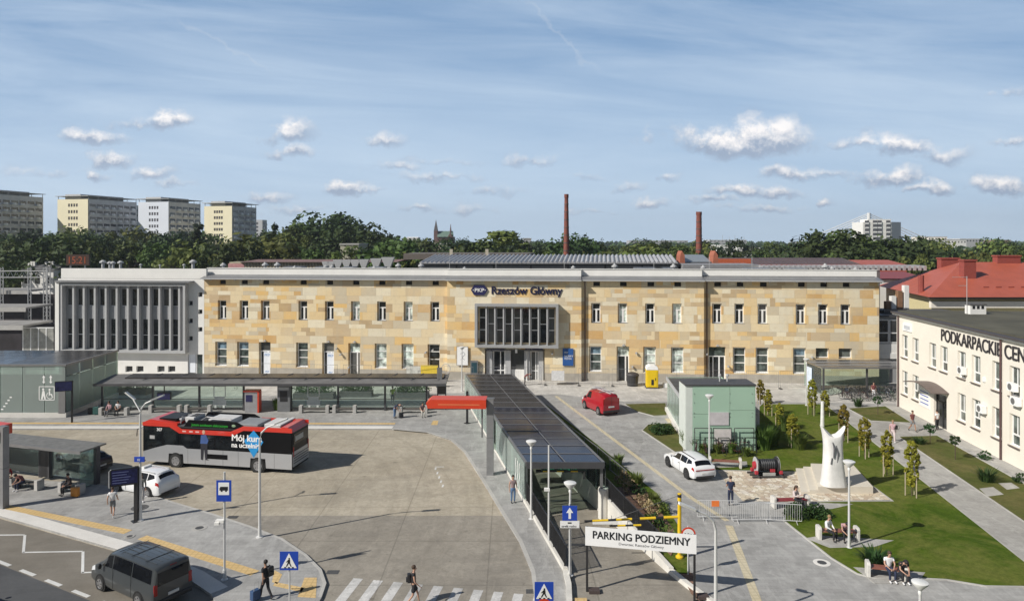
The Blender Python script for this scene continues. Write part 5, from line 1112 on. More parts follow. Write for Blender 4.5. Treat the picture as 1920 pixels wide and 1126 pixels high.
# ---------------------------------------------------------------- tower blocks
def tower(lab, px, D, W_, L_, rot, ytop, ybase_z, cy, cg, cols=4, rows=11, top=True):
    t = thing('tower_block', lab, 'tower block', (XD(px, D), D, 0), rot); h = ZD(ytop, D); fh = (h - 1.5) / rows
    # corner edge facing the viewer at the origin: yellow face to -x side along local -x, grey face along local +y
    mw = mat('tower wall ' + lab[:12], cy, .8, var=.04, scale=.1)
    ops = [(-W_ * (.62 - .085 * c) - .5, -W_ * (.62 - .085 * c) + .6, (r + .3) * fh, (r + .78) * fh) for r in range(2, rows) for c in range(cols)]
    mb = MB(); wall_grid(mb, 0, 0, h, ops, y=0, depth=.4, x0=-W_); mb.add([(-W_, 0, 0), (-W_, L_, 0), (0, L_, 0), (-W_, 0, h), (-W_, L_, h), (0, L_, h), (0, 0, h)], [(0, 1, 4, 3), (1, 2, 5, 4), (3, 4, 5, 6)]); mb.build('end_wall', mw, t)
    k = 0
    for o_ in ops: MB().box(o_[0] + .02, .25, o_[2] + .02, o_[1] - .02, .32, o_[3] - .02).build('window', mat('tower window', (.10, .09, .10), .3, var=.3), t)
    MB().box(-.01, .3, 0, .0, L_, h).build('side_wall', mat('tower grey', (.58, .57, .56), .8, var=.1, scale=.3), t)
    nb = max(3, int(L_ / 4.4))
    for r in range(1, rows):
        bz = r * fh
        for c in range(nb):
            y0 = .8 + c * (L_ - 1) / nb; bw = (L_ - 1) / nb
            if r == 1 and c == 0: B0 = MB().box(.0, 0, .1, 1.1, bw * .46, .25).box(1.0, 0, .25, 1.1, bw * .46, 1.25).build('balcony', mat('balcony white', (.68, .69, .7), .7, var=.3, scale=.4), t); W0 = MB().box(.0, bw * .05, 1.2, .05, bw * .4, 2.5).box(.0, bw * .4, 1.0, .04, bw * .88, 2.4).build('window', M_PANE, t); bl, wl = B0, W0
            else: bl, wl = (child(B0, t, (0, 0, 0)) if (c + r) % 5 else None), child(W0, t, (0, 0, 0))
            for q in (bl, wl):
                if q: q.location = (0, y0, bz)
    if top:
        MB().box(-W_ - .8, -.8, h + 1.5, .8, L_ + .8, h + 1.75).build('roof_frame', M_GRAYL, t); MB().box(-W_ * .8, 1, h, -W_ * .3, L_ * .9, h + 2.6).build('roof_house', M_GRAYL, t)
        for k in range(6):
            for q in (-.3, -W_ + .1): MB().box(q, .3 + k * (L_ - .6) / 5, h, q + .2, .5 + k * (L_ - .6) / 5, h + 1.5).build('roof_post', M_GRAYL, t)
    return t
YL, BLW = (.78, .72, .52), (.66, .7, .78)
tower('dark grey tower block cut by the left edge of the photo', -32, 330, 17, 33, R(-12), 362, 0, YL, None)
t2_ = tower('yellow ended tower block, the leftmost yellow one', 165, 350, 19, 32, R(-14), 373, 0, YL, None)
tower('pale blue white ended tower block with yellow window panels', 316, 360, 19, 24, R(-15), 378, 0, BLW, None)
tower('yellow ended tower block nearest the big tree hill, rightmost of the tall blocks', 435, 350, 16.5, 20, R(-15), 386, 0, YL, None)
tower('far grey lattice faced block peeping out behind the leftmost yellow tower', 238, 480, 12, 14, R(-20), 384, 0, (.4, .41, .43), None, top=False)
tower('small far block just right of the last yellow tower', 492, 560, 8, 7, R(-10), 412, 0, (.42, .43, .45), None, cols=2, top=False)
# white tower by the bridge
wt = thing('white_tower_block', 'white tower block with balconies standing in front of the cable bridge', 'tower block', (0, 0, 0)); D = 500
a, b, h = XD(1618, D), XD(1672, D), ZD(416, D)
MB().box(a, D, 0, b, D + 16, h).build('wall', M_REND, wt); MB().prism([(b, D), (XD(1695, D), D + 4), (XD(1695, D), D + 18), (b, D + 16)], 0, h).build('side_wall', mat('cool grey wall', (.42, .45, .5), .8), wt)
MB().box(a + 4, D + 1, h, b, D + 12, h + 2).build('roof_house', M_REND, wt)
for r in range(9):
    for c in (.06, .34, .5, .8): MB().box(a + (b - a) * c, D - .6, r * 3.1 + 4, a + (b - a) * (c + .14), D - .05, r * 3.1 + 6.6).build('balcony', mat('balcony shade', (.1, .1, .11), .6), wt); MB().box(a + (b - a) * c, D - .7, r * 3.1 + 4, a + (b - a) * (c + .14), D - .61, r * 3.1 + 5).build('balcony_rail', M_WHITE, wt)
br = thing('cable_stayed_bridge', 'distant white cable stayed bridge with one tall pylon', 'bridge', (0, 0, 0)); D = 1300; hx = XD(1629, D); hz = ZD(399, D)
MB().tube([(hx - 9, D, 0), (hx, D, hz - 25), (hx, D, hz)], 3.0, 8).tube([(hx + 9, D, 0), (hx, D, hz - 25)], 3.0, 8).build('pylon', M_WHITE, br)
for k in range(6):
    f = k / 5; mb = MB(); mb.tube([(hx, D, hz - 1 - f * 16), (XD(1500 + f * 70, D), D, 15)], .75, 4).tube([(hx, D, hz - 1 - f * 16), (XD(1752 - f * 65, D), D, 15)], .75, 4); mb.build('stay_cable', M_WHITE, br)
MB().box(XD(1480, D), D - 4, 12, XD(1770, D), D + 4, 15).build('deck', M_CONCW, br)
# church
chh = thing('church', 'red brick church with tall spire and green roof on the skyline', 'church', (XD(830, 620), 620, 0)); D = 620; M_CB = mat('church brick', (.13, .07, .06), .85, var=.25, scale=.3)
zx = lambda y: ZD(y, D); xx = lambda p: (p - 830) * D / F
MB().box(xx(814), -3, 0, xx(821), 3, zx(433)).build('tower', M_CB, chh); MB().add([(xx(814), -3, zx(433)), (xx(821), -3, zx(433)), (xx(821), 3, zx(433)), (xx(814), 3, zx(433)), (xx(817.5), 0, zx(411))], [(0, 1, 4), (1, 2, 4), (2, 3, 4), (3, 0, 4)]).build('spire', mat('spire dark', (.07, .06, .06), .7), chh)
MB().box(xx(821), -5, 0, xx(852), 8, zx(444)).build('nave', M_CB, chh); MB().extr([(-6, zx(444)), (1.5, zx(433)), (9, zx(444))], xx(821), xx(849)).build('nave_roof', mat('copper green', (.13, .2, .16), .7), chh)
MB().extr([(xx(840), zx(445)), (xx(846), zx(436)), (xx(852), zx(445))], -9, -5.1, 'y').build('gable', M_CB, chh); MB().tube([(xx(845), 0, zx(436)), (xx(845), 0, zx(420))], [1, .15], 6).build('small_spire', M_CB, chh)
# distant pylons / cranes
for px, yt, D, wh_ in ((1355, 440, 1500, 'leftmost'), (1367, 443, 1500, 'second'), (1378, 441, 1500, 'third'), (1395, 443, 1500, 'rightmost')):
    o = MB().tube([(0, 0, 0), (0, 0, ZD(yt, D))], [.9, .3], 5).build('mast', M_GRAYL); o.location = (XD(px, D), D, 0); tag(o, wh_ + ' thin distant lighting mast on the skyline right of the shorter chimney', 'mast', 'distant masts')
# ================================================================ trees
M_BARK = mat('bark', (.09, .065, .045), .9, var=.25, scale=6, bump=.3)
def leaf_mat(name, c, sc=.25):
    m, n, b = bsdf(name); b.inputs['Roughness'].default_value = .65; b.inputs['Specular IOR Level'].default_value = .25
    o = n.add('ShaderNodeTexCoord').outputs['Object']; r = n.add('ShaderNodeObjectInfo').outputs['Random']
    f = n.m('ADD', n.m('MULTIPLY', n.noise(o, sc, 4, .7), .6), n.m('MULTIPLY', n.noise(o, sc * 9, 2), .4))
    col = n.ramp(f, [(.32, tuple(x * .55 for x in c)), (.5, c), (.68, (c[0] * 1.75, c[1] * 1.5, c[2] * 1.2))])
    hs = n.add('ShaderNodeHueSaturation', ins={'Hue': n.mapr(r, 0, 1, .475, .525), 'Saturation': 1.0, 'Value': n.mapr(r, 0, 1, .8, 1.3), 'Color': col}); n.l.new(hs.outputs[0], b.inputs['Base Color'])
    t = n.add('ShaderNodeBsdfTranslucent', ins={0: hs.outputs[0]}); mx = n.add('ShaderNodeMixShader', ins={0: .2, 1: b.outputs[0], 2: t.outputs[0]})
    n.l.new(mx.outputs[0], n.n['Material Output'].inputs[0]); MATS[name] = m; return m
LF = [leaf_mat('leaf dark', (.044, .072, .022)), leaf_mat('leaf mid', (.07, .105, .028)), leaf_mat('leaf olive', (.12, .148, .04)), leaf_mat('leaf deep', (.032, .053, .02))]
def crown_mesh(name, seed, rx, rz, nclump, nleaf, ls, m, z0, conic=0.0, flat=0.0):
    rnd = random.Random(seed); vs, fs = [], []
    for c in range(nclump):
        t = rnd.random(); a = rnd.random() * 6.283; zz_ = rnd.uniform(-1, 1)
        rr = math.sqrt(max(0, 1 - zz_ * zz_)) * (1 - conic * (zz_ + 1) / 2); rad = rnd.uniform(.45, 1) ** .6
        c0 = Vector((math.cos(a) * rr * rx * rad, math.sin(a) * rr * rx * rad, z0 + rz + zz_ * rz * (rad * .55 + .42)))
        cr = rnd.uniform(.16, .34) * rx
        for k in range(nleaf):
            d = Vector((rnd.gauss(0, 1), rnd.gauss(0, 1), rnd.gauss(0, 1) * .8)).normalized() * cr * rnd.uniform(.55, 1.05); p = c0 + d
            nn = (d.normalized() + Vector((rnd.gauss(0, .5), rnd.gauss(0, .5), rnd.gauss(0, .5) + .35))).normalized()
            u_ = nn.orthogonal().normalized(); q = Matrix.Rotation(rnd.random() * 6.28, 3, nn); u_ = q @ u_; v_ = nn.cross(u_); s = ls * rnd.uniform(.6, 1.3)
            o = len(vs); vs += [p - u_ * s, p - v_ * s * .62 + nn * s * .12, p + u_ * s, p + v_ * s * .62 - nn * s * .1]; fs.append((o, o + 1, o + 2, o + 3))
    me = bpy.data.meshes.new(name); me.from_pydata([tuple(v) for v in vs], [], fs); me.materials.append(m); me.update(); return me
def trunk_mesh(seed, h, r, rx, hz):
    rnd = random.Random(seed); mb = MB(); mb.tube([(0, 0, -.1), (.05, 0, h * .45), (.1, .05, h)], [r, r * .7, r * .35], 7)
    for k in range(6):
        a = rnd.random() * 6.28; z = h * rnd.uniform(.4, .85); q = rx * rnd.uniform(.5, .8); mb.tube([(0, 0, z), (math.cos(a) * q * .5, math.sin(a) * q * .5, z + hz * .25), (math.cos(a) * q, math.sin(a) * q, z + hz * rnd.uniform(.3, .5))], [r * .4, r * .25, r * .08], 5)
    o = mb.build('trunk', M_BARK); me = o.data; bpy.data.objects.remove(o); return me
KN = [('round', 5.2, 5.2, 40, 34, .42, LF[1], 3.0, 0), ('broad', 6.4, 4.6, 46, 34, .45, LF[0], 3.2, 0), ('tall', 3.6, 6.8, 36, 34, .40, LF[2], 3.0, .35), ('dense', 5.6, 6.0, 46, 34, .44, LF[3], 3.2, .1), ('bushy', 5.0, 4.2, 38, 34, .42, LF[2], 2.2, 0), ('oval', 4.6, 6.2, 40, 34, .42, LF[1], 3.2, .2), ('pointed', 3.0, 7.2, 34, 32, .38, LF[3], 2.0, .75)]
KM = []
for i, (nm_, rx, rz_, nc, nl, ls, m, z0, con) in enumerate(KN):
    KM.append((crown_mesh('crown', 100 + i, rx, rz_, nc, nl, ls, m, z0, con), trunk_mesh(50 + i, z0 + rz_ * 1.2, .42, rx, rz_), 2 * rz_ + z0, nm_))
ORD = ['first', 'second', 'third', 'fourth', 'fifth', 'sixth', 'seventh', 'eighth', 'ninth', 'tenth', 'eleventh', 'twelfth', 'thirteenth', 'fourteenth', 'fifteenth', 'sixteenth']
def far_tree(px, D, ytop, kind, s_x=1.0, label=None):
    cm, tm, hh, nm_ = KM[kind]; s = ZD(ytop, D) / hh
    t = thing('tree', label, 'tree', (XD(px, D), D, 0), random.random() * 6.28, 'trees in the belt behind the station'); t.scale = (s * s_x, s * s_x, s)
    for n_, me in (('crown', cm), ('trunk', tm)): o = bpy.data.objects.new(n_, me); COL.objects.link(o); o.parent = t
    return t
tone = {0: 'mid green round', 1: 'dark broad', 2: 'olive tall', 3: 'very dark dense', 4: 'light bushy', 5: 'mid green oval', 6: 'dark pointed'}
MARK = [(0, 100, 'below the dark grey tower'), (100, 260, 'below the leftmost yellow tower'), (260, 380, 'below the pale blue tower'), (380, 530, 'below the rightmost yellow tower'), (530, 700, 'on the high tree hill'), (700, 870, 'around the church'), (870, 1050, 'between church and first chimney'), (1050, 1300, 'between the two chimneys'), (1300, 1500, 'right of the second chimney'), (1500, 1740, 'around the white tower'), (1740, 1990, 'at the right edge of the belt')]
cnt = {}
def mark_label(px, kind, row):
    for a, b, s in MARK:
        if a <= px < b or (px < 0 and a == 0):
            k = (s, row); cnt[k] = cnt.get(k, 0) + 1; return f'{tone[kind]} tree {s}, {ORD[min(cnt[k] - 1, 15)]} in {row} row'
    return f'{tone[kind]} tree at the far right edge, {row} row'
def skyline(px, row):
    """crown tops along the belt in the photograph"""
    P = {0: [(0, 455), (70, 452), (130, 440), (250, 446), (300, 448), (420, 462), (480, 452), (560, 455), (660, 462), (700, 458), (780, 468), (860, 462), (1000, 470), (1100, 474), (1240, 478), (1340, 480), (1450, 474), (1560, 466), (1650, 466), (1800, 474), (1990, 476)],
         1: [(0, 440), (120, 432), (230, 430), (320, 438), (370, 440), (440, 462), (500, 440), (560, 432), (700, 448), (790, 450), (880, 458), (1000, 456), (1200, 460), (1350, 464), (1500, 462), (1600, 452), (1740, 458), (1990, 464)],
         2: [(0, 436), (130, 430), (260, 436), (370, 432), (430, 458), (500, 436), (700, 440), (790, 450), (1000, 450), (1300, 455), (1500, 455), (1700, 452), (1990, 457)]}[row]
    for (a, ya), (b, yb) in zip(P[:-1], P[1:]):
        if a <= px <= b: return ya + (yb - ya) * (px - a) / (b - a)
    return P[0][1] if px < P[0][0] else P[-1][1]
rt = random.Random(11)
for row, (D, pitch, nm_) in enumerate(((150, 52, 'nearest'), (205, 40, 'middle'), (290, 33, 'farthest'))):
    px = -20.0
    while px < 1950:
        k = rt.choice([0, 1, 3, 5, 3, 1, 2, 4] if row < 2 else [0, 1, 3, 5, 3, 1, 6]); y = skyline(px, row) + rt.uniform(-7, 9)
        if 395 < px < 425 and row == 2: px += 34; continue
        dd_ = D + rt.uniform(-14, 18)
        if not any(abs(px - q) < 20 and row == 0 for q in (655, 1400)): far_tree(px, dd_, y, k, rt.uniform(.85, 1.15), mark_label(px, k, nm_))
        px += pitch * rt.uniform(.75, 1.2)
for px, D, y, k, sx_, lab in ((610, 230, 404, 1, 1.25, 'tallest broad dark tree crowning the tree hill'), (640, 225, 406, 3, 1.1, 'tall dark tree on the right shoulder of the tree hill'), (575, 220, 418, 0, 1.1, 'tall spreading tree on the left shoulder of the tree hill'), (668, 215, 424, 1, 1.1, 'dark tree sloping down right of the tree hill'), (548, 215, 420, 5, .8, 'thin crowned tree at the left foot of the tree hill'), (700, 230, 436, 0, 1.2, 'round tree right of the hill above the beige block'),
        (940, 165, 426, 2, 2.3, 'big sunlit olive round tree left of the first chimney'), (515, 190, 420, 6, .8, 'dark pointed tree beside the last yellow tower'), (371, 200, 420, 6, 1.3, 'dark spruce like tree between pale blue and last yellow towers'), (1085, 190, 444, 1, 1.0, 'dark round tree just right of the first chimney'),
        (1555, 170, 438, 1, 1.2, 'large dark tree clump left of the white tower'), (1592, 172, 432, 0, 1.35, 'largest leafy tree in front of the white tower'), (1625, 175, 447, 5, 1.1, 'green tree at the right foot of the white tower'), (470, 150, 445, 4, 1.5, 'weeping light green tree below the last yellow tower'), (740, 150, 446, 0, 1.3, 'round mid green tree right of the beige block'), (1205, 150, 466, 4, 1.4, 'bright light green bush tree between the chimneys'), (1700, 168, 450, 1, 1.3, 'broad tree right of the white tower')):
    far_tree(px, D, y, k, sx_, lab)
# distant woodland as one mass
wv_ = []; wf = []; rnd = random.Random(5)
for k in range(9000):
    D = rnd.uniform(420, 1500); px = rnd.uniform(-60, 1980); p = Vector((XD(px, D), D, rnd.uniform(2, 10.5 + (D - 400) * .003))); s = rnd.uniform(2.5, 5) * D / 700
    a = rnd.random() * 6.28; u_ = Vector((math.cos(a), math.sin(a), rnd.uniform(-.3, .3))); v_ = Vector((-math.sin(a) * .4, math.cos(a) * .4, 1)).normalized(); o = len(wv_)
    wv_ += [p - u_ * s, p - v_ * s * .7, p + u_ * s, p + v_ * s * .6]; wf.append((o, o + 1, o + 2, o + 3))
me = bpy.data.meshes.new('distant_woodland'); me.from_pydata([tuple(v) for v in wv_], [], wf); me.materials.append(LF[0]); o = bpy.data.objects.new('distant_woodland', me); COL.objects.link(o); tag(o, 'far off dark green woodland merging along the whole horizon', 'woodland'); o['kind'] = 'stuff'
# ================================================================ vehicles
def paint(name, c, rough=.3, metal=.0): return mat(name, c, rough, metal, var=.03, scale=1.5, coat=.6)
M_TYRE = mat('tyre rubber', (.025, .025, .025), .85, var=.2); M_RIM = mat('alloy rim', (.45, .45, .46), .3, .8); M_RIMD = mat('black rim', (.05, .05, .052), .4, .4)
M_CGL = mat('car glass', (.008, .009, .011), .05, 0, var=.3, scale=1.5, spec=.4); M_TAIL = mat('tail lamp red', (.35, .01, .01), .2, var=.1); M_HEAD = mat('head lamp', (.7, .72, .75), .1, .2); M_PLATE = mat('number plate', (.7, .7, .68), .5)
M_CWELL = mat('wheel well', (.008, .008, .008), .9)
class Loft:
    """car skin lofted through stations (x, zb, zbelt, ztop, wb, wbelt, wroof)"""
    def __init__(s, st): s.st = sorted(st, key=lambda q: -q[0])
    def prof(s, q):
        x, zb, ze, zt, wb, we, wr = q
        return [(wb * .93, zb), (wb, zb + .14), (wb * 1.0, zb + (ze - zb) * .62), (we, ze), (wr + .03, max(ze + .01, zt - .07)), (wr - .12, max(ze + .015, zt - .01)), (wr * .45, zt + .02), (0, zt + .025)]
    def stat(s, x):
        a = s.st
        if x >= a[0][0]: return a[0]
        for p, q in zip(a[:-1], a[1:]):
            if q[0] <= x <= p[0]: t = (p[0] - x) / (p[0] - q[0]); return tuple(u_ + (w_ - u_) * t for u_, w_ in zip(p, q))
        return a[-1]
    def at(s, x, t, sg=1):
        pr = s.prof(s.stat(x)); i = min(int(t), 6); f = t - i; return Vector((x, sg * (pr[i][0] + (pr[i + 1][0] - pr[i][0]) * f), pr[i][1] + (pr[i + 1][1] - pr[i][1]) * f))
    def body(s, name, m, parent):
        xs = []
        for p, q in zip(s.st[:-1], s.st[1:]):
            for k in range(2): xs.append(p[0] + (q[0] - p[0]) * k / 2)
        xs.append(s.st[-1][0]); vs = []; fs = []; n = 15
        for x in xs:
            pr = s.prof(s.stat(x)); vs += [(x, y, z) for y, z in pr] + [(x, -y, z) for y, z in pr[-2::-1]]
        for i in range(len(xs) - 1): fs += [(i * n + k, i * n + k + 1, (i + 1) * n + k + 1, (i + 1) * n + k) for k in range(n - 1)] + [(i * n + n - 1, i * n, (i + 1) * n, (i + 1) * n + n - 1)]
        L = (len(xs) - 1) * n; fs += [tuple(range(n)), tuple(L + k for k in range(n))]
        o = MB().add(vs, fs).build(name, m, parent, smooth=True); return o
    def patch(s, name, m, parent, quad, sg=1, off=.012, nx=6, nt=3):
        """quad: four (x, t) corners: bottom front, bottom rear, top rear, top front"""
        (xa, ta), (xb, tb), (xc, tcc), (xd, td) = quad; vs = []
        c = Vector((0, 0, .8))
        for j in range(nt + 1):
            v_ = j / nt
            for i in range(nx + 1):
                w_ = i / nx; x = (xa + (xb - xa) * w_) * (1 - v_) + (xd + (xc - xd) * w_) * v_; t = (ta + (tb - ta) * w_) * (1 - v_) + (td + (tcc - td) * w_) * v_
                p = s.at(x, t, sg); px_ = s.at(x + .02, t, sg) - s.at(x - .02, t, sg); pt = s.at(x, min(6.99, t + .05), sg) - s.at(x, t - .05, sg); nn = px_.cross(pt)
                nn = nn.normalized() if nn.length > 1e-9 else Vector((0, sg, 0))
                if nn.dot(p - Vector((p.x * .7, 0, .8))) < 0: nn = -nn
                vs.append(p + nn * off)
        fs = [(j * (nx + 1) + i, j * (nx + 1) + i + 1, (j + 1) * (nx + 1) + i + 1, (j + 1) * (nx + 1) + i) for j in range(nt) for i in range(nx)]
        return MB().add(vs, fs).build(name, m, parent, smooth='all')
    def screen(s, name, m, parent, xb, xt, t0=4.6, off=.012):
        """glass right across the car between two stations"""
        vs = []; n = 8
        for x in (xb, (xb + xt) / 2, xt):
            for k in range(n + 1):
                f = -1 + 2 * k / n; a = abs(f); t = 6.99 - (6.99 - t0) * a; p = s.at(x, t, 1 if f >= 0 else -1); p2 = s.at(x + (.03 if x < 0 else -.03), t, 1 if f >= 0 else -1)
                d = (p2 - p); nn = Vector((-d.z, 0, d.x)); nn = nn.normalized() * (1 if nn.z * 1 > 0 else -1); vs.append(p + nn * off)
        fs = [(j * (n + 1) + i, j * (n + 1) + i + 1, (j + 1) * (n + 1) + i + 1, (j + 1) * (n + 1) + i) for j in range(2) for i in range(n)]
        return MB().add(vs, fs).build(name, m, parent, smooth='all')
def wheels(t, xs, w_, r, rim=M_RIM, arch=.09, z=None):
    for x in xs:
        for sg in (-1, 1):
            a = MB().lathe([(r + arch, -.02), (r + arch, .012)], n=20, axis='y').build('wheel_arch', M_CWELL, t); a.location = (x, sg * (w_ + .0), r)
            wh = MB().lathe([(r * .66, -.12), (r * .95, -.12), (r, -.07), (r, .07), (r * .95, .11), (r * .66, .11)], n=20, axis='y').build('wheel', M_TYRE, t, smooth=True); wh.location = (x, sg * (w_ - .07), r)
            mb = MB().lathe([(r * .68, .09), (r * .66, .128), (r * .6, .118), (.001, .122)] if sg > 0 else [(.001, -.122), (r * .6, -.118), (r * .66, -.128), (r * .68, -.09)], n=16, axis='y').build('rim', rim, wh)
            for k in range(5): an = k * 1.2566; MB().tube([(.09 * math.cos(an + .5) * r * 4, sg * .122, .09 * math.sin(an + .5) * r * 4), (r * .5 * math.cos(an + .5), sg * .122, r * .5 * math.sin(an + .5))], .022, 4).build('rim_gap', M_CWELL, wh)
CARP = [(2.30, .38, .58, .60, .60, .56, .46), (2.18, .24, .68, .71, .80, .74, .58), (1.65, .2, .83, .90, .89, .84, .66), (1.05, .2, .90, .98, .9, .86, .68), (.25, .2, .93, 1.38, .9, .87, .62), (-.4, .2, .95, 1.45, .9, .87, .63), (-1.2, .2, .97, 1.42, .9, .87, .62), (-1.75, .2, .99, 1.35, .9, .86, .6), (-2.12, .24, 1.0, 1.03, .88, .82, .66), (-2.25, .3, .88, .92, .84, .76, .62), (-2.3, .4, .7, .74, .78, .7, .58)]
def car(name, lab, loc, rz, pm, rim=M_RIM, sc=1.0, extra=None, prof=None, rear_low=False, taxi=False):
    t = thing(name, lab, 'car', loc, rz); t.scale = (sc, sc, sc); L = Loft(prof or CARP); L.body('body', pm, t)
    for sg in (1, -1):
        L.patch('side_window', M_CGL, t, [(.92, 3.08), (-.30, 3.08), (-.28, 3.98), (.26, 3.95)], sg); L.patch('side_window', M_CGL, t, [(-.38, 3.08), (-1.18, 3.08), (-1.15, 3.98), (-.36, 3.98)], sg); L.patch('side_window', M_CGL, t, [(-1.26, 3.1), (-1.8, 3.5), (-1.66, 3.97), (-1.23, 3.98)], sg, nx=3)
        L.patch('headlight', M_HEAD, t, [(2.22, 2.5), (1.86, 2.6), (1.84, 3.0), (2.2, 3.0)], sg); L.patch('tail_light', M_TAIL, t, [(-1.98, 2.4), (-2.26, 2.3), (-2.2, 2.9), (-1.98, 3.0)], sg)
        m_ = MB().ball((.86, sg * .98, .98), (.09, .1, .07), 8, 5).build('mirror', pm, t, smooth=True)
        for z in (.1, 1.02, ): pass
        MB().box(-.34 - .008, sg * .905 - .004, .3, -.34 + .008, sg * .905 + .004, .88).build('door_gap', M_CWELL, t); MB().box(.6, sg * .905 - .004, .3, .616, sg * .905 + .004, .84).build('door_gap', M_CWELL, t)
        MB().box(-.3, sg * .9 - .012, .76, -.12, sg * .9 + .012, .79).build('door_handle', M_RIMD if pm.name.startswith('white') else pm, t)
    L.screen('windscreen', M_CGL, t, .98, .33); L.screen('rear_window', M_CGL, t, -2.08, -1.8)
    MB().box(-2.315, -.26, .52, -2.30, .26, .63).build('number_plate', M_PLATE, t); MB().box(-2.31, -.7, .78, -2.27, .7, .84).build('light_strip', M_TAIL, t) if rear_low else None
    MB().box(-2.312, -.68, .28, -2.26, .68, .42).build('bumper', M_RIMD, t); wheels(t, (1.38, -1.33), .9, .33, rim)
    return t
WP = paint('white car paint', (.78, .79, .8)); 
P1_, P2_ = G(1252.6, 877), G(1286, 899.5)
hd = math.atan2(P1_.y - P2_.y, P1_.x - P2_.x)
def put(rear_left_px, front_left_px, wb, hw):
    a, b = G(*front_left_px), G(*rear_left_px); d = (a - b); ang = math.atan2(d.y, d.x); mid = (a + b) / 2; lf = Vector((-math.sin(ang), math.cos(ang), 0)); return mid - lf * hw, ang
loc, ang = put((1286, 899.5), (1252.6, 877), 2.7, .9)
c = car('estate_car', 'white estate car parked on the paving beside the cobbled square', (loc.x + .02, loc.y, PZ), ang, WP, M_RIMD, 1.0, rear_low=True)
MB().box(-1.7, .5, 1.45, .1, .54, 1.49).build('roof_rail', M_BLACK, c); MB().box(-1.7, -.54, 1.45, .1, -.5, 1.49).build('roof_rail', M_BLACK, c)
# white tall estate by the display post: rear to the right
r_, f_ = G(288, 925), G(237, 916)
TAX = [(2.3, .38, .6, .62, .62, .58, .46), (2.15, .24, .75, .8, .82, .76, .58), (1.6, .2, .92, 1.0, .88, .84, .64), (1.15, .2, .98, 1.08, .89, .86, .66), (.25, .2, 1.0, 1.48, .89, .86, .62), (-.5, .2, 1.02, 1.57, .89, .86, .63), (-1.3, .2, 1.05, 1.55, .89, .86, .62), (-1.85, .2, 1.07, 1.48, .89, .85, .6), (-2.18, .24, 1.07, 1.1, .87, .82, .66), (-2.28, .3, .9, .95, .84, .76, .62), (-2.32, .4, .7, .74, .78, .7, .58)]
t = car('taxi', 'white estate taxi with roof rails parked behind the black display post', (-24.35, 45.9, 0), R(158), WP, M_RIM, 1.0, prof=TAX)
MB().box(-.35, -.3, 1.58, -.1, .3, 1.70).build('roof_sign', M_PLATE, t); MB().box(-1.6, -.6, 1.5, .1, -.56, 1.56).build('roof_rail', M_GRAYL, t); MB().box(-1.6, .56, 1.5, .1, .6, 1.56).build('roof_rail', M_GRAYL, t)
car('black_car', 'black car parked half hidden behind the small bus shelter', (-31.3, 50.2, 0), R(160), paint('black car paint', (.012, .012, .018)))
car('silver_car', 'pale silver car seen through the small shelter glass at the left edge', (-36.8, 52.3, 0), R(165), paint('silver car paint', (.42, .44, .46), .3, .3))
car('blue_car', 'blue car just cut off by the bottom left corner of the photo', (XD(-14, 31) - 1.0, 30.2, .012), R(150), paint('blue car paint', (.01, .03, .3)))
# grey minibus van
def van(name, lab, loc, rz, pm, st, glass, length, hz, wheels_x, w_, cat='van', r=.34, rear=True):
    t = thing(name, lab, cat, loc, rz); L = Loft(st); L.body('body', pm, t)
    for sg in (1, -1):
        for q in glass: L.patch('side_window', M_CGL, t, q, sg)
        L.patch('headlight', M_HEAD, t, [(length - .08, 2.2), (length - .55, 2.3), (length - .5, 3.0), (length - .1, 2.9)], sg)
        MB().ball((st[3][0] - .35, sg * (w_ + .12), hz * .62), (.08, .1, .14), 8, 5).build('mirror', M_RIMD, t, smooth=True)
    return t, L
VT = [(2.62, .42, .66, .70, .78, .70, .55), (2.48, .28, .92, .97, .92, .86, .68), (2.1, .25, 1.08, 1.14, .96, .92, .74), (1.78, .25, 1.14, 1.24, .97, .93, .76), (1.05, .25, 1.17, 1.86, .98, .94, .78), (.6, .25, 1.18, 1.94, .98, .94, .79), (-.8, .25, 1.18, 1.97, .98, .94, .8), (-2.3, .25, 1.18, 1.96, .98, .94, .8), (-2.52, .28, 1.18, 1.93, .97, .92, .78), (-2.6, .32, 1.16, 1.86, .94, .89, .74)]
fl = G(188, 1106, .01); a_ = R(149)
dv = Vector((math.cos(a_), math.sin(a_), 0)); lv = Vector((-dv.y, dv.x, 0)); ctr = fl - dv * 1.6 - lv * .98
GP = paint('grey metallic paint', (.055, .062, .066), .35, .2)
t, L = van('minibus_van', 'dark grey passenger van driving on the road at the lower left', (ctr.x, ctr.y, .01), a_, GP, VT, [[(1.62, 3.1), (.72, 3.1), (.72, 3.92), (1.12, 3.9)], [(.62, 3.1), (-.85, 3.1), (-.85, 3.93), (.62, 3.93)], [(-.93, 3.1), (-2.35, 3.1), (-2.33, 3.93), (-.93, 3.93)]], 2.62, 1.97, None, .98)
L.screen('windscreen', M_CGL, t, 1.72, 1.12); wheels(t, (1.6, -1.5), .975, .34)
MB().box(-2.618, -.74, 1.15, -2.604, .74, 1.72).build('rear_window', M_CGL, t)
for sg in (-1, 1): MB().box(-2.615, sg * .84 - .08, .75, -2.56, sg * .84 + .09, 1.25).build('tail_light', M_TAIL, t, bevel=.02); MB().box(.55, sg * .982 - .004, .35, .566, sg * .982 + .004, 1.75).build('door_gap', M_CWELL, t)
for sg in (-1, 1): MB().box(-.9, sg * .982 - .004, .35, -.884, sg * .982 + .004, 1.75).build('door_gap', M_CWELL, t)
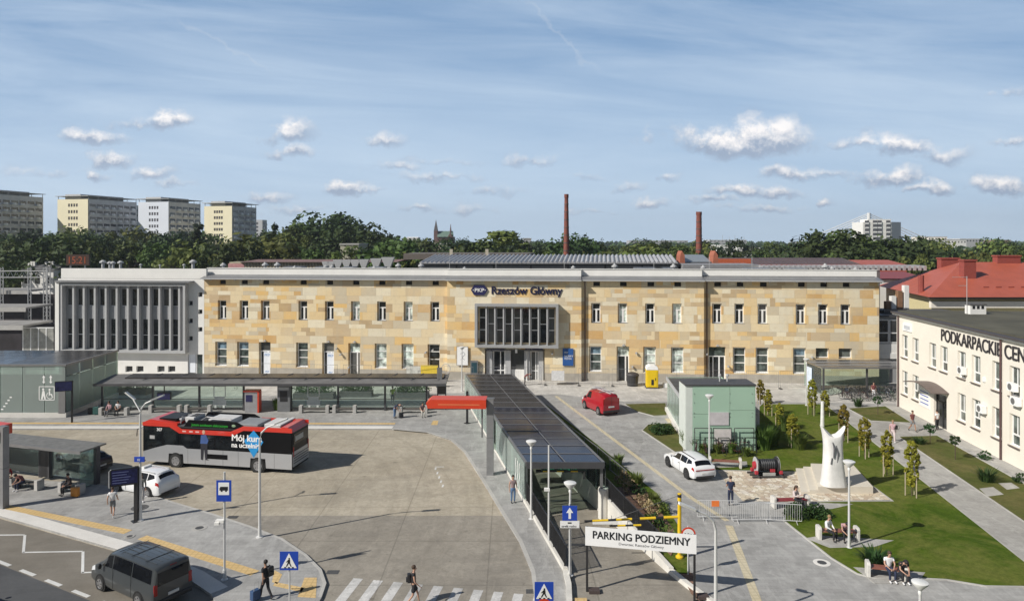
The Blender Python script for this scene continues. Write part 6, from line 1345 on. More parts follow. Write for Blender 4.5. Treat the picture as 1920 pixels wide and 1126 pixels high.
MB().box(-2.63, -.26, .58, -2.6, .26, .7).build('number_plate', M_PLATE, t); MB().box(-2.66, -.9, .3, -2.55, .9, .5).build('bumper', M_RIMD, t, bevel=.03); MB().box(-2.6, -.16, 1.84, -2.53, .16, 1.89).build('brake_light', M_TAIL, t)
for k in range(5): MB().box(-2.2, -.56 + k * .27, 1.985, .5, -.53 + k * .27, 2.0).build('roof_rib', GP, t)
for x in (.42, -.5, -1.6): MB().box(x, -.7, 1.99, x + .03, .7, 2.01).build('roof_seam', M_RIMD, t)
# red panel van with ladders
RV = [(2.2, .4, .62, .66, .7, .64, .5), (2.08, .26, .85, .9, .84, .78, .6), (1.7, .22, 1.0, 1.08, .89, .85, .68), (1.35, .22, 1.05, 1.18, .9, .86, .7), (.75, .22, 1.07, 1.74, .91, .87, .68), (.2, .22, 1.08, 1.82, .91, .88, .7), (-1.0, .22, 1.08, 1.82, .91, .88, .7), (-1.9, .22, 1.08, 1.78, .9, .87, .69), (-2.1, .25, 1.05, 1.7, .88, .84, .66), (-2.2, .32, 1.0, 1.6, .83, .79, .6)]
RP = paint('red van paint', (.36, .008, .018))
rc = G(1146, 778, PZ); a_ = R(112); dv = Vector((math.cos(a_), math.sin(a_), 0)); ctr = rc + dv * 2.0
t, L = van('red_van', 'red panel van with ladders on its roof parked in the forecourt', (ctr.x - .1, ctr.y - .1, PZ), a_, RP, RV, [[(1.15, 3.1), (.15, 3.1), (.15, 3.9), (.72, 3.9)]], 2.2, 1.82, None, .91)
L.screen('windscreen', M_CGL, t, 1.28, .85); wheels(t, (1.35, -1.35), .905, .32)
t.scale = (1, 1.04, 1.12); MB().box(-2.215, -.3, .7, -2.2, .3, .83).build('number_plate', M_PLATE, t); MB().box(-2.25, -.84, .3, -2.14, .84, .48).build('bumper', M_RIMD, t, bevel=.03)
for sg in (-1, 1): MB().box(-2.2, sg * .76 - .07, .95, -2.12, sg * .76 + .07, 1.45).build('tail_light', M_TAIL, t, bevel=.02)
MB().box(-2.212, -.006, .5, -2.19, .006, 1.6).build('door_gap', M_CWELL, t)
for x in (.3, -1.3): MB().box(x, -.75, 1.86, x + .06, .75, 1.92).build('roof_bar', M_GRAYL, t)
ld = thing('ladder', 'aluminium ladder lying on the roof rack of the red van', 'ladder', (ctr.x - .1, ctr.y - .1, PZ + 2.05), a_)
for y in (-.35, .05): MB().box(-2.2, y, 0, 1.3, y + .05, .09).build('rail', M_GRAYL, ld)
for k in range(11): MB().box(-2.1 + k * .31, -.3, .03, -2.06 + k * .31, .05, .06).build('rung', M_GRAYL, ld)
# ---------------------------------------------------------------- the bus
bus = thing('city_bus', 'red, black and silver city bus with a blue diamond advert turning in the yard', 'bus', (-21.2, 51.35, 0), R(170))
BB = mat('bus black gloss', (.006, .006, .007), .3, var=.2, spec=.2); BS = paint('bus silver', (.42, .43, .45), .35, .25); BR = paint('bus red', (.6, .035, .02)); BW = mat('roof unit white', (.58, .58, .57), .6, var=.06)
b0 = MB().box(-5.95, -1.27, .32, 5.9, 1.27, 3.0).build('body', BB, bus, bevel=.08)
for sg in (1, -1):
    y = sg * 1.275; ya, yb = sorted((y - sg * .02, y + sg * .006))
    prof = [(-5.93, .34), (-3.95, .34), (-3.9, 1.0), (-2.75, 1.0), (-2.7, .34), (2.55, .34), (2.6, 1.0), (3.75, 1.0), (3.8, .34), (5.6, .34), (5.85, .6), (5.85, 1.05), (4.9, 1.35), (3.9, 1.62), (2.6, 1.62), (2.3, 1.42), (-5.93, 1.42)]
    MB().extr(prof, ya, yb, 'y').build('silver_skirt', BS, bus)
    for x in (-4.6, -1.8, -.6, .8, 2.2): MB().box(x, min(ya, yb) - .003, .36, x + .015, max(ya, yb) + .003, 1.4).build('panel_gap', M_CWELL, bus)
    yb2 = sorted((y - sg * .02, y + sg * .012)); mb = MB().extr([(-5.95, 2.93), (-2.2, 2.93), (-1.3, 2.5), (2.9, 2.5), (3.7, 2.93), (5.9, 2.93), (5.9, 3.2), (3.4, 3.2), (2.7, 2.82), (-1.2, 2.82), (-2.2, 3.25), (-5.95, 3.25)], yb2[0], yb2[1], 'y'); mb.build('red_band', BR, bus)
    for a, b in ((4.3, 5.7), (2.95, 4.2), (1.5, 2.85), (.1, 1.42), (-1.3, .02), (-2.35, -1.38)):
        q = sorted((y - sg * .01, y + sg * .004)); MB().box(a, q[0], 1.5 if a < 4 else 1.25, b, q[1], 2.46 if a < 2.9 else 2.85).build('side_window', mat('bus window', (.01, .012, .014), .06, var=.6, scale=1.5, spec=.35), bus)
    MB().extr([(-1.2, 2.83), (2.7, 2.83), (2.2, 3.5), (-1.6, 3.5), (-2.1, 3.27)], *sorted((sg * 1.22, sg * 1.16)), 'y').build('roof_side_panel', BB, bus)
MB().box(-5.9, -1.2, 2.99, 5.85, 1.2, 3.04).build('roof', mat('bus roof grey', (.10, .10, .105), .6), bus)
MB().extr([(5.9, 2.95), (5.93, 3.15), (5.3, 3.42), (3.1, 3.2), (3.1, 3.0)], -1.24, 1.24, 'y').build('front_roof_fairing', BR, bus); MB().box(3.4, -.9, 3.2, 4.8, .9, 3.45).build('roof_recess', BB, bus)
MB().extr([(-5.97, 2.95), (-5.6, 3.3), (-5.1, 3.3), (-5.1, 3.0)], -1.24, 1.24, 'y').build('rear_roof_edge', BR, bus)
for a, b, c_, d, z0, z1, m_ in ((2.2, 2.95, -.8, .55, 3.05, 3.5, BW), (-.9, .95, -.75, .7, 3.05, 3.5, BW), (1.2, 2.0, -1.0, 1.0, 3.05, 3.35, BB), (-3.1, -1.3, -1.0, .9, 3.05, 3.3, mat('roof unit grey', (.25, .26, .27), .5)), (-4.9, -3.6, -.9, .9, 3.05, 3.38, BW), (-5.0, -4.7, -1.1, 1.1, 3.31, 3.42, BW), (3.1, 3.35, -.7, .7, 3.2, 3.42, BS)):
    MB().box(a, c_, z0, b, d, z1).build('roof_unit', m_, bus, bevel=.04)
for k in range(9): MB().box(2.95 - .2 - k * .07, -.6, 3.505, 2.98 - .24 - k * .07, .35, 3.52).build('vent_slat', M_RIMD, bus)
MB().tube([(3.0, 1.0, 3.1), (3.2, .5, 3.5), (2.8, -.3, 3.45), (3.9, -.6, 3.35)], .05, 6).tube([(1.4, .9, 3.4), (.9, .95, 3.7), (-1.0, .9, 3.6)], .04, 6).build('roof_pipe', M_STEELG, bus)
MB().box(-5.99, -1.1, 2.05, -5.951, 1.1, 2.8).build('rear_window', M_CGL, bus); MB().box(-5.99, -1.2, .5, -5.951, 1.2, 1.55).build('rear_panel', BS, bus)
for k in range(4): MB().box(-6.0, -1.1, .7 + k * .18, -5.991, 1.1, .76 + k * .18).build('rear_grille_slat', M_RIMD, bus)
MB().box(-6.01, -.3, 2.25, -5.991, .9, 2.6).build('route_display', mat('display pale', (.35, .36, .36), .4), bus)
for sg in (-1, 1): MB().box(-6.0, sg * 1.12 - .06, 1.2, -5.97, sg * 1.12 + .06, 1.9).build('tail_light', M_TAIL, bus)
MB().box(5.9, -1.15, 1.1, 5.93, 1.15, 2.9).build('windscreen', M_CGL, bus)
wheels(bus, (3.18, -3.32), 1.28, .49, mat('bus hub', (.28, .28, .29), .5, .4), .1)
MB().tube([(5.8, 1.2, 2.8), (6.2, 1.45, 2.7), (6.2, 1.5, 2.2)], .035, 6).build('mirror_arm', M_BLACK, bus)
rot = (R(90), 0, R(180)); Y = 1.296
dm_ = MB().extr([(-3.0, 3.0), (-3.75, 2.2), (-3.0, 1.05), (-2.25, 2.2)], Y - .014, Y - .002, 'y'); dm_.build('blue_diamond', mat('advert blue', (.02, .27, .62), .4), bus)
text_mesh('advert_writing', 'Mój kurs', .66, WH, bus, (-1.25, Y, 2.18), rot, .004, bold=.022); text_mesh('advert_writing', 'na uczelnię', .50, WH, bus, (-1.25, Y, 1.72), rot, .004, bold=.018)
text_mesh('roof_writing', 'Jestem autobusem elektrycznym', .27, mat('advert green', (.03, .45, .04), .5), bus, (1.95, 1.226, 3.08), rot, .004, sx=.82); MB().ball((-1.4, 1.225, 3.22), (.16, .01, .1), 8, 5).build('leaf_mark', mat('leaf grey green', (.25, .35, .22)), bus)
text_mesh('fleet_number', '307', .3, WH, bus, (4.75, Y - .01, 2.6), rot, .004, bold=.01); MB().box(4.9, Y - .012, 2.0, 5.3, Y - .004, 2.25).build('route_number', mat('dim white', (.4, .4, .4)), bus)
for x in (2.35, 1.8, 1.3): MB().box(x, Y - .006, 2.62, x + .3, Y, 2.72).build('red_band_mark', mat('pale pink mark', (.7, .45, .42)), bus)
MB().box(-.95, Y - .012, .78, .75, Y - .003, 1.12).build('advert_strip', BB, bus)
mn = MB(); mn.extr([(1.15, 2.45), (.75, 2.5), (.55, 2.1), (.65, 1.85), (1.2, 1.85)], Y - .006, Y + .002, 'y').build('advert_man_shirt', mat('denim blue print', (.05, .10, .28)), bus)
MB().ball((.93, Y, 2.68), (.12, .01, .16), 10, 6).build('advert_man_head', mat('print skin', (.55, .33, .24)), bus); MB().extr([(1.17, 1.85), (.62, 1.85), (.66, .75), (.5, .68), (.8, .68), (.9, 1.6), (1.0, .66), (1.15, .7)], Y - .004, Y + .004, 'y').build('advert_man_trousers', mat('print black', (.02, .02, .03)), bus)
# ================================================================ lamps and signs
def disc_lamp(px, py, ytop, lab, z=PZ, base=True):
    p = G(px, py, z); h = ZD(ytop, p.y) - z
    t = thing('street_lamp', lab, 'street lamp', (p.x, p.y, z), 0, 'short post lamps with round flat heads')
    MB().lathe([(.16, 0), (.16, .03), (.08, .05), (.075, .5)], n=12).build('base', M_WPOST, t); MB().tube([(0, 0, .3), (0, 0, h - .5)], [.07, .05], 8).build('pole', M_WPOST, t)
    MB().lathe([(.05, h - .52), (.08, h - .42), (.05, h - .34), (.3, h - .06), (.31, h), (.24, h + .03), (.001, h + .04)], n=18).build('lamp_head', mat('lamp head white', (.72, .72, .7), .4), t, smooth=True); return t
disc_lamp(996, 972, 826, 'round headed lamp at the left edge of the ramp, nearest the walking woman')
disc_lamp(1592, 1026, 864, 'round headed lamp on the lawn beside the couple on the middle bench'); disc_lamp(1330, 866, 740, 'round headed lamp in front of the pale green building')
disc_lamp(1725, 1235, 1090, 'round headed lamp whose top just shows at the bottom edge, lower right'); disc_lamp(1069, 1078, 904, 'round headed lamp post behind the blue arrow sign by the ramp')
disc_lamp(1512, 760, 672, 'round headed lamp by the bicycle shelter end of the station'); disc_lamp(988, 712.5, 648, 'thin lamp before the main station entrance'); disc_lamp(866, 733, 650, 'thin lamp before the white station poster')
disc_lamp(1262, 705, 660, 'thin lamp against the stone wall above the green building')
def arm_lamp(px, py, ytop, dx, lab, z=PZ, two=False, l=1.35):
    p = G(px, py, z); h = ZD(ytop, p.y) - z; t = thing('street_lamp', lab, 'street lamp', (p.x, p.y, z), 0, 'tall lamps with curved arms')
    MB().lathe([(.2, 0), (.2, .03), (.1, .06), (.09, .6)], n=12).build('base', M_WPOST, t)
    pts = [(0, 0, .3), (0, 0, h * .5), (0, 0, h - 1.1)] + [(dx * l * (1 - math.cos(a)) * .9, -.1 * math.sin(a), h - 1.1 + .9 * math.sin(a)) for a in (R(25), R(50), R(75))]
    MB().tube(pts, [.085, .07, .06, .05, .045, .04], 8).build('pole', M_WPOST, t); e = pts[-1]
    MB().extr([(-.1, 0), (.1, 0), (.13, .09), (-.13, .09)], 0, .75, 'x').build('lamp_head', mat('lamp head white', (.72, .72, .7)), t).matrix_local = Matrix.Translation((e[0] - (.0 if dx > 0 else 0), e[1], e[2] - .02)) @ Matrix.Rotation(0 if dx > 0 else math.pi, 4, 'Z') @ Matrix.Rotation(R(-22), 4, 'Y')
    if two:
        MB().tube([(0, 0, h - .9), (-.55, .25, h - .25)], .04, 6).build('second_arm', M_WPOST, t); o = MB().box(-.7, -.1, 0, 0, .1, .08).build('lamp_head', mat('lamp head white', (.72, .72, .7)), t); o.matrix_local = Matrix.Translation((-.45, .22, h - .28)) @ Matrix.Rotation(R(38), 4, 'Y')
    return t
arm_lamp(263, 975, 742, 1, 'tall twin armed lamp rising behind the black display post', two=True, l=1.1); arm_lamp(487, 1006, 786, 1, 'tall curved arm lamp on the island in front of the rear of the bus'); arm_lamp(1342, 1180, 944, -1, 'tall curved arm lamp at the bottom edge with its head over the yellow bar', l=1.35)
# plain camera mast by the ramp
p = G(1029, 1020, PZ); t = thing('camera_mast', 'slim pale mast with a small camera at the ramp edge between two lamps', 'mast', (p.x, p.y, PZ)); MB().tube([(0, 0, 0), (0, 0, ZD(838, p.y))], [.06, .045], 8).build('pole', M_WPOST, t); MB().box(-.25, -.08, 2.9, .05, .08, 3.05).build('camera', M_REND, t)
def pole_sign(px, py, ytop, lab, build, name='road_sign', cat='road sign', z=PZ, r=.035, h=None, grp=None):
    p = G(px, py, z); hh = ZD(ytop, p.y) - z; t = thing(name, lab, cat, (p.x, p.y, z), 0, grp); MB().tube([(0, 0, 0), (0, 0, hh)], r, 8).build('post', M_WPOST, t); build(t, p.y, z); return t
def zebra_plate(t, zc, s=.72, y=-.06):
    b = MB().box(-s / 2, y - .02, zc - s / 2, s / 2, y, zc + s / 2).build('sign_plate', BL, t)
    MB().extr([(-s * .42, zc - s * .38), (s * .42, zc - s * .38), (0, zc + s * .42)], y - .028, y - .021, 'y').build('triangle', WH, b)
    w_ = MB().ball((.01, y - .03, zc + .13 * s), (.035, .005, .04), 8, 5); w_.extr([(-.035, zc + .08 * s), (.045, zc + .08 * s), (.05, zc - .1 * s), (.11, zc - .3 * s), (.07, zc - .3 * s), (.0, zc - .12 * s), (-.09, zc - .3 * s), (-.13, zc - .3 * s), (-.05, zc - .08 * s)], y - .034, y - .029, 'y')
    w_.extr([(-.03, zc + .07 * s), (-.12, zc - .06 * s), (-.1, zc - .08 * s), (0, zc + .02 * s)], y - .034, y - .0291, 'y').build('walking_figure', M_BLACK, b)
    for k in range(3): MB().box(-.2 + k * .16, y - .036, zc - s * .37, -.12 + k * .16, y - .029, zc - s * .32).build('stripe', M_BLACK, b)
pole_sign(543, 1180, 1034, 'blue pedestrian crossing sign on the rounded island tip', lambda t, D, z: zebra_plate(t, ZD(1049, D) - z, .78), grp='blue pedestrian crossing signs')
pole_sign(1020, 1260, 1093, 'blue pedestrian crossing sign at the bottom edge beside the zebra', lambda t, D, z: (zebra_plate(t, ZD(1106, D) - z, .72), MB().lathe([(.3, -.09), (.3, -.07)], (0, 0, ZD(1134, D) - z), 20, 'y').build('round_plate', M_RED, t)), grp='blue pedestrian crossing signs')
def stop_b(t, D, z):
    zc = ZD(918, D) - z; b = MB().box(-.36, -.09, zc - .52, .36, -.06, zc + .5).build('sign_plate', BL, t); MB().box(-.26, -.1, zc - .2, .26, -.0905, zc + .4).build('white_field', WH, b)
    MB().box(-.2, -.108, zc + .02, .2, -.1005, zc + .14).box(-.17, -.108, zc + .14, .2, -.1005, zc + .2).box(-.14, -.108, zc - .04, -.06, -.1005, zc + .02).box(.07, -.108, zc - .04, .15, -.1005, zc + .02).build('bus_symbol', M_BLACK, b)
    MB().box(-.4, -.12, ZD(978, D) - z, .0, .1, ZD(973, D) - z).box(-.42, -.2, ZD(981, D) - z, -.2, -.02, ZD(976, D) - z).build('camera', M_REND, t); MB().lathe([(.16, 0), (.16, .04), (.09, .08), (.09, .5)], n=10).build('base', M_WPOST, t)
pole_sign(421, 1086, 884, 'blue bus stop sign on a tall pale pole on the island', stop_b, r=.055)
def arrow_b(t, D, z):
    zc = ZD(960, D) - z; b = MB().box(-.36, -.09, zc - .36, .36, -.06, zc + .36).build('sign_plate', BL, t)
    MB().extr([(-.06, zc - .27), (.06, zc - .27), (.06, zc + .02), (.17, zc + .02), (0, zc + .28), (-.17, zc + .02), (-.06, zc + .02)], -.1, -.0905, 'y').build('white_arrow', WH, b)
    c = MB().box(-.47, -.09, zc - .72, .47, -.06, zc - .38).build('sub_plate', WH, t); MB().box(-.1, -.1, zc - .5, .08, -.0905, zc - .44).build('car_symbol', M_BLACK, c); text_mesh('plate_writing', 'strefa ruchu', .15, M_BLACK, c, (-.41, -.095, zc - .68), (R(90), 0, 0), .003)
pole_sign(1068, 1079, 943, 'blue one way arrow sign with white sub plate at the ramp edge', arrow_b, r=.04)
def speed_b(t, D, z):
    zc = ZD(1000, D) - z; b = MB().lathe([(.36, -.08), (.36, -.06)], (0, 0, zc), 24, 'y').build('sign_plate', M_RED, t); MB().lathe([(.28, -.086), (.28, -.0805)], (0, 0, zc), 24, 'y').build('white_disc', WH, b); text_mesh('sign_writing', '2,0m', .2, M_BLACK, b, (-.2, -.09, zc - .06), (R(90), 0, 0), .003)
pole_sign(1290, 1076, 985, 'round red rimmed height limit sign behind the parking banner', speed_b)
# parking banner
pa, pb = G(1100, 1106, .05), G(1303, 1122, PZ)
d = pb - pa; L_ = math.hypot(d.x, d.y); t = thing('parking_banner', 'white banner reading PARKING PODZIEMNY on two black posts over the ramp', 'banner', (pa.x, pa.y, .05), math.atan2(d.y, d.x))
hb0, hb1 = ZD(1020, pa.y) - .05, ZD(986, pa.y) - .05
for x in (0.02, L_ - .02): MB().box(x - .05, -.05, -.04, x + .05, .05, hb1).build('post', M_BLACK, t)
MB().box(-.06, -.09, hb0, L_ + .06, -.055, hb1 + .02).build('banner_sheet', mat('banner white', (.82, .82, .82), .55, var=.015), t)
tm = text_mesh('banner_writing', 'PARKING PODZIEMNY', .5, mat('ink black', (.012, .014, .018), .6), t, (.26, -.094, hb0 + .36), (R(90), 0, 0), .003, bold=.013); tm.scale = ((L_ - .5) / tm.dimensions.x, 1, 1)
text_mesh('banner_writing', 'Dworzec Rzeszów Główny', .17, mat('ink grey', (.12, .12, .13), .6), t, (L_ * .30, -.094, hb0 + .14), (R(90), 0, 0), .003, sx=1.1)
for q in ((1114, 1109), (1318, 1124)): o = MB().box(-.25, -.2, 0, .25, .2, .14).build('foot_block', mat('dark rubber', (.07, .05, .045), .8)); o.location = G(*q, .02); o.location.z = .02 if q[0] < 1200 else PZ; tag(o, 'dark foot block at the ' + ('left' if q[0] < 1200 else 'right') + ' post of the parking banner', 'foot block', 'banner foot blocks')
# height gate: yellow mast with striped barrier arm
p = G(1274, 1046, PZ); t = thing('height_gate', 'yellow mast with a black striped yellow bar reaching over the ramp', 'height gate', (p.x, p.y, PZ)); hh = ZD(924, p.y) - PZ
MB().tube([(0, 0, .05), (0, 0, hh)], .1, 12).build('mast', M_YEL, t); MB().lathe([(.2, 0), (.2, .12), (.1, .2)], n=12).build('foot', M_YEL, t)
for k in range(2): MB().lathe([(.106, hh - .2 - k * .35), (.106, hh - .05 - k * .35)], n=12).build('stripe', M_BLACK, t)
zb_ = ZD(968, p.y) - PZ; n = 12; Lb = 4.9
for k in range(n): f0, f1 = k / n, (k + 1) / n; MB().tube([(-Lb * f0, .12 * f0, zb_ - .28 * f0), (-Lb * f1, .12 * f1, zb_ - .28 * f1)], .075 - .02 * f0, 8).build('arm_segment', M_BLACK if k % 3 == 2 else M_YEL, t)
MB().tube([(0, 0, hh - .1), (-3.4, .08, zb_ - .15)], .012, 4).build('stay', M_STEEL, t)
q = thing('height_bar', 'short lower yellow and black bar with white end just above the banner', 'height bar', (XD(1150, 37), 37, ZD(985, 37)))
for k in range(4): MB().tube([(k * .42 - .2, 0, k * .01), (k * .42 + .22, 0, k * .01 + .01)], .055, 8).build('segment', M_YEL if k % 2 else M_BLACK, q)
MB().box(-1.1, -.05, .1, .25, .05, .3).build('white_plate', WH, q); MB().tube([(-.1, 0, .0), (-.1, .0, .55)], .012, 5).tube([(1.2, 0, 0), (1.2, 0, .6)], .012, 5).build('hanger', M_STEEL, q)
# departure display on black post, island
p = G(256, 976, PZ); t = thing('departure_board', 'black departure board on a black post in front of the white taxi', 'display', (p.x, p.y, PZ)); MB().box(-.11, -.1, 0, .11, .1, 3.2).build('post', M_BLACK, t); MB().lathe([(.36, 0), (.34, .03)], n=4).build('foot', M_BLACK, t)
o = MB().box(-1.45, -.1, 2.0, 0, .1, 3.0).build('screen_case', M_BLACK, t); o.location = (.12, 0, .2); MB().box(-1.38, -.115, 2.1, -.05, -.101, 2.92).build('screen', MATS['screen dark blue'], o); o.rotation_euler = (0, 0, R(22))
for k in range(5): MB().box(-1.33, -.12, 2.18 + k * .15, -.6 + .1 * (k % 3), -.1155, 2.22 + k * .15).build('screen_line', mat('display text', (.12, .14, .3), .5, emit=.1), o)
MB().tube([(-1.5, -.1, 1.95), (-1.5, -.1, 2.9), (-1.4, -.1, 3.0)], .03, 5).build('side_bar', M_WPOST, o)
o = MB().box(-.3, -.03, 0, .3, .03, .3).build('street_sign', BL); o.location = (G(263, 975, PZ).x + .02, G(263, 975, PZ).y - .12, ZD(864, G(263, 975, PZ).y)); tag(o, 'small blue plates fixed to the twin armed lamp above the display board', 'sign'); text_mesh('sign_writing', '02', .18, WH, o, (-.12, -.035, .07), (R(90), 0, 0), .003)
# zone sign on black post by the red pylon
p = G(876, 793, PZ); t = thing('signpost', 'dark signpost beneath the red pylon arm', 'sign post', (p.x, p.y, PZ)); MB().box(-.1, -.08, 0, .1, .08, 2.9).build('post', M_BLACK, t); MB().lathe([(.32, 0), (.3, .05)], n=4).build('foot', M_BLACK, t)
# kiosk cabinets by the shelter end
t = thing('map_stand', 'black framed map stand at the right end of the long shelter', 'map stand', (XD(832, 67), 67.5, PZ)); MB().box(-.7, -.08, .3, -.6, .08, 2.9).box(.1, -.08, 0, .2, .08, 2.9).build('frame', M_STEEL, t); MB().box(-.6, -.05, 1.5, .1, .05, 2.85).build('panel', M_ROOFG, t); MB().box(-.7, -.02, 2.0, -.2, .02, 4.1).build('tall_panel', M_STEELG, t)
# ---------------------------------------------------------------- station forecourt things
def flat_board(px0, py0, px1, py1, off, name, lab, cat, m, d=.08):
    uu0, uu1 = U(px0, off), U(px1, off); z0, z1 = ZU(px0, py1, off), ZU(px0, py0, off); t = thing(name, lab, cat, (P0.x, P0.y, 0), ST_A)
    b = MB().box(uu0, -off, z0, uu1, -off + d, z1).build('panel', m, t); return t, uu0, uu1, z0, z1
t, a, b, c, d = flat_board(1055, 653, 1075, 685, .75, 'blue_board', 'blue poster board with white writing right of the station entrance', 'poster board', mat('poster blue', (.02, .09, .30), .5, var=.06))
for s_, z_, q in (('PKP', .72, .36), ('PKP', .5, .44), ('S.A.', .36, .36)): text_mesh('poster_writing', s_ if z_ > .6 else ('NOWY' if z_ > .45 else 'PERON'), q * .8, WH, t, (a + .2, -.77, c + (d - c) * z_), (R(90), 0, 0), .003, sx=.9)
t, a, b, c, d = flat_board(857, 650, 877, 684, .8, 'white_board', 'white framed poster with faint grey script left of the entrance', 'poster board', WH)
MB().box(a - .06, -.78, c - .06, b + .06, -.74, d + .06).build('frame', M_STEELG, t)
for k, (x0_, z0_, x1_, z1_) in enumerate(((.3, .62, .6, .72), (.6, .72, .75, .6), (.75, .6, .45, .42), (.45, .42, .7, .3), (.3, .3, .5, .35))): MB().tube([(a + (b - a) * x0_, -.81, c + (d - c) * z0_), (a + (b - a) * x1_, -.81, c + (d - c) * z1_)], .025, 4).build('script_stroke', mat('script grey', (.35, .36, .4)), t)
t, a, b, c, d = flat_board(882, 676, 896, 703, 1.0, 'info_kiosk', 'dark grey information kiosk leaning by the station entrance', 'kiosk', M_STEELG, .3); MB().box(a + .12, -1.02, c + .3, b - .12, -1.001, d - .2).build('screen', mat('teal screen', (.02, .06, .08), .3), t)
t, a, b, c, d = flat_board(789, 684, 821, 704, 2.5, 'yellow_banner', 'yellow cloth banner hung on the temporary fence left of the entrance', 'banner', mat('banner yellow', (.75, .55, .05), .7, var=.08), .03)
t, a, b, c, d = flat_board(762, 686, 788, 704, 2.5, 'white_banner', 'white banner with dark scribble beside the yellow banner on the fence', 'banner', mat('banner grey white', (.6, .6, .55), .7, var=.15, scale=3), .03)
t, a, b, c, d = flat_board(1034, 697, 1058, 713, 3.0, 'white_sack', 'white bulk bag with blue marks before the wall right of the entrance', 'bulk bag', mat('bag white', (.62, .62, .62), .8, var=.15, scale=4, bump=.4), .9)
# temporary mesh fence panels
fn0 = None
FNL = ['beside the white annex', 'behind the long shelter roof, left', 'behind the long shelter roof, middle', 'behind the long shelter roof, right', 'left of the yellow banner', 'behind the yellow banner', 'at the white station poster', 'at the info kiosk', 'before the left entrance door', 'before the right entrance door', 'under the blue poster board', 'left of the black bin', 'behind the yellow toilet', 'above the green building, left', 'above the green building, right', 'beside the double glass door', 'before the two dark windows', 'left of the bicycle shelter']
for i in range(18):
    if i == 0:
        fn0 = thing('fence_panel', '', 'fence panel', (0, 0, 0), 0, 'temporary fence panels along the station front'); MB().tube([(0, 0, .05), (0, 0, 2.0), (3.4, 0, 2.0), (3.4, 0, .05)], .022, 5).tube([(0, 0, .3), (3.4, 0, .3)], .015, 4).build('frame', M_STEELG, fn0)
        mb = MB()
        for k in range(16): mb.box(.2 + k * .2, -.003, .3, .206 + k * .2, .003, 2.0)
        mb.build('mesh', M_STEELG, fn0); MB().box(-.1, -.3, 0, .15, .3, .12).build('foot', M_DARK, fn0); f = fn0
    else: f = dup(fn0, (0, 0, 0))
    px = 392 + i * 63; uu = U(px, 3); q = P0 + ST_N * 3 + ST_D * uu; f.location = (q.x, q.y, PZ); f.rotation_euler = (0, 0, ST_A + R((-3, 2, 5, -4)[i % 4])); f['label'] = 'grey temporary fence panel ' + FNL[i]
# portable toilet, bin
q = P0 + ST_N * 3.2 + ST_D * U(1222, 3.2); t = thing('portable_toilet', 'yellow portable toilet with white domed roof by the station wall', 'portable toilet', (q.x, q.y, PZ), ST_A); YT = mat('toilet yellow', (.72, .50, .01), .45, var=.06)
MB().box(-.65, -.6, .1, .65, .6, 2.05).build('cabin', YT, t, bevel=.06); MB().box(-.5, -.63, .18, .5, -.6, 1.95).build('door', YT, t, bevel=.01); MB().box(-.12, -.66, .4, .14, -.631, 1.0).box(.3, -.66, .9, .36, -.631, 1.2).build('door_handle', M_BLACK, t); MB().extr([(-.68, 2.06), (.68, 2.06), (.6, 2.4), (.3, 2.55), (-.3, 2.55), (-.6, 2.4)], -.62, .62, 'y').build('roof', WH, t, bevel=.04); MB().box(-.7, -.65, 0, .7, .65, .099).build('skid', M_DARK, t)
q = P0 + ST_N * 2.4 + ST_D * U(1186, 2.4); t = thing('litter_bin', 'large dark round bin left of the yellow portable toilet', 'bin', (q.x, q.y, PZ)); MB().lathe([(.6, 0), (.7, 1.15), (.74, 1.16), (.74, 1.24)], n=18).build('drum', mat('bin black', (.035, .035, .037), .5), t, smooth=True); MB().lathe([(.73, 1.241), (.62, 1.42), (.3, 1.52), (.001, 1.54)], n=18).build('lid', mat('bin lid', (.05, .045, .045), .6), t, smooth=True)
q = P0 + ST_N * 3 + ST_D * U(1248, 3); o = MB().cbox((0, 0, .25), (.6, .5, .5)).build('white_crate', WH, bevel=.05); o.location = (q.x, q.y, PZ); tag(o, 'small white container on the ground right of the yellow toilet', 'container')
q = P0 + ST_N * 3.2 + ST_D * U(918, 3.2); o = MB().cbox((0, 0, .6), (1.6, .5, .35)).box(-.7, -.1, 0, -.6, .1, .42).box(.6, -.1, 0, .7, .1, .42).build('blue_trolley', mat('trolley blue', (.05, .06, .3), .5)); o.location = (q.x, q.y, PZ); tag(o, 'low blue barrow standing at the top of the ramp canopy', 'barrow')
# bicycle hung as a marker near the banner (silver ring stand)
q = P0 + ST_N * 5 + ST_D * U(836, 5); t = thing('ring_sculpture', 'dark twisted sculpture with a pale wheel ring by the shelter end', 'sculpture', (q.x, q.y, PZ)); mb = MB()
for k in range(24): a0, a1 = k * .2618, (k + 1) * .2618; mb.tube([(.5 * math.cos(a0), 0, 2.1 + .5 * math.sin(a0)), (.5 * math.cos(a1), 0, 2.1 + .5 * math.sin(a1))], .035, 5, cap=False)
mb.build('wheel_ring', M_GRAYL, t); MB().tube([(0, 0, 0), (0, 0, 1.7)], .04, 6).build('stem', M_STEELG, t); MB().tube([(-.9, 0, 0), (-1.0, .1, 1.0), (-.6, 0, 1.6)], [.22, .25, .08], 8).tube([(-.9, 0, 1.0), (-.3, 0, .5)], .08, 6).build('figure_block', M_DARK, t)
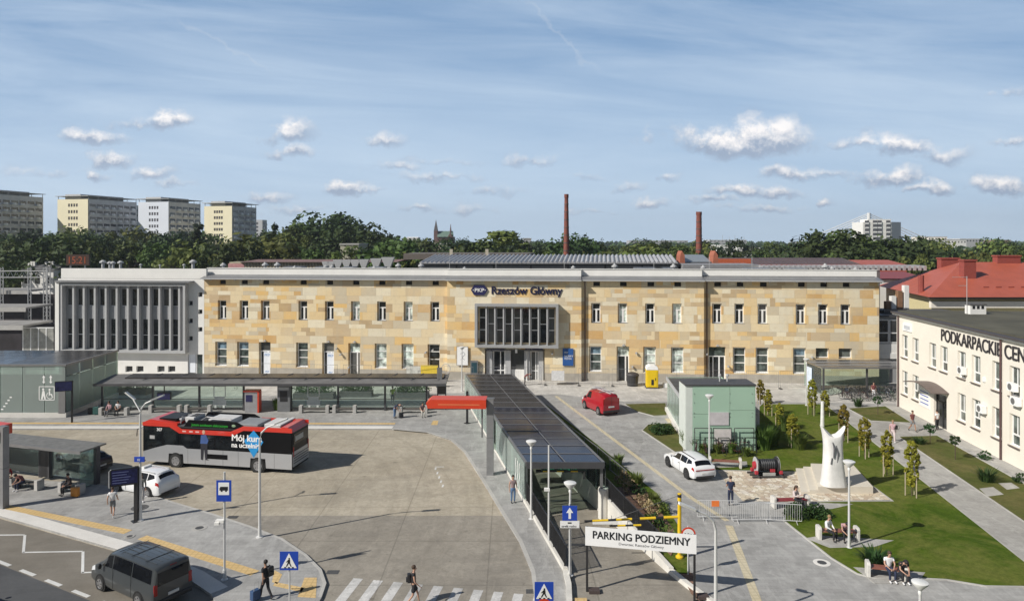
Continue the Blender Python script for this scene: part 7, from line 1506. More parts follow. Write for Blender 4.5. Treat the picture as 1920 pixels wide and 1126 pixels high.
# ---------------------------------------------------------------- sculpture and plinth
c0 = G(1561, 905, PZ); t = thing('plinth', 'wide stepped pale stone plinth under the white sculpture', 'plinth', (0, 0, PZ)); M_SAND = mat('pale stone slab', (.62, .57, .48), .8, var=.06, scale=1.0)
A = [G(1527, 882, PZ)[:2], G(1596, 886, PZ)[:2], G(1636, 923, PZ)[:2], G(1536, 925, PZ)[:2]]
z0 = 0; px_ = [(1520, 880), (1600, 883), (1637, 925), (1534, 925)]
for k, (sx_, z1) in enumerate(((-28, .12), (-14, .24), (0, .46))):
    poly = [G(1520 + sx_ * (1 if k < 2 else 0) , 880, PZ), G(1600, 883, PZ), G(1637, 925, PZ), G(1534 + sx_ * 1.15, 925, PZ)]; MB().prism([q[:2] for q in poly], z0, z1).build('step' if k < 2 else 'top_slab', M_SAND, t); z0 = z1
s = thing('white_sculpture', 'tall white abstract sculpture flaring into two pointed lobes at its top', 'sculpture', (G(1561, 908, .58).x, G(1561, 908, .58).y, PZ + .46)); hs = ZD(795, s.location.y) - PZ - .46
M_SC = mat('white plaster', (.70, .69, .67), .75, var=.12, scale=1.1, bump=.3); vs = []; n = 24; lv_ = 16
for i in range(lv_ + 1):
    f = i / lv_; rx = .68 - .12 * math.sin(min(1, f / .5) * math.pi * .5) + .24 * max(0, (f - .6) / .4) ** 1.8 + (.06 * (1 - f) ** 4); ry = .62 - .26 * f
    for k in range(n):
        a = 2 * math.pi * k / n; ca, sa = math.cos(a), math.sin(a); z = hs * f
        if f > .8: z = hs * .8 + (f - .8) / .2 * hs * (.0 + .2 * abs(ca) ** 1.3 * (1.0 if ca < 0 else .9))
        vs.append((rx * math.copysign(abs(ca) ** .6, ca) + (.12 if ca > 0 else 0) * (1 - f), ry * math.copysign(abs(sa) ** .85, sa), z))
mb = MB().add(vs, [(i * n + k, i * n + (k + 1) % n, (i + 1) * n + (k + 1) % n, (i + 1) * n + k) for i in range(lv_) for k in range(n)] + [tuple(range(n))])
top = lv_ * n; mb.add([vs[top + k] for k in range(n)] + [(0, 0, hs * .8 + .02)], [(k, (k + 1) % n, n) for k in range(n)]); mb.build('column', M_SC, s, smooth=True)
MB().tube([(-.18, -.55, 1.9), (-.1, -.5, 2.5), (-.2, -.45, 2.9)], [.03, .07, .02], 5).tube([(.08, -.5, 1.6), (.14, -.48, 2.2), (.02, -.45, 2.7)], [.02, .06, .02], 5).tube([(-.32, -.5, 1.5), (-.26, -.5, 1.9)], [.05, .03], 5).build('slot_shadow', mat('shadowed slot', (.12, .12, .13), .8), s)  # raised slivers, the shade of slots put into their dark colour
MB().tube([(.95, 0, .1), (1.05, 0, .35), (1.15, -.05, .3), (1.1, 0, 0)], [.12, .1, .08, .05], 6).build('foot_lobe', M_SC, s)
t = thing('mast_pole', 'tall thick white pole standing in the lawn behind the sculpture', 'pole', (G(1543, 800, PZ + .03).x, G(1543, 800, PZ).y, PZ)); MB().tube([(0, 0, 0), (0, 0, ZD(752, G(1543, 800, PZ).y) - PZ)], [.17, .12], 12).build('pole', mat('white pole paint', (.75, .75, .74), .4), t)
# ---------------------------------------------------------------- cable wheelset monument
p = G(1440, 893, PZ); t = thing('cable_drum', 'old railway winding drum with black ribbed roll and red bearings on sleepers', 'railway monument', (p.x, p.y + .3, PZ), R(2)); t.scale = (.72, .72, .8)
for k in range(3): MB().box(-1.65, -.9 + k * .7, 0, 1.65, -.65 + k * .7, .14).build('sleeper', mat('dark timber', (.045, .04, .036), .8), t)
for x in (-1.15, 1.15): MB().box(x - .06, -1.1, .14, x + .06, .9, .26).build('rail', M_STEEL, t)
prf = [(.48, -.85)] + [(.48 + (.05 if k % 2 else 0), -.85 + k * .1) for k in range(1, 17)] + [(.48, .85)]
MB().lathe(prf, (0, 0, .92), 24, 'x').build('ribbed_drum', mat('black iron drum', (.03, .032, .036), .5, .3), t, smooth=True)
for x in (-1.0, 1.0): MB().lathe([(.5, x - .08), (.68, x - .08), (.72, x), (.68, x + .08), (.5, x + .08)], (0, 0, .92), 28, 'x').build('wheel_disc', mat('iron wheel', (.06, .06, .065), .45, .5), t, smooth=True); MB().lathe([(.66, x - .1 if x < 0 else x + .08), (.70, x - .09 if x < 0 else x + .1)], (0, 0, .92), 28, 'x').build('white_rim', M_GRAYL, t)
for x, y in ((-1.2, -.55), (1.2, -.55), (-1.25, .4), (1.25, .4)): MB().box(x - .15, y - .16, .26, x + .15, y + .16, .56).build('bearing', mat('bearing red', (.4, .03, .045), .45), t, bevel=.05)
MB().lathe([(.3, -1.3), (.34, -1.12)], (0, 0, .92), 16, 'x').build('hub_cap', MATS['bearing red'], t); MB().box(-.6, -.72, .16, .6, -.64, .42).build('name_plate', mat('plate grey', (.4, .4, .38)), t); MB().box(.15, -.62, .45, .6, -.5, .7).build('bracket', MATS['bearing red'], t)
# ---------------------------------------------------------------- benches with pale end blocks
def bench(p, rz, L, lab, mwood):
    t = thing('bench', lab, 'bench', (p.x, p.y, PZ + .03), rz, 'benches with pale end blocks round the square')
    for s_ in (-1, 1): MB().extr([(-.28, 0), (.28, 0), (.3, .6), (.2, .7), (-.2, .7), (-.3, .6)], s_ * L / 2 - .08, s_ * L / 2 + .08).build('end_block', mat('pale bench block', (.6, .58, .54), .7), t, bevel=.02)
    for k in range(5): MB().box(-L / 2 + .085, -.24 + k * .1, .42, L / 2 - .085, -.16 + k * .1, .47).build('slat', mwood, t)
    return t
def bpx(x0, y0, x1, y1): a, b = G(x0, y0, PZ), G(x1, y1, PZ); return (a + b) / 2, math.atan2(b.y - a.y, b.x - a.x), (b - a).length
c, a, l = bpx(1331, 874, 1388, 877); bench(c, a, l, 'dark slatted bench behind the white estate car by the lamp', M_TIMBER)
c, a, l = bpx(1450, 951, 1513, 949); bn1 = bench(c, a, l, 'red slatted bench at the cobbled square with one seated woman', mat('slat red', (.25, .03, .035), .5))
c, a, l = bpx(1535, 1009, 1606, 1011); bn2 = bench(c, a, l, 'middle lawn bench with two seated people beside the lamp', M_TIMBER)
c, a, l = bpx(1627, 1078, 1697, 1086); bn3 = bench(c, a, l, 'lowest bench on the lawn edge with two seated people', M_TIMBER)
# crowd barriers
b0 = thing('crowd_barrier', 'galvanised crowd barrier left of the orange sign across the path', 'crowd barrier', (0, 0, 0), 0, 'galvanised barriers across the path'); Lb = 2.3; MB().tube([(0, 0, .15), (0, 0, 1.1), (Lb, 0, 1.1), (Lb, 0, .15), (0, 0, .15)], .022, 6).build('frame', M_WPOST, b0)
mb = MB()
for k in range(17): mb.box(.12 + k * .128, -.008, .16, .135 + k * .128, .008, 1.09)
mb.build('bars', M_WPOST, b0); MB().tube([(.3, -.35, .0), (.3, .0, .16), (.3, .35, 0)], .018, 5).tube([(2.0, -.35, 0), (2.0, 0, .16), (2.0, .35, 0)], .018, 5).build('feet', M_WPOST, b0)
pts = [(1309, 973), (1371, 978), (1393, 980), (1470, 984)]
bl = [(1308, 972, -2, None), (1372, 978, 2, 'galvanised crowd barrier just right of the orange sign in the middle of the path'), (1426, 977, -8, 'galvanised crowd barrier at the right, touching the lawn shrubs')]
for i, (x, y, a, lab) in enumerate(bl):
    p = G(x, y, PZ); o = b0 if i == 0 else dup(b0, (0, 0, 0)); o.location = (p.x, p.y, PZ); o.rotation_euler = (0, 0, R(a))
    if lab: o['label'] = lab
p = G(1341, 973, PZ); o = MB().box(-.22, -.06, .78, .22, -.03, 1.12).build('orange_notice', mat('notice orange', (.8, .2, .04), .5)); o.location = (p.x, p.y, PZ); tag(o, 'square orange notice fixed to the crowd barrier', 'notice')
# luggage etc. built with the people. ---------------- bicycles
def bicycle_proto():
    t = thing('bicycle', 'dark bicycle', 'bicycle', (0, 0, 0), 0, 'bicycles parked under the bicycle shelter')
    MB().tube([(-.1, 0, .85), (.45, 0, .8), (.1, 0, .3), (-.1, 0, .85), (-.5, 0, .34), (.1, 0, .3)], .02, 5).tube([(.62, 0, .34), (.45, 0, .82), (.42, 0, 1.0)], .02, 5).build('frame', M_STEEL, t)
    for x in (-.5, .62):
        mb = MB()
        for k in range(12): a0, a1 = k * .5236, (k + 1) * .5236; mb.tube([(x + .33 * math.cos(a0), 0, .34 + .33 * math.sin(a0)), (x + .33 * math.cos(a1), 0, .34 + .33 * math.sin(a1))], .02, 4, cap=False)
        mb.build('wheel', M_TYRE, t)
    MB().tube([(.42, -.28, 1.02), (.42, .28, 1.02)], .018, 5).build('handlebar', M_BLACK, t); MB().cbox((-.14, 0, .92), (.24, .14, .06)).build('saddle', M_BLACK, t); return t
bp = bicycle_proto(); rb = random.Random(3); mats_b = [mat('bike blue', (.03, .05, .10), .4), mat('bike red', (.10, .03, .03), .4), mat('bike silver', (.4, .4, .42), .35, .5), M_STEEL, M_BLACK, mat('bike green', (.03, .08, .05), .4)]
bc_ = {}; cn_ = ['blue', 'red', 'silver', 'dark grey', 'black', 'green']; n = 0
for row in range(2):
    for k in range(22):
        ci = rb.randrange(6); x = bx0_ + 1.9 + k * .44 + rb.uniform(-.1, .1); y = 71.6 + row * 1.9 + rb.uniform(-.2, .2)
        if row == 0 and k == 12: continue
        o = bp if n == 0 else dup(bp, (0, 0, 0)); o.location = (x, y, PZ); o.rotation_euler = (0, 0, R(90 + rb.uniform(-22, 35)))
        fr_ = [c for c in o.children if c.name.startswith('frame')][0]; fr_.data = fr_.data if n == 0 else fr_.data; fr_.material_slots[0].link = 'OBJECT'; fr_.material_slots[0].material = mats_b[ci]; n += 1
        bc_[(ci, row)] = bc_.get((ci, row), 0) + 1; o['label'] = f'{ORD[bc_[(ci, row)] - 1]} {cn_[ci]} bicycle from the left in the {"front" if row == 0 else "rear"} shelter row'
for i, (px, py, lab) in enumerate(((1305, 852, 'bicycle leaning at the left of the green building racks'), (1322, 853, 'bicycle beside the lamp in front of the green building'), (1352, 852, 'bicycle in the middle rack before the green building'), (1378, 853, 'bicycle in the right rack before the green building'), (1400, 851, 'bicycle at the right corner of the green building'))):
    p = G(px, py, PZ); dup(bp, (p.x, p.y, PZ + .05), R(70 + i * 17), lab, 'bicycles before the green building')
# racks
rk0 = None
for i, (px, lab) in enumerate(((1332, 'grey hoop rack, leftmost before the green building'), (1358, 'grey hoop rack, second before the green building'), (1384, 'grey hoop rack, third before the green building'), (1407, 'grey hoop rack at the corner of the green building'))):
    p = G(px, 848, PZ); 
    if i == 0: rk0 = MB().tube([(-.45, 0, 0), (-.45, 0, 1.15), (.35, 0, 1.15), (.45, 0, 1.05), (.45, 0, 0)], .045, 6).tube([(-.3, .25, 0), (-.3, .25, 1.1)], .04, 6).build('bike_rack', mat('rack green grey', (.07, .09, .08), .5, .4)); o = rk0
    else: o = rk0.copy(); COL.objects.link(o)
    o.location = (p.x, p.y, PZ); tag(o, lab, 'bike rack', 'bike racks before the green building')
# ================================================================ small planting
LY = leaf_mat('leaf yellow green', (.22, .2, .025), .9); LB = leaf_mat('leaf box green', (.03, .07, .018), .9); LR = leaf_mat('grass blade', (.11, .16, .035), .9); LC = leaf_mat('leaf cream pink', (.4, .33, .18), 1.5)
def small_crown(seed, rx, rz, nc, nl, ls, m, z0): return crown_mesh('crown', seed, rx, rz, nc, nl, ls, m, z0)
YC = [small_crown(200 + i, .38 + .03 * i, 1.3 + .1 * i, 110, 34, .065, LY, .45) for i in range(3)]
def ytree(px, py, ytop, lab, i):
    p = G(px, py, PZ); t = thing('young_tree', lab, 'young tree', (p.x, p.y, PZ + .03), i * 1.3, 'young staked trees along the lawn path'); h = ZD(ytop, p.y) - PZ
    o = bpy.data.objects.new('crown', YC[i % 3]); COL.objects.link(o); o.parent = t; o.scale = (1, 1, h / (3.25 + .2 * (i % 3))); MB().tube([(0, 0, 0), (0, 0, h * .85)], [.035, .015], 6).build('trunk', M_BARK, t)
    for k in range(3): a = k * 2.09; MB().tube([(.38 * math.cos(a), .38 * math.sin(a), 0), (.38 * math.cos(a), .38 * math.sin(a), 1.5)], .035, 6).build('stake', mat('pine stake', (.42, .36, .26), .8), t)
for i, (px, py, yt, lab) in enumerate(((1426, 758, 708, 'young staked tree at the upper right corner of the green building'), (1440, 779, 726, 'young staked tree close behind the first one by the green building'), (1523, 778, 704, 'young staked tree before the left end of the bicycle shelter'), (1547, 780, 728, 'young staked tree directly behind the white pole'), (1582, 828, 752, 'young staked tree on the path edge right of the pole'), (1621, 858, 775, 'young staked tree halfway along the lawn path'), (1663, 892, 800, 'young staked tree near the woman in pink'), (1710, 930, 817, 'nearest and tallest young staked tree on the lawn path'), (1486, 838, 770, 'young staked tree amid the lawn left of the sculpture'), (1462, 806, 752, 'young leafy tree with grasses behind the drum monument'))): ytree(px, py, yt, lab, i)
def globe(px, py, ytop, r, lab):
    p = G(px, py, PZ); h = ZD(ytop, p.y) - PZ; t = thing('globe_shrub', lab, 'shrub', (p.x, p.y, PZ + .03), 0, 'clipped globe shrubs by the office wall'); me = crown_mesh('crown', int(px), r, r * .85, 26, 20, .06, LB, h - 1.7 * r); o = bpy.data.objects.new('crown', me); COL.objects.link(o); o.parent = t
    if h > 1.0: MB().tube([(0, 0, 0), (0, 0, h - r)], .03, 6).build('trunk', M_BARK, t)
globe(1646, 777, 743, .42, 'globe topped little tree in the upper entrance lawn'); globe(1744, 832, 794, .42, 'globe topped little tree beside the office door path'); globe(1791, 862, 817, .42, 'globe topped little tree on a thin stem in the side lawn')
globe(1846, 861, 846, .42, 'low round shrub by the office wall right of the stemmed globes'); globe(1913, 905, 887, .42, 'round shrub at the right edge by the office wall')
GT = []
def grass_clump(px, py, r, h, lab, n=260, m=LR, seedy=0):
    p = G(px, py, PZ); rnd = random.Random(int(px * 7 + py)); vs, fs = [], []
    for k in range(n):
        a = rnd.random() * 6.28; q = rnd.random() ** .6 * r * .45; x0_, y0_ = q * math.cos(a), q * math.sin(a); lean = rnd.uniform(.15, .95) * r; hh = h * rnd.uniform(.6, 1.05); w_ = .022 + .012 * r
        tx, ty = -math.sin(a) * w_, math.cos(a) * w_; x1_, y1_ = x0_ + math.cos(a) * lean * .35, y0_ + math.sin(a) * lean * .35; x2_, y2_ = x0_ + math.cos(a) * lean, y0_ + math.sin(a) * lean; o = len(vs)
        vs += [(x0_ - tx, y0_ - ty, 0), (x0_ + tx, y0_ + ty, 0), (x1_ + tx, y1_ + ty, hh * .65), (x1_ - tx, y1_ - ty, hh * .65), (x2_, y2_, hh)]; fs += [(o, o + 1, o + 2, o + 3), (o + 3, o + 2, o + 4)]
    me = bpy.data.meshes.new('ornamental_grass'); me.from_pydata(vs, [], fs); me.materials.append(m); o = bpy.data.objects.new('ornamental_grass', me); COL.objects.link(o); o.location = (p.x, p.y, PZ + .03); return tag(o, lab, 'ornamental grass', 'ornamental grass clumps')
grass_clump(1290, 838, .75, 1.4, 'tall grass clump at the left foot of the green building', 320); grass_clump(1432, 842, 1.0, 1.9, 'tallest grass clump at the right corner of the green building', 420); grass_clump(1490, 838, .9, 1.3, 'grass clump among the young trees in the lawn', 300)
grass_clump(1470, 806, .8, 1.5, 'grass clump in the dark shade behind the drum', 300); grass_clump(1398, 855, .5, .7, 'small blue green grass tuft before the green building', 160); grass_clump(1609, 762, .7, .9, 'spiky low yucca like clump at the path fork near the bicycles', 90, LB)
grass_clump(1850, 902, 1.0, .9, 'low spreading dark plant in the side lawn near the slabs', 120, LB); grass_clump(1725, 832, .8, .5, 'dark low tuft in the side lawn near its tip', 90, LB); grass_clump(1640, 1058, 1.0, .7, 'dark green tuft left of the lowest bench', 220, LB)
grass_clump(520, 768, .7, 1.2, 'grass clump in the planter right of the ticket machine', 220) 
def shrub(px, py, r, h, lab, m=LB, n=40, ls=.09, z=PZ):
    p = G(px, py, z); me = crown_mesh('shrub', int(px * 3 + py), r, h / 2, n, 18, ls, m, -.05); o = bpy.data.objects.new('shrub', me); COL.objects.link(o); o.location = (p.x, p.y, z); return tag(o, lab, 'shrub', 'low planted shrubs')
shrub(1236, 812, .9, .8, 'low dark hedge clump in the dry lawn left of the green building'); shrub(1246, 811, .8, .75, 'right half of the low dark hedge in the dry lawn')
grass_clump(1424, 838, .9, 1.7, 'tall feathery grass just left of the tallest clump at the green building', 300); grass_clump(1448, 832, .9, 1.6, 'feathery grass clump in the lawn shade right of the green building', 300); grass_clump(1500, 842, .8, 1.1, 'smaller grass clump right of the one among the young trees', 260); grass_clump(1300, 842, .6, 1.1, 'grass clump before the left bicycle at the green building', 240)
grass_clump(1320, 850, .5, .8, 'low grass tuft left of the lamp before the green building', 180); grass_clump(1345, 850, .5, .8, 'low grass tuft right of the lamp before the green building', 180); grass_clump(1372, 850, .5, .9, 'low grass tuft between the racks of the green building', 180); grass_clump(1195, 912, .6, .9, 'grass clump on the ramp verge above the flower bed', 200); grass_clump(1160, 872, .5, .8, 'grass clump on the ramp verge by the slim railing', 180); grass_clump(1225, 948, .6, .8, 'grass clump at the path side of the flower bed', 200)
shrub(1498, 965, .9, .6, 'low shrub right behind the crowd barrier by the red bench', LB); shrub(1533, 966, .8, .5, 'second low shrub below the red bench', LB)
for i, (px, py, m_, lab) in enumerate(((1168, 905, LC, 'cream flowering shrub by the ramp railing, farthest'), (1182, 922, LC, 'cream flowering shrub second along the ramp bed'), (1205, 948, LC, 'pale flowering shrub in the middle of the ramp bed'), (1222, 962, LC, 'cream shrub near the yellow bar in the ramp bed'), (1196, 930, LB, 'green shrub in the ramp bed by the slim railing'), (1232, 985, LB, 'green shrub beneath the yellow bar'), (1216, 990, LR, 'grassy shrub against the black railing by the banner'), (1246, 1010, LR, 'grassy shrub behind the banner at the yellow mast'), (1238, 960, LR, 'bright green shrub at the verge edge near the mast'), (1150, 880, LR, 'green shrub in the verge beside the canopy corner'))): shrub(px, py, .55, .8, lab, m_, 24, .06)
for i, (x, y, w_, lab) in enumerate(((245, 738, 4.0, 'long dark planter hedge seen through the left part of the long shelter'), (590, 745, 4.2, 'planter hedge seen through the shelter right of the information cabinet'), (668, 742, 3.4, 'bushy planter seen through the shelter behind the hi-vis worker'), (772, 744, 3.6, 'planter with pointed plants behind the seated person at the shelter end'))):
    p = G(x, y, PZ); t = thing('planter', lab, 'planter', (p.x, p.y, PZ), 0, 'raised planters behind the long shelter'); MB().box(-w_ / 2, -.6, 0, w_ / 2, .6, .55).build('box', mat('planter box', (.1, .1, .1), .8), t); me = crown_mesh('plants', 900 + i, w_ / 2, .55, 60, 22, .1, LB, .4)
    for v in me.vertices: v.co.y *= .3
    o = bpy.data.objects.new('plants', me); COL.objects.link(o); o.parent = t
# ================================================================ people
SK = mat('skin', (.46, .27, .19), .55, var=.06); SK2 = mat('tanned skin', (.36, .2, .13), .55, var=.06)
def skin_mesh(name, verts, edges, radii, m, parent, root=0, sub=1):
    me = bpy.data.meshes.new(name); me.from_pydata([tuple(v) for v in verts], edges, []); bm = bmesh.new(); bm.from_mesh(me); ly = bm.verts.layers.skin.verify()
    for i, v in enumerate(bm.verts):
        r = radii[i]; v[ly].radius = r if isinstance(r, tuple) else (r, r); v[ly].use_root = (i == root)
    bm.to_mesh(me); bm.free(); o = bpy.data.objects.new(name, me); COL.objects.link(o); sm = o.modifiers.new('skin', 'SKIN'); sm.use_smooth_shade = True
    if sub: o.modifiers.new('sub', 'SUBSURF').levels = sub; o.modifiers['sub'].render_levels = sub
    dg = bpy.context.evaluated_depsgraph_get(); me2 = bpy.data.meshes.new_from_object(o.evaluated_get(dg)); me2.name = name; bpy.data.objects.remove(o); me2.materials.clear(); me2.materials.append(m)
    me2.polygons.foreach_set('use_smooth', [True] * len(me2.polygons)); q = bpy.data.objects.new(name, me2); COL.objects.link(q); q.parent = parent; return q
def V(*a): return Vector(a)
def pose(kind):
    """joints of an adult facing -y; R = +x side is the figure's left"""
    J = dict(pel=V(0, 0, .95), sp=V(0, .01, 1.15), ch=V(0, .01, 1.36), nk=V(0, .01, 1.50), hd=V(0, -.01, 1.66))
    for s, k in ((1, 'l'), (-1, 'r')):
        J['sh' + k] = V(s * .18, .01, 1.42); J['el' + k] = V(s * .24, .03, 1.13); J['wr' + k] = V(s * .25, -.05, .88)
        J['hp' + k] = V(s * .09, 0, .90); J['kn' + k] = V(s * .10, -.02, .49); J['an' + k] = V(s * .10, .03, .08); J['to' + k] = V(s * .11, -.14, .04)
    if kind == 'walk':
        J['knl'] = V(.10, -.17, .50); J['anl'] = V(.10, -.24, .09); J['tol'] = V(.11, -.42, .06); J['knr'] = V(-.10, .05, .48); J['anr'] = V(-.10, .33, .14); J['tor'] = V(-.11, .22, .03)
        J['ell'] = V(.24, .14, 1.16); J['wrl'] = V(.24, .12, .92); J['elr'] = V(-.24, -.03, 1.14); J['wrr'] = V(-.24, -.22, .96)
    if kind == 'phone':
        for s, k in ((1, 'l'), (-1, 'r')): J['el' + k] = V(s * .25, -.02, 1.14); J['wr' + k] = V(s * .08, -.26, 1.22)
        J['hd'] = V(0, -.06, 1.64)
    if kind in ('sit', 'sitbend', 'sitphone'):
        J.update(pel=V(0, 0, .52), sp=V(0, .0, .72), ch=V(0, -.04, .94), nk=V(0, -.07, 1.07), hd=V(0, -.12, 1.22))
        if kind == 'sitbend': J.update(sp=V(0, -.10, .70), ch=V(0, -.26, .88), nk=V(0, -.38, .96), hd=V(0, -.5, 1.03))
        c = J['ch']
        for s, k in ((1, 'l'), (-1, 'r')):
            J['sh' + k] = c + V(s * .18, 0, .05); J['hp' + k] = V(s * .09, -.04, .50); J['kn' + k] = V(s * .13, -.47, .50); J['an' + k] = V(s * .12, -.44, .08); J['to' + k] = V(s * .13, -.62, .04)
            J['el' + k] = c + V(s * .24, -.10, -.20); J['wr' + k] = V(s * .10, -.36 if kind == 'sit' else -.40, .62 if kind != 'sitphone' else .84)
        if kind == 'sitbend':
            for s, k in ((1, 'l'), (-1, 'r')): J['el' + k] = c + V(s * .2, -.1, -.25); J['wr' + k] = V(s * .08, -.62, .55)
    if kind == 'bend':
        J.update(sp=V(0, -.12, 1.12), ch=V(0, -.32, 1.22), nk=V(0, -.45, 1.25), hd=V(0, -.6, 1.22)); c = J['ch']
        for s, k in ((1, 'l'), (-1, 'r')): J['sh' + k] = c + V(s * .18, 0, .02); J['el' + k] = c + V(s * .2, -.06, -.28); J['wr' + k] = c + V(s * .15, -.2, -.5)
    return J
def person(loc, rz, kind, lab, top, bottom, hair, shoe=None, skin=None, sleeve=.55, shorts=False, skirt=False, h=1.0, longhair=False, seat=0.0):
    sk = skin or SK; t = thing('person', lab, 'person', (loc[0], loc[1], loc[2] if len(loc) > 2 else PZ), rz); t.scale = (h, h, h); J = pose(kind)
    up = (J['hd'] - J['nk']).normalized(); fw = V(0, -1, 0) - up * up.dot(V(0, -1, 0)); fw = fw.normalized() if fw.length > .1 else V(0, 0, -1)
    vs, es, rs = [], [], []
    def a(p, r, par=None): vs.append(p); rs.append(r); i = len(vs) - 1; (es.append((par, i)) if par is not None else None); return i
    pe = a(J['pel'], (.13, .10)); sp = a(J['sp'], (.12, .085), pe); ch = a(J['ch'], (.145, .095), sp); nb0 = a(J['ch'] + (J['nk'] - J['ch']) * .75, .07, ch); nk = a(J['nk'], .05, nb0)
    jaw = a(J['nk'] + up * .06 + fw * .02, (.052, .058), nk); fc = a(J['hd'] + fw * .02, (.072, .088), jaw); cr_ = a(J['hd'] + up * .09 + fw * .0, (.06, .07), fc)
    for k in 'lr':
        sh_ = a(J['sh' + k], .055, ch); el = a(J['el' + k], .04, sh_); wr = a(J['wr' + k], (.022, .028), el); d = (J['wr' + k] - J['el' + k]).normalized(); side = d.cross(V(0, 1, 0)); side = side.normalized() if side.length > .1 else V(1, 0, 0)
        pm_ = a(J['wr' + k] + d * .07, (.016, .036), wr)
        hpj = a(J['hp' + k], .085, pe); kn = a(J['kn' + k], .055, hpj); an = a(J['an' + k], .035, kn)
    body = skin_mesh('body', vs, es, rs, sk, t)
    # five fingers per hand, each its own short chain, joined into the same body mesh
    fm = MB()
    for k in 'lr':
        d = (J['wr' + k] - J['el' + k]).normalized(); side = V(1, 0, 0) - d * d.x; side.normalize(); nrm = d.cross(side).normalized(); p0 = J['wr' + k] + d * .085
        for i, (o_, ln) in enumerate(((-.030, .06), (-.010, .075), (.010, .07), (.030, .055))): b_ = p0 + side * o_; fm.tube([b_, b_ + d * ln * .55, b_ + d * ln * .9 + nrm * .02 * (1 if nrm.y < 0 else -1)], [.010, .009, .006], 5)
        th = J['wr' + k] + d * .04 + side * (.034 if k == 'r' else -.034); fm.tube([th, th + d * .03 + side * (.02 if k == 'r' else -.02), th + d * .055 + side * (.022 if k == 'r' else -.022)], [.012, .010, .007], 5)
    # nose and ears belong to the head
    hd = J['hd']; sx_ = V(1, 0, 0); fm.tube([hd + fw * .10 + up * .02, hd + fw * .122 - up * .015, hd + fw * .10 - up * .02], [.008, .014, .008], 5)
    for s in (-1, 1): fm.ball(hd + sx_ * s * .076 + up * .0, (.012, .022, .03), 6, 4)
    bm = bmesh.new(); bm.from_mesh(body.data); n0 = len(bm.verts); nv = [bm.verts.new(v) for v in fm.v]
    for f in fm.f: bm.faces.new([nv[i] for i in f]).smooth = True
    bm.to_mesh(body.data); bm.free()
    for s in (-1, 1): MB().ball(hd + fw * .098 + sx_ * s * .03 + up * .025, .010, 6, 4).build('eye', M_BLACK, body)
    MB().tube([hd + fw * .098 - up * .05 - sx_ * .02, hd + fw * .102 - up * .052, hd + fw * .098 - up * .05 + sx_ * .02], .005, 4).build('mouth', mat('lip', (.3, .1, .09)), body)
    # shirt
    vs, es, rs = [], [], []; pe = a(J['pel'] + (J['sp'] - J['pel']) * (-.35 if 'sit' not in kind else -.05), (.165, .13)); sp = a(J['sp'], (.145, .11), pe); ch = a(J['ch'], (.17, .12), sp); a(J['ch'] + (J['nk'] - J['ch']) * .7, .085, ch)
    for k in 'lr':
        sh_ = a(J['sh' + k], .072, ch); e = J['el' + k]
        if sleeve <= 1: a(J['sh' + k] + (e - J['sh' + k]) * sleeve, .062, sh_)
        else: el = a(e, .052, sh_); a(J['wr' + k] + (e - J['wr' + k]) * .08, .038, el)
    skin_mesh('shirt', vs, es, rs, top, t)
    vs, es, rs = [], [], []; pe = a(J['pel'] + (J['sp'] - J['pel']) * .5, (.14, .11)); p2 = a(J['pel'] * .5 + (J['hpl'] + J['hpr']) * .25, (.15, .115), pe)
    for k in 'lr':
        hpj = a(J['hp' + k] + V(0, 0, -.03 if 'sit' not in kind else 0), .10, p2)
        if skirt: a(J['hp' + k] + (J['kn' + k] - J['hp' + k]) * .75, .13, hpj)
        elif shorts: a(J['hp' + k] + (J['kn' + k] - J['hp' + k]) * .8, .085, hpj)
        else: kn = a(J['kn' + k], .07, hpj); a(J['an' + k] + V(0, 0, .02), .052, kn)
    skin_mesh('skirt' if skirt else 'trousers', vs, es, rs, bottom, t)
    for k in 'lr':
        vs, es, rs = [], [], []; an = a(J['an' + k] + V(0, .02, -.02), .045); to = a(J['to' + k], (.042, .034), an); skin_mesh('shoe', vs, es, rs, shoe or M_BLACK, t)
    hb_ = MB().ball(hd + up * .055 - fw * .022, (.096, .108, .10), 12, 8)
    for i, v in enumerate(hb_.v):
        q = (v - hd); 
        if q.dot(fw) > .055 and q.dot(up) < .085: hb_.v[i] = v - fw * (q.dot(fw) - .05)
    if longhair: hb_.tube([hd + up * .05 - fw * .06, hd - up * .06 - fw * .085, hd - up * .2 - fw * .09], [.085, .08, .045], 8)
    hb_.build('hair', hair, t, smooth='all'); return t
cW = mat('cloth white', (.72, .72, .73), .85, var=.08, scale=6, bump=.2); cK = mat('cloth black', (.02, .02, .024), .9, var=.3, scale=6, bump=.2); cG = mat('cloth grey', (.2, .21, .22), .9, var=.15, scale=6); cN = mat('cloth navy', (.022, .03, .065), .9, var=.2, scale=6)
cJ = mat('denim blue', (.10, .17, .30), .9, var=.15, scale=6); cP = mat('cloth pink', (.5, .33, .36), .9, var=.25, scale=9); cM = mat('cloth maroon', (.18, .06, .06), .9, var=.2, scale=6); cB = mat('cloth beige', (.42, .37, .3), .9, var=.2, scale=9); cC = mat('check shirt', (.4, .25, .27), .9, var=.5, scale=16); cY = mat('hi-vis yellow', (.55, .75, .05), .7, var=.08, scale=6)
hB = mat('hair black', (.015, .012, .011), .7); hBr = mat('hair brown', (.06, .035, .02), .7); hBl = mat('hair fair', (.25, .17, .08), .7); cS = mat('stone trousers', (.45, .43, .38), .9, var=.1, scale=6)
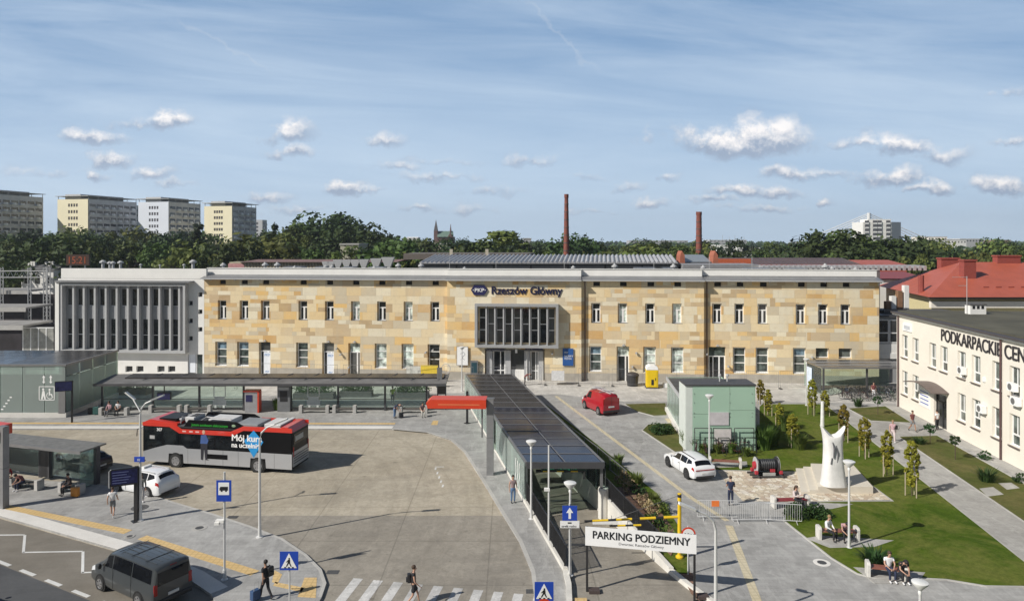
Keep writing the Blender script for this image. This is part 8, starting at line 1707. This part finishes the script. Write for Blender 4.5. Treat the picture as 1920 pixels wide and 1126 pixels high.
def suitcase(loc, rz, lab, c, hh=.62, w_=.42, handle=True):
    t = thing('suitcase', lab, 'suitcase', loc, rz); m = mat('case ' + lab[:8], c, .45, var=.1); MB().box(-w_ / 2, -.13, .06, w_ / 2, .13, hh).build('shell', m, t, bevel=.03)
    if handle: MB().tube([(-.12, .08, hh), (-.12, .08, hh + .4), (.12, .08, hh + .4), (.12, .08, hh)], .012, 5).build('handle', M_GRAYL, t)
    for x in (-1, 1): MB().lathe([(.03, -.02), (.03, .02)], (x * (w_ / 2 - .05), 0, .03), 8, 'x').build('wheel', M_BLACK, t)
    return t
def backpack(loc, rz, lab, c=M_BLACK, s=1):
    t = thing('backpack', lab, 'backpack', loc, rz); MB().box(-.15 * s, -.09, -.22 * s, .15 * s, .09, .22 * s).build('bag', c, t, bevel=.05); MB().box(-.11 * s, .091, -.17 * s, .11 * s, .14, .02).build('pocket', c, t, bevel=.02)
    for x in (-1, 1): MB().tube([(x * .09, -.09, .18), (x * .1, -.24, .2), (x * .11, -.3, .0), (x * .1, -.1, -.2)], .015, 5).build('strap', c, t)
    return t
def at(px, py): p = G(px, py, PZ); return (p.x, p.y, PZ)
person(at(211, 968), R(198), 'walk', 'man in white t-shirt and grey shorts walking away on the island', cW, cG, hBr, cW, shorts=True)
person(at(265, 941), R(20), 'stand', 'person in patterned top and light trousers standing behind the display post', mat('grey pattern top', (.22, .22, .2), .9, var=.5, scale=14), mat('pale grey trousers', (.5, .48, .47), .9), hBr, cW, sleeve=2)
p = at(131, 925); person(p, R(-35), 'sit', 'seated man in dark clothes beside the orange suitcase', mat('dark brown jacket', (.05, .035, .03), .9), cK, hB, sleeve=2)
suitcase((G(141, 931, PZ).x, G(141, 931, PZ).y, PZ), R(-15), 'orange suitcase standing by the seated man at the small shelter', (.55, .22, .03), .62, .5)
conc = []
def seat_block(loc, rz, w_, lab):
    t = thing('concrete_bench', lab, 'bench', loc, rz, 'low concrete benches of the small shelter')
    for s_ in (-1, 1): MB().box(s_ * w_ / 2 - .14, -.22, 0, s_ * w_ / 2 + .14, .3, .66).build('end_block', M_CONCW, t, bevel=.02)
    MB().box(-w_ / 2 + .141, -.2, .36, w_ / 2 - .141, .24, .45).build('seat', MATS['bench slats dark'], t)
seat_block((p[0] + .0, p[1] + .12, PZ), R(-17), 1.5, 'concrete bench under the man with the orange suitcase')
p = at(44, 916); person(p, R(-20), 'sitbend', 'person in dark top bending forward on the shelter bench at far left', cM, cN, hB, cW, sleeve=.6); seat_block((p[0] + .2, p[1] + .12, PZ), R(-17), 1.9, 'concrete bench under the person bending forward at the left shelter')
suitcase((G(31, 915, PZ).x, G(31, 915, PZ).y, PZ), R(-20), 'black suitcase beside the person bending forward', (.015, .015, .017), .7, .5)
p = at(13, 908); person(p, R(60), 'sit', 'person in red and dark clothes just inside the left edge by the pylon', mat('red top', (.3, .03, .03), .9), cK, hB, sleeve=2)
p = at(206, 778); person(p, R(-10), 'sit', 'seated traveller in patterned grey top near the green suitcase', cC, mat('greyish trousers', (.17, .17, .18), .9), hBr, sleeve=2); p2 = at(222, 777); person(p2, R(8), 'sit', 'seated traveller in white top and black trousers right of the green suitcase', cW, cK, hB)
conc_bench(214, p[1] + .1, 2.4, 'concrete bench under the two seated travellers by the glass pavilion')
suitcase(at(180, 777), R(5), 'green suitcase beside the seated travellers at the glass pavilion', (.03, .1, .09), .75, .5); suitcase(at(170, 776), R(-8), 'black suitcase left of the green one at the glass pavilion', (.02, .02, .022), .6, .45); suitcase(at(190, 776), R(14), 'small dark bag shaped case right of the green suitcase', (.04, .04, .05), .5, .4, False)
p = G(498, 1122, PZ); loc = (p.x, p.y, PZ); person(loc, R(235), 'walk', 'man all in black walking with a black backpack near the crossing', cK, cK, hB, skin=SK2); backpack((loc[0] + .20, loc[1] + .06, PZ + 1.25), R(235), 'black backpack on the man in black by the crossing'); suitcase((loc[0] - .42, loc[1] - .15, PZ), R(235), 'blue suitcase pulled by the man in black', (.03, .07, .16), .5, .4)
p = G(776, 1133, .01); loc = (p.x, p.y, .01); person(loc, R(100), 'walk', 'woman in a short black dress walking over the zebra crossing', cK, cK, hBr, cW, skirt=True, sleeve=.2, longhair=False); backpack((loc[0] - .22, loc[1] + .03, 1.22), R(100), 'dark backpack on the woman crossing the zebra', s=.9)
person(at(962, 942), R(12), 'stand', 'woman in pale top and blue jeans walking along the ramp wall', mat('mauve top', (.3, .22, .22), .9), cJ, hB, sleeve=.2, longhair=True, h=.97)
person(at(736, 757), R(180), 'stand', 'worker in hi-vis yellow vest behind the long shelter', cY, cN, hBr, sleeve=.6); person(at(740, 783), R(70), 'bend', 'man in navy top and jeans bending over a case by the shelter', cN, cJ, hB, sleeve=.6); suitcase(at(752, 783), R(30), 'dark case in front of the bending man', (.03, .03, .035), .5, .4)
p = at(792, 780); person(p, R(20), 'sit', 'person in patterned top and light trousers seated at the right end of the shelter', mat('dark pattern top', (.15, .09, .1), .9, var=.5, scale=15), cS, hB)
person(at(1370, 947), R(170), 'phone', 'man in navy t-shirt and trousers standing before the crowd barrier', cN, cN, hBr, h=1.02)
def on_bench(c, a, f, l, kind, lab, *q, **k):
    d = V(math.cos(a), math.sin(a), 0); p = c + d * l * f; n_ = V(math.sin(a), -math.cos(a), 0) * .06; return person((p.x + n_.x, p.y + n_.y, PZ + .02), a + k.pop('turn', 0), kind, lab, *q, **k)
c, a, l = bpx(1450, 951, 1513, 949); on_bench(c, a, .12, l, 'sitphone', 'woman in pale top and dark trousers on the red bench', mat('pale pink top', (.6, .52, .5), .9), cK, hBr, cW, sleeve=2, turn=R(35), longhair=True)
c, a, l = bpx(1535, 1009, 1606, 1011); on_bench(c, a, -.28, l, 'sit', 'fair haired man in white shirt on the middle bench', cW, cK, hBl, sleeve=2, turn=R(38)); on_bench(c, a, .16, l, 'sitbend', 'person in checked shirt on the middle bench beside the lamp', cC, cK, hB, turn=R(-5))
c, a, l = bpx(1627, 1078, 1697, 1086); on_bench(c, a, .05, l, 'sit', 'person in white t-shirt and dark trousers on the lowest bench', cW, cN, hBr, cW, turn=R(10)); on_bench(c, a, .38, l, 'sitbend', 'dark haired person in black bending over a phone on the lowest bench', cK, cK, hB, cW, turn=R(12), longhair=True)
person(at(1711, 808), R(15), 'walk', 'person in dark red top and shorts walking near the office door', cM, cG, hBr, shorts=True, skin=SK2); person(at(1674, 828), R(-20), 'walk', 'woman in pink patterned top and pale trousers on the lawn path', cP, mat('pale pink trousers', (.6, .5, .5), .9), hBl, cW, sleeve=.5)
backpack((at(1680, 828)[0], at(1680, 828)[1], PZ + 1.2), R(0), 'dark shoulder bag carried by the woman in pink', M_BLACK, .8)
person(at(1757, 806), R(200), 'stand', 'person in white top and black trousers at the office entrance', cW, cK, hB); person(at(1638, 748), R(0), 'stand', 'person in maroon top and white trousers among the parked bicycles', cM, cW, hB, sleeve=.6)
person(at(984, 722), R(90), 'bend', 'person in dark clothes crouching at the far end of the ramp canopy', cM, cK, hB)
# ================================================================ thin summer haze in the air
hzm = bpy.data.materials.new('haze'); hzm.use_nodes = True; nt = hzm.node_tree; nt.nodes.clear()
pvn = nt.nodes.new('ShaderNodeVolumePrincipled'); pvn.inputs['Color'].default_value = (.82, .9, 1, 1); pvn.inputs['Density'].default_value = .0002; pvn.inputs['Anisotropy'].default_value = .3
on = nt.nodes.new('ShaderNodeOutputMaterial'); nt.links.new(pvn.outputs[0], on.inputs['Volume'])
hz_ = MB().box(-1960, -120, -5.6, 1960, 2680, 112).build('haze', hzm); hz_['kind'] = 'stuff'; tag(hz_, 'thin bluish air haze over the far trees and tower blocks', 'haze')
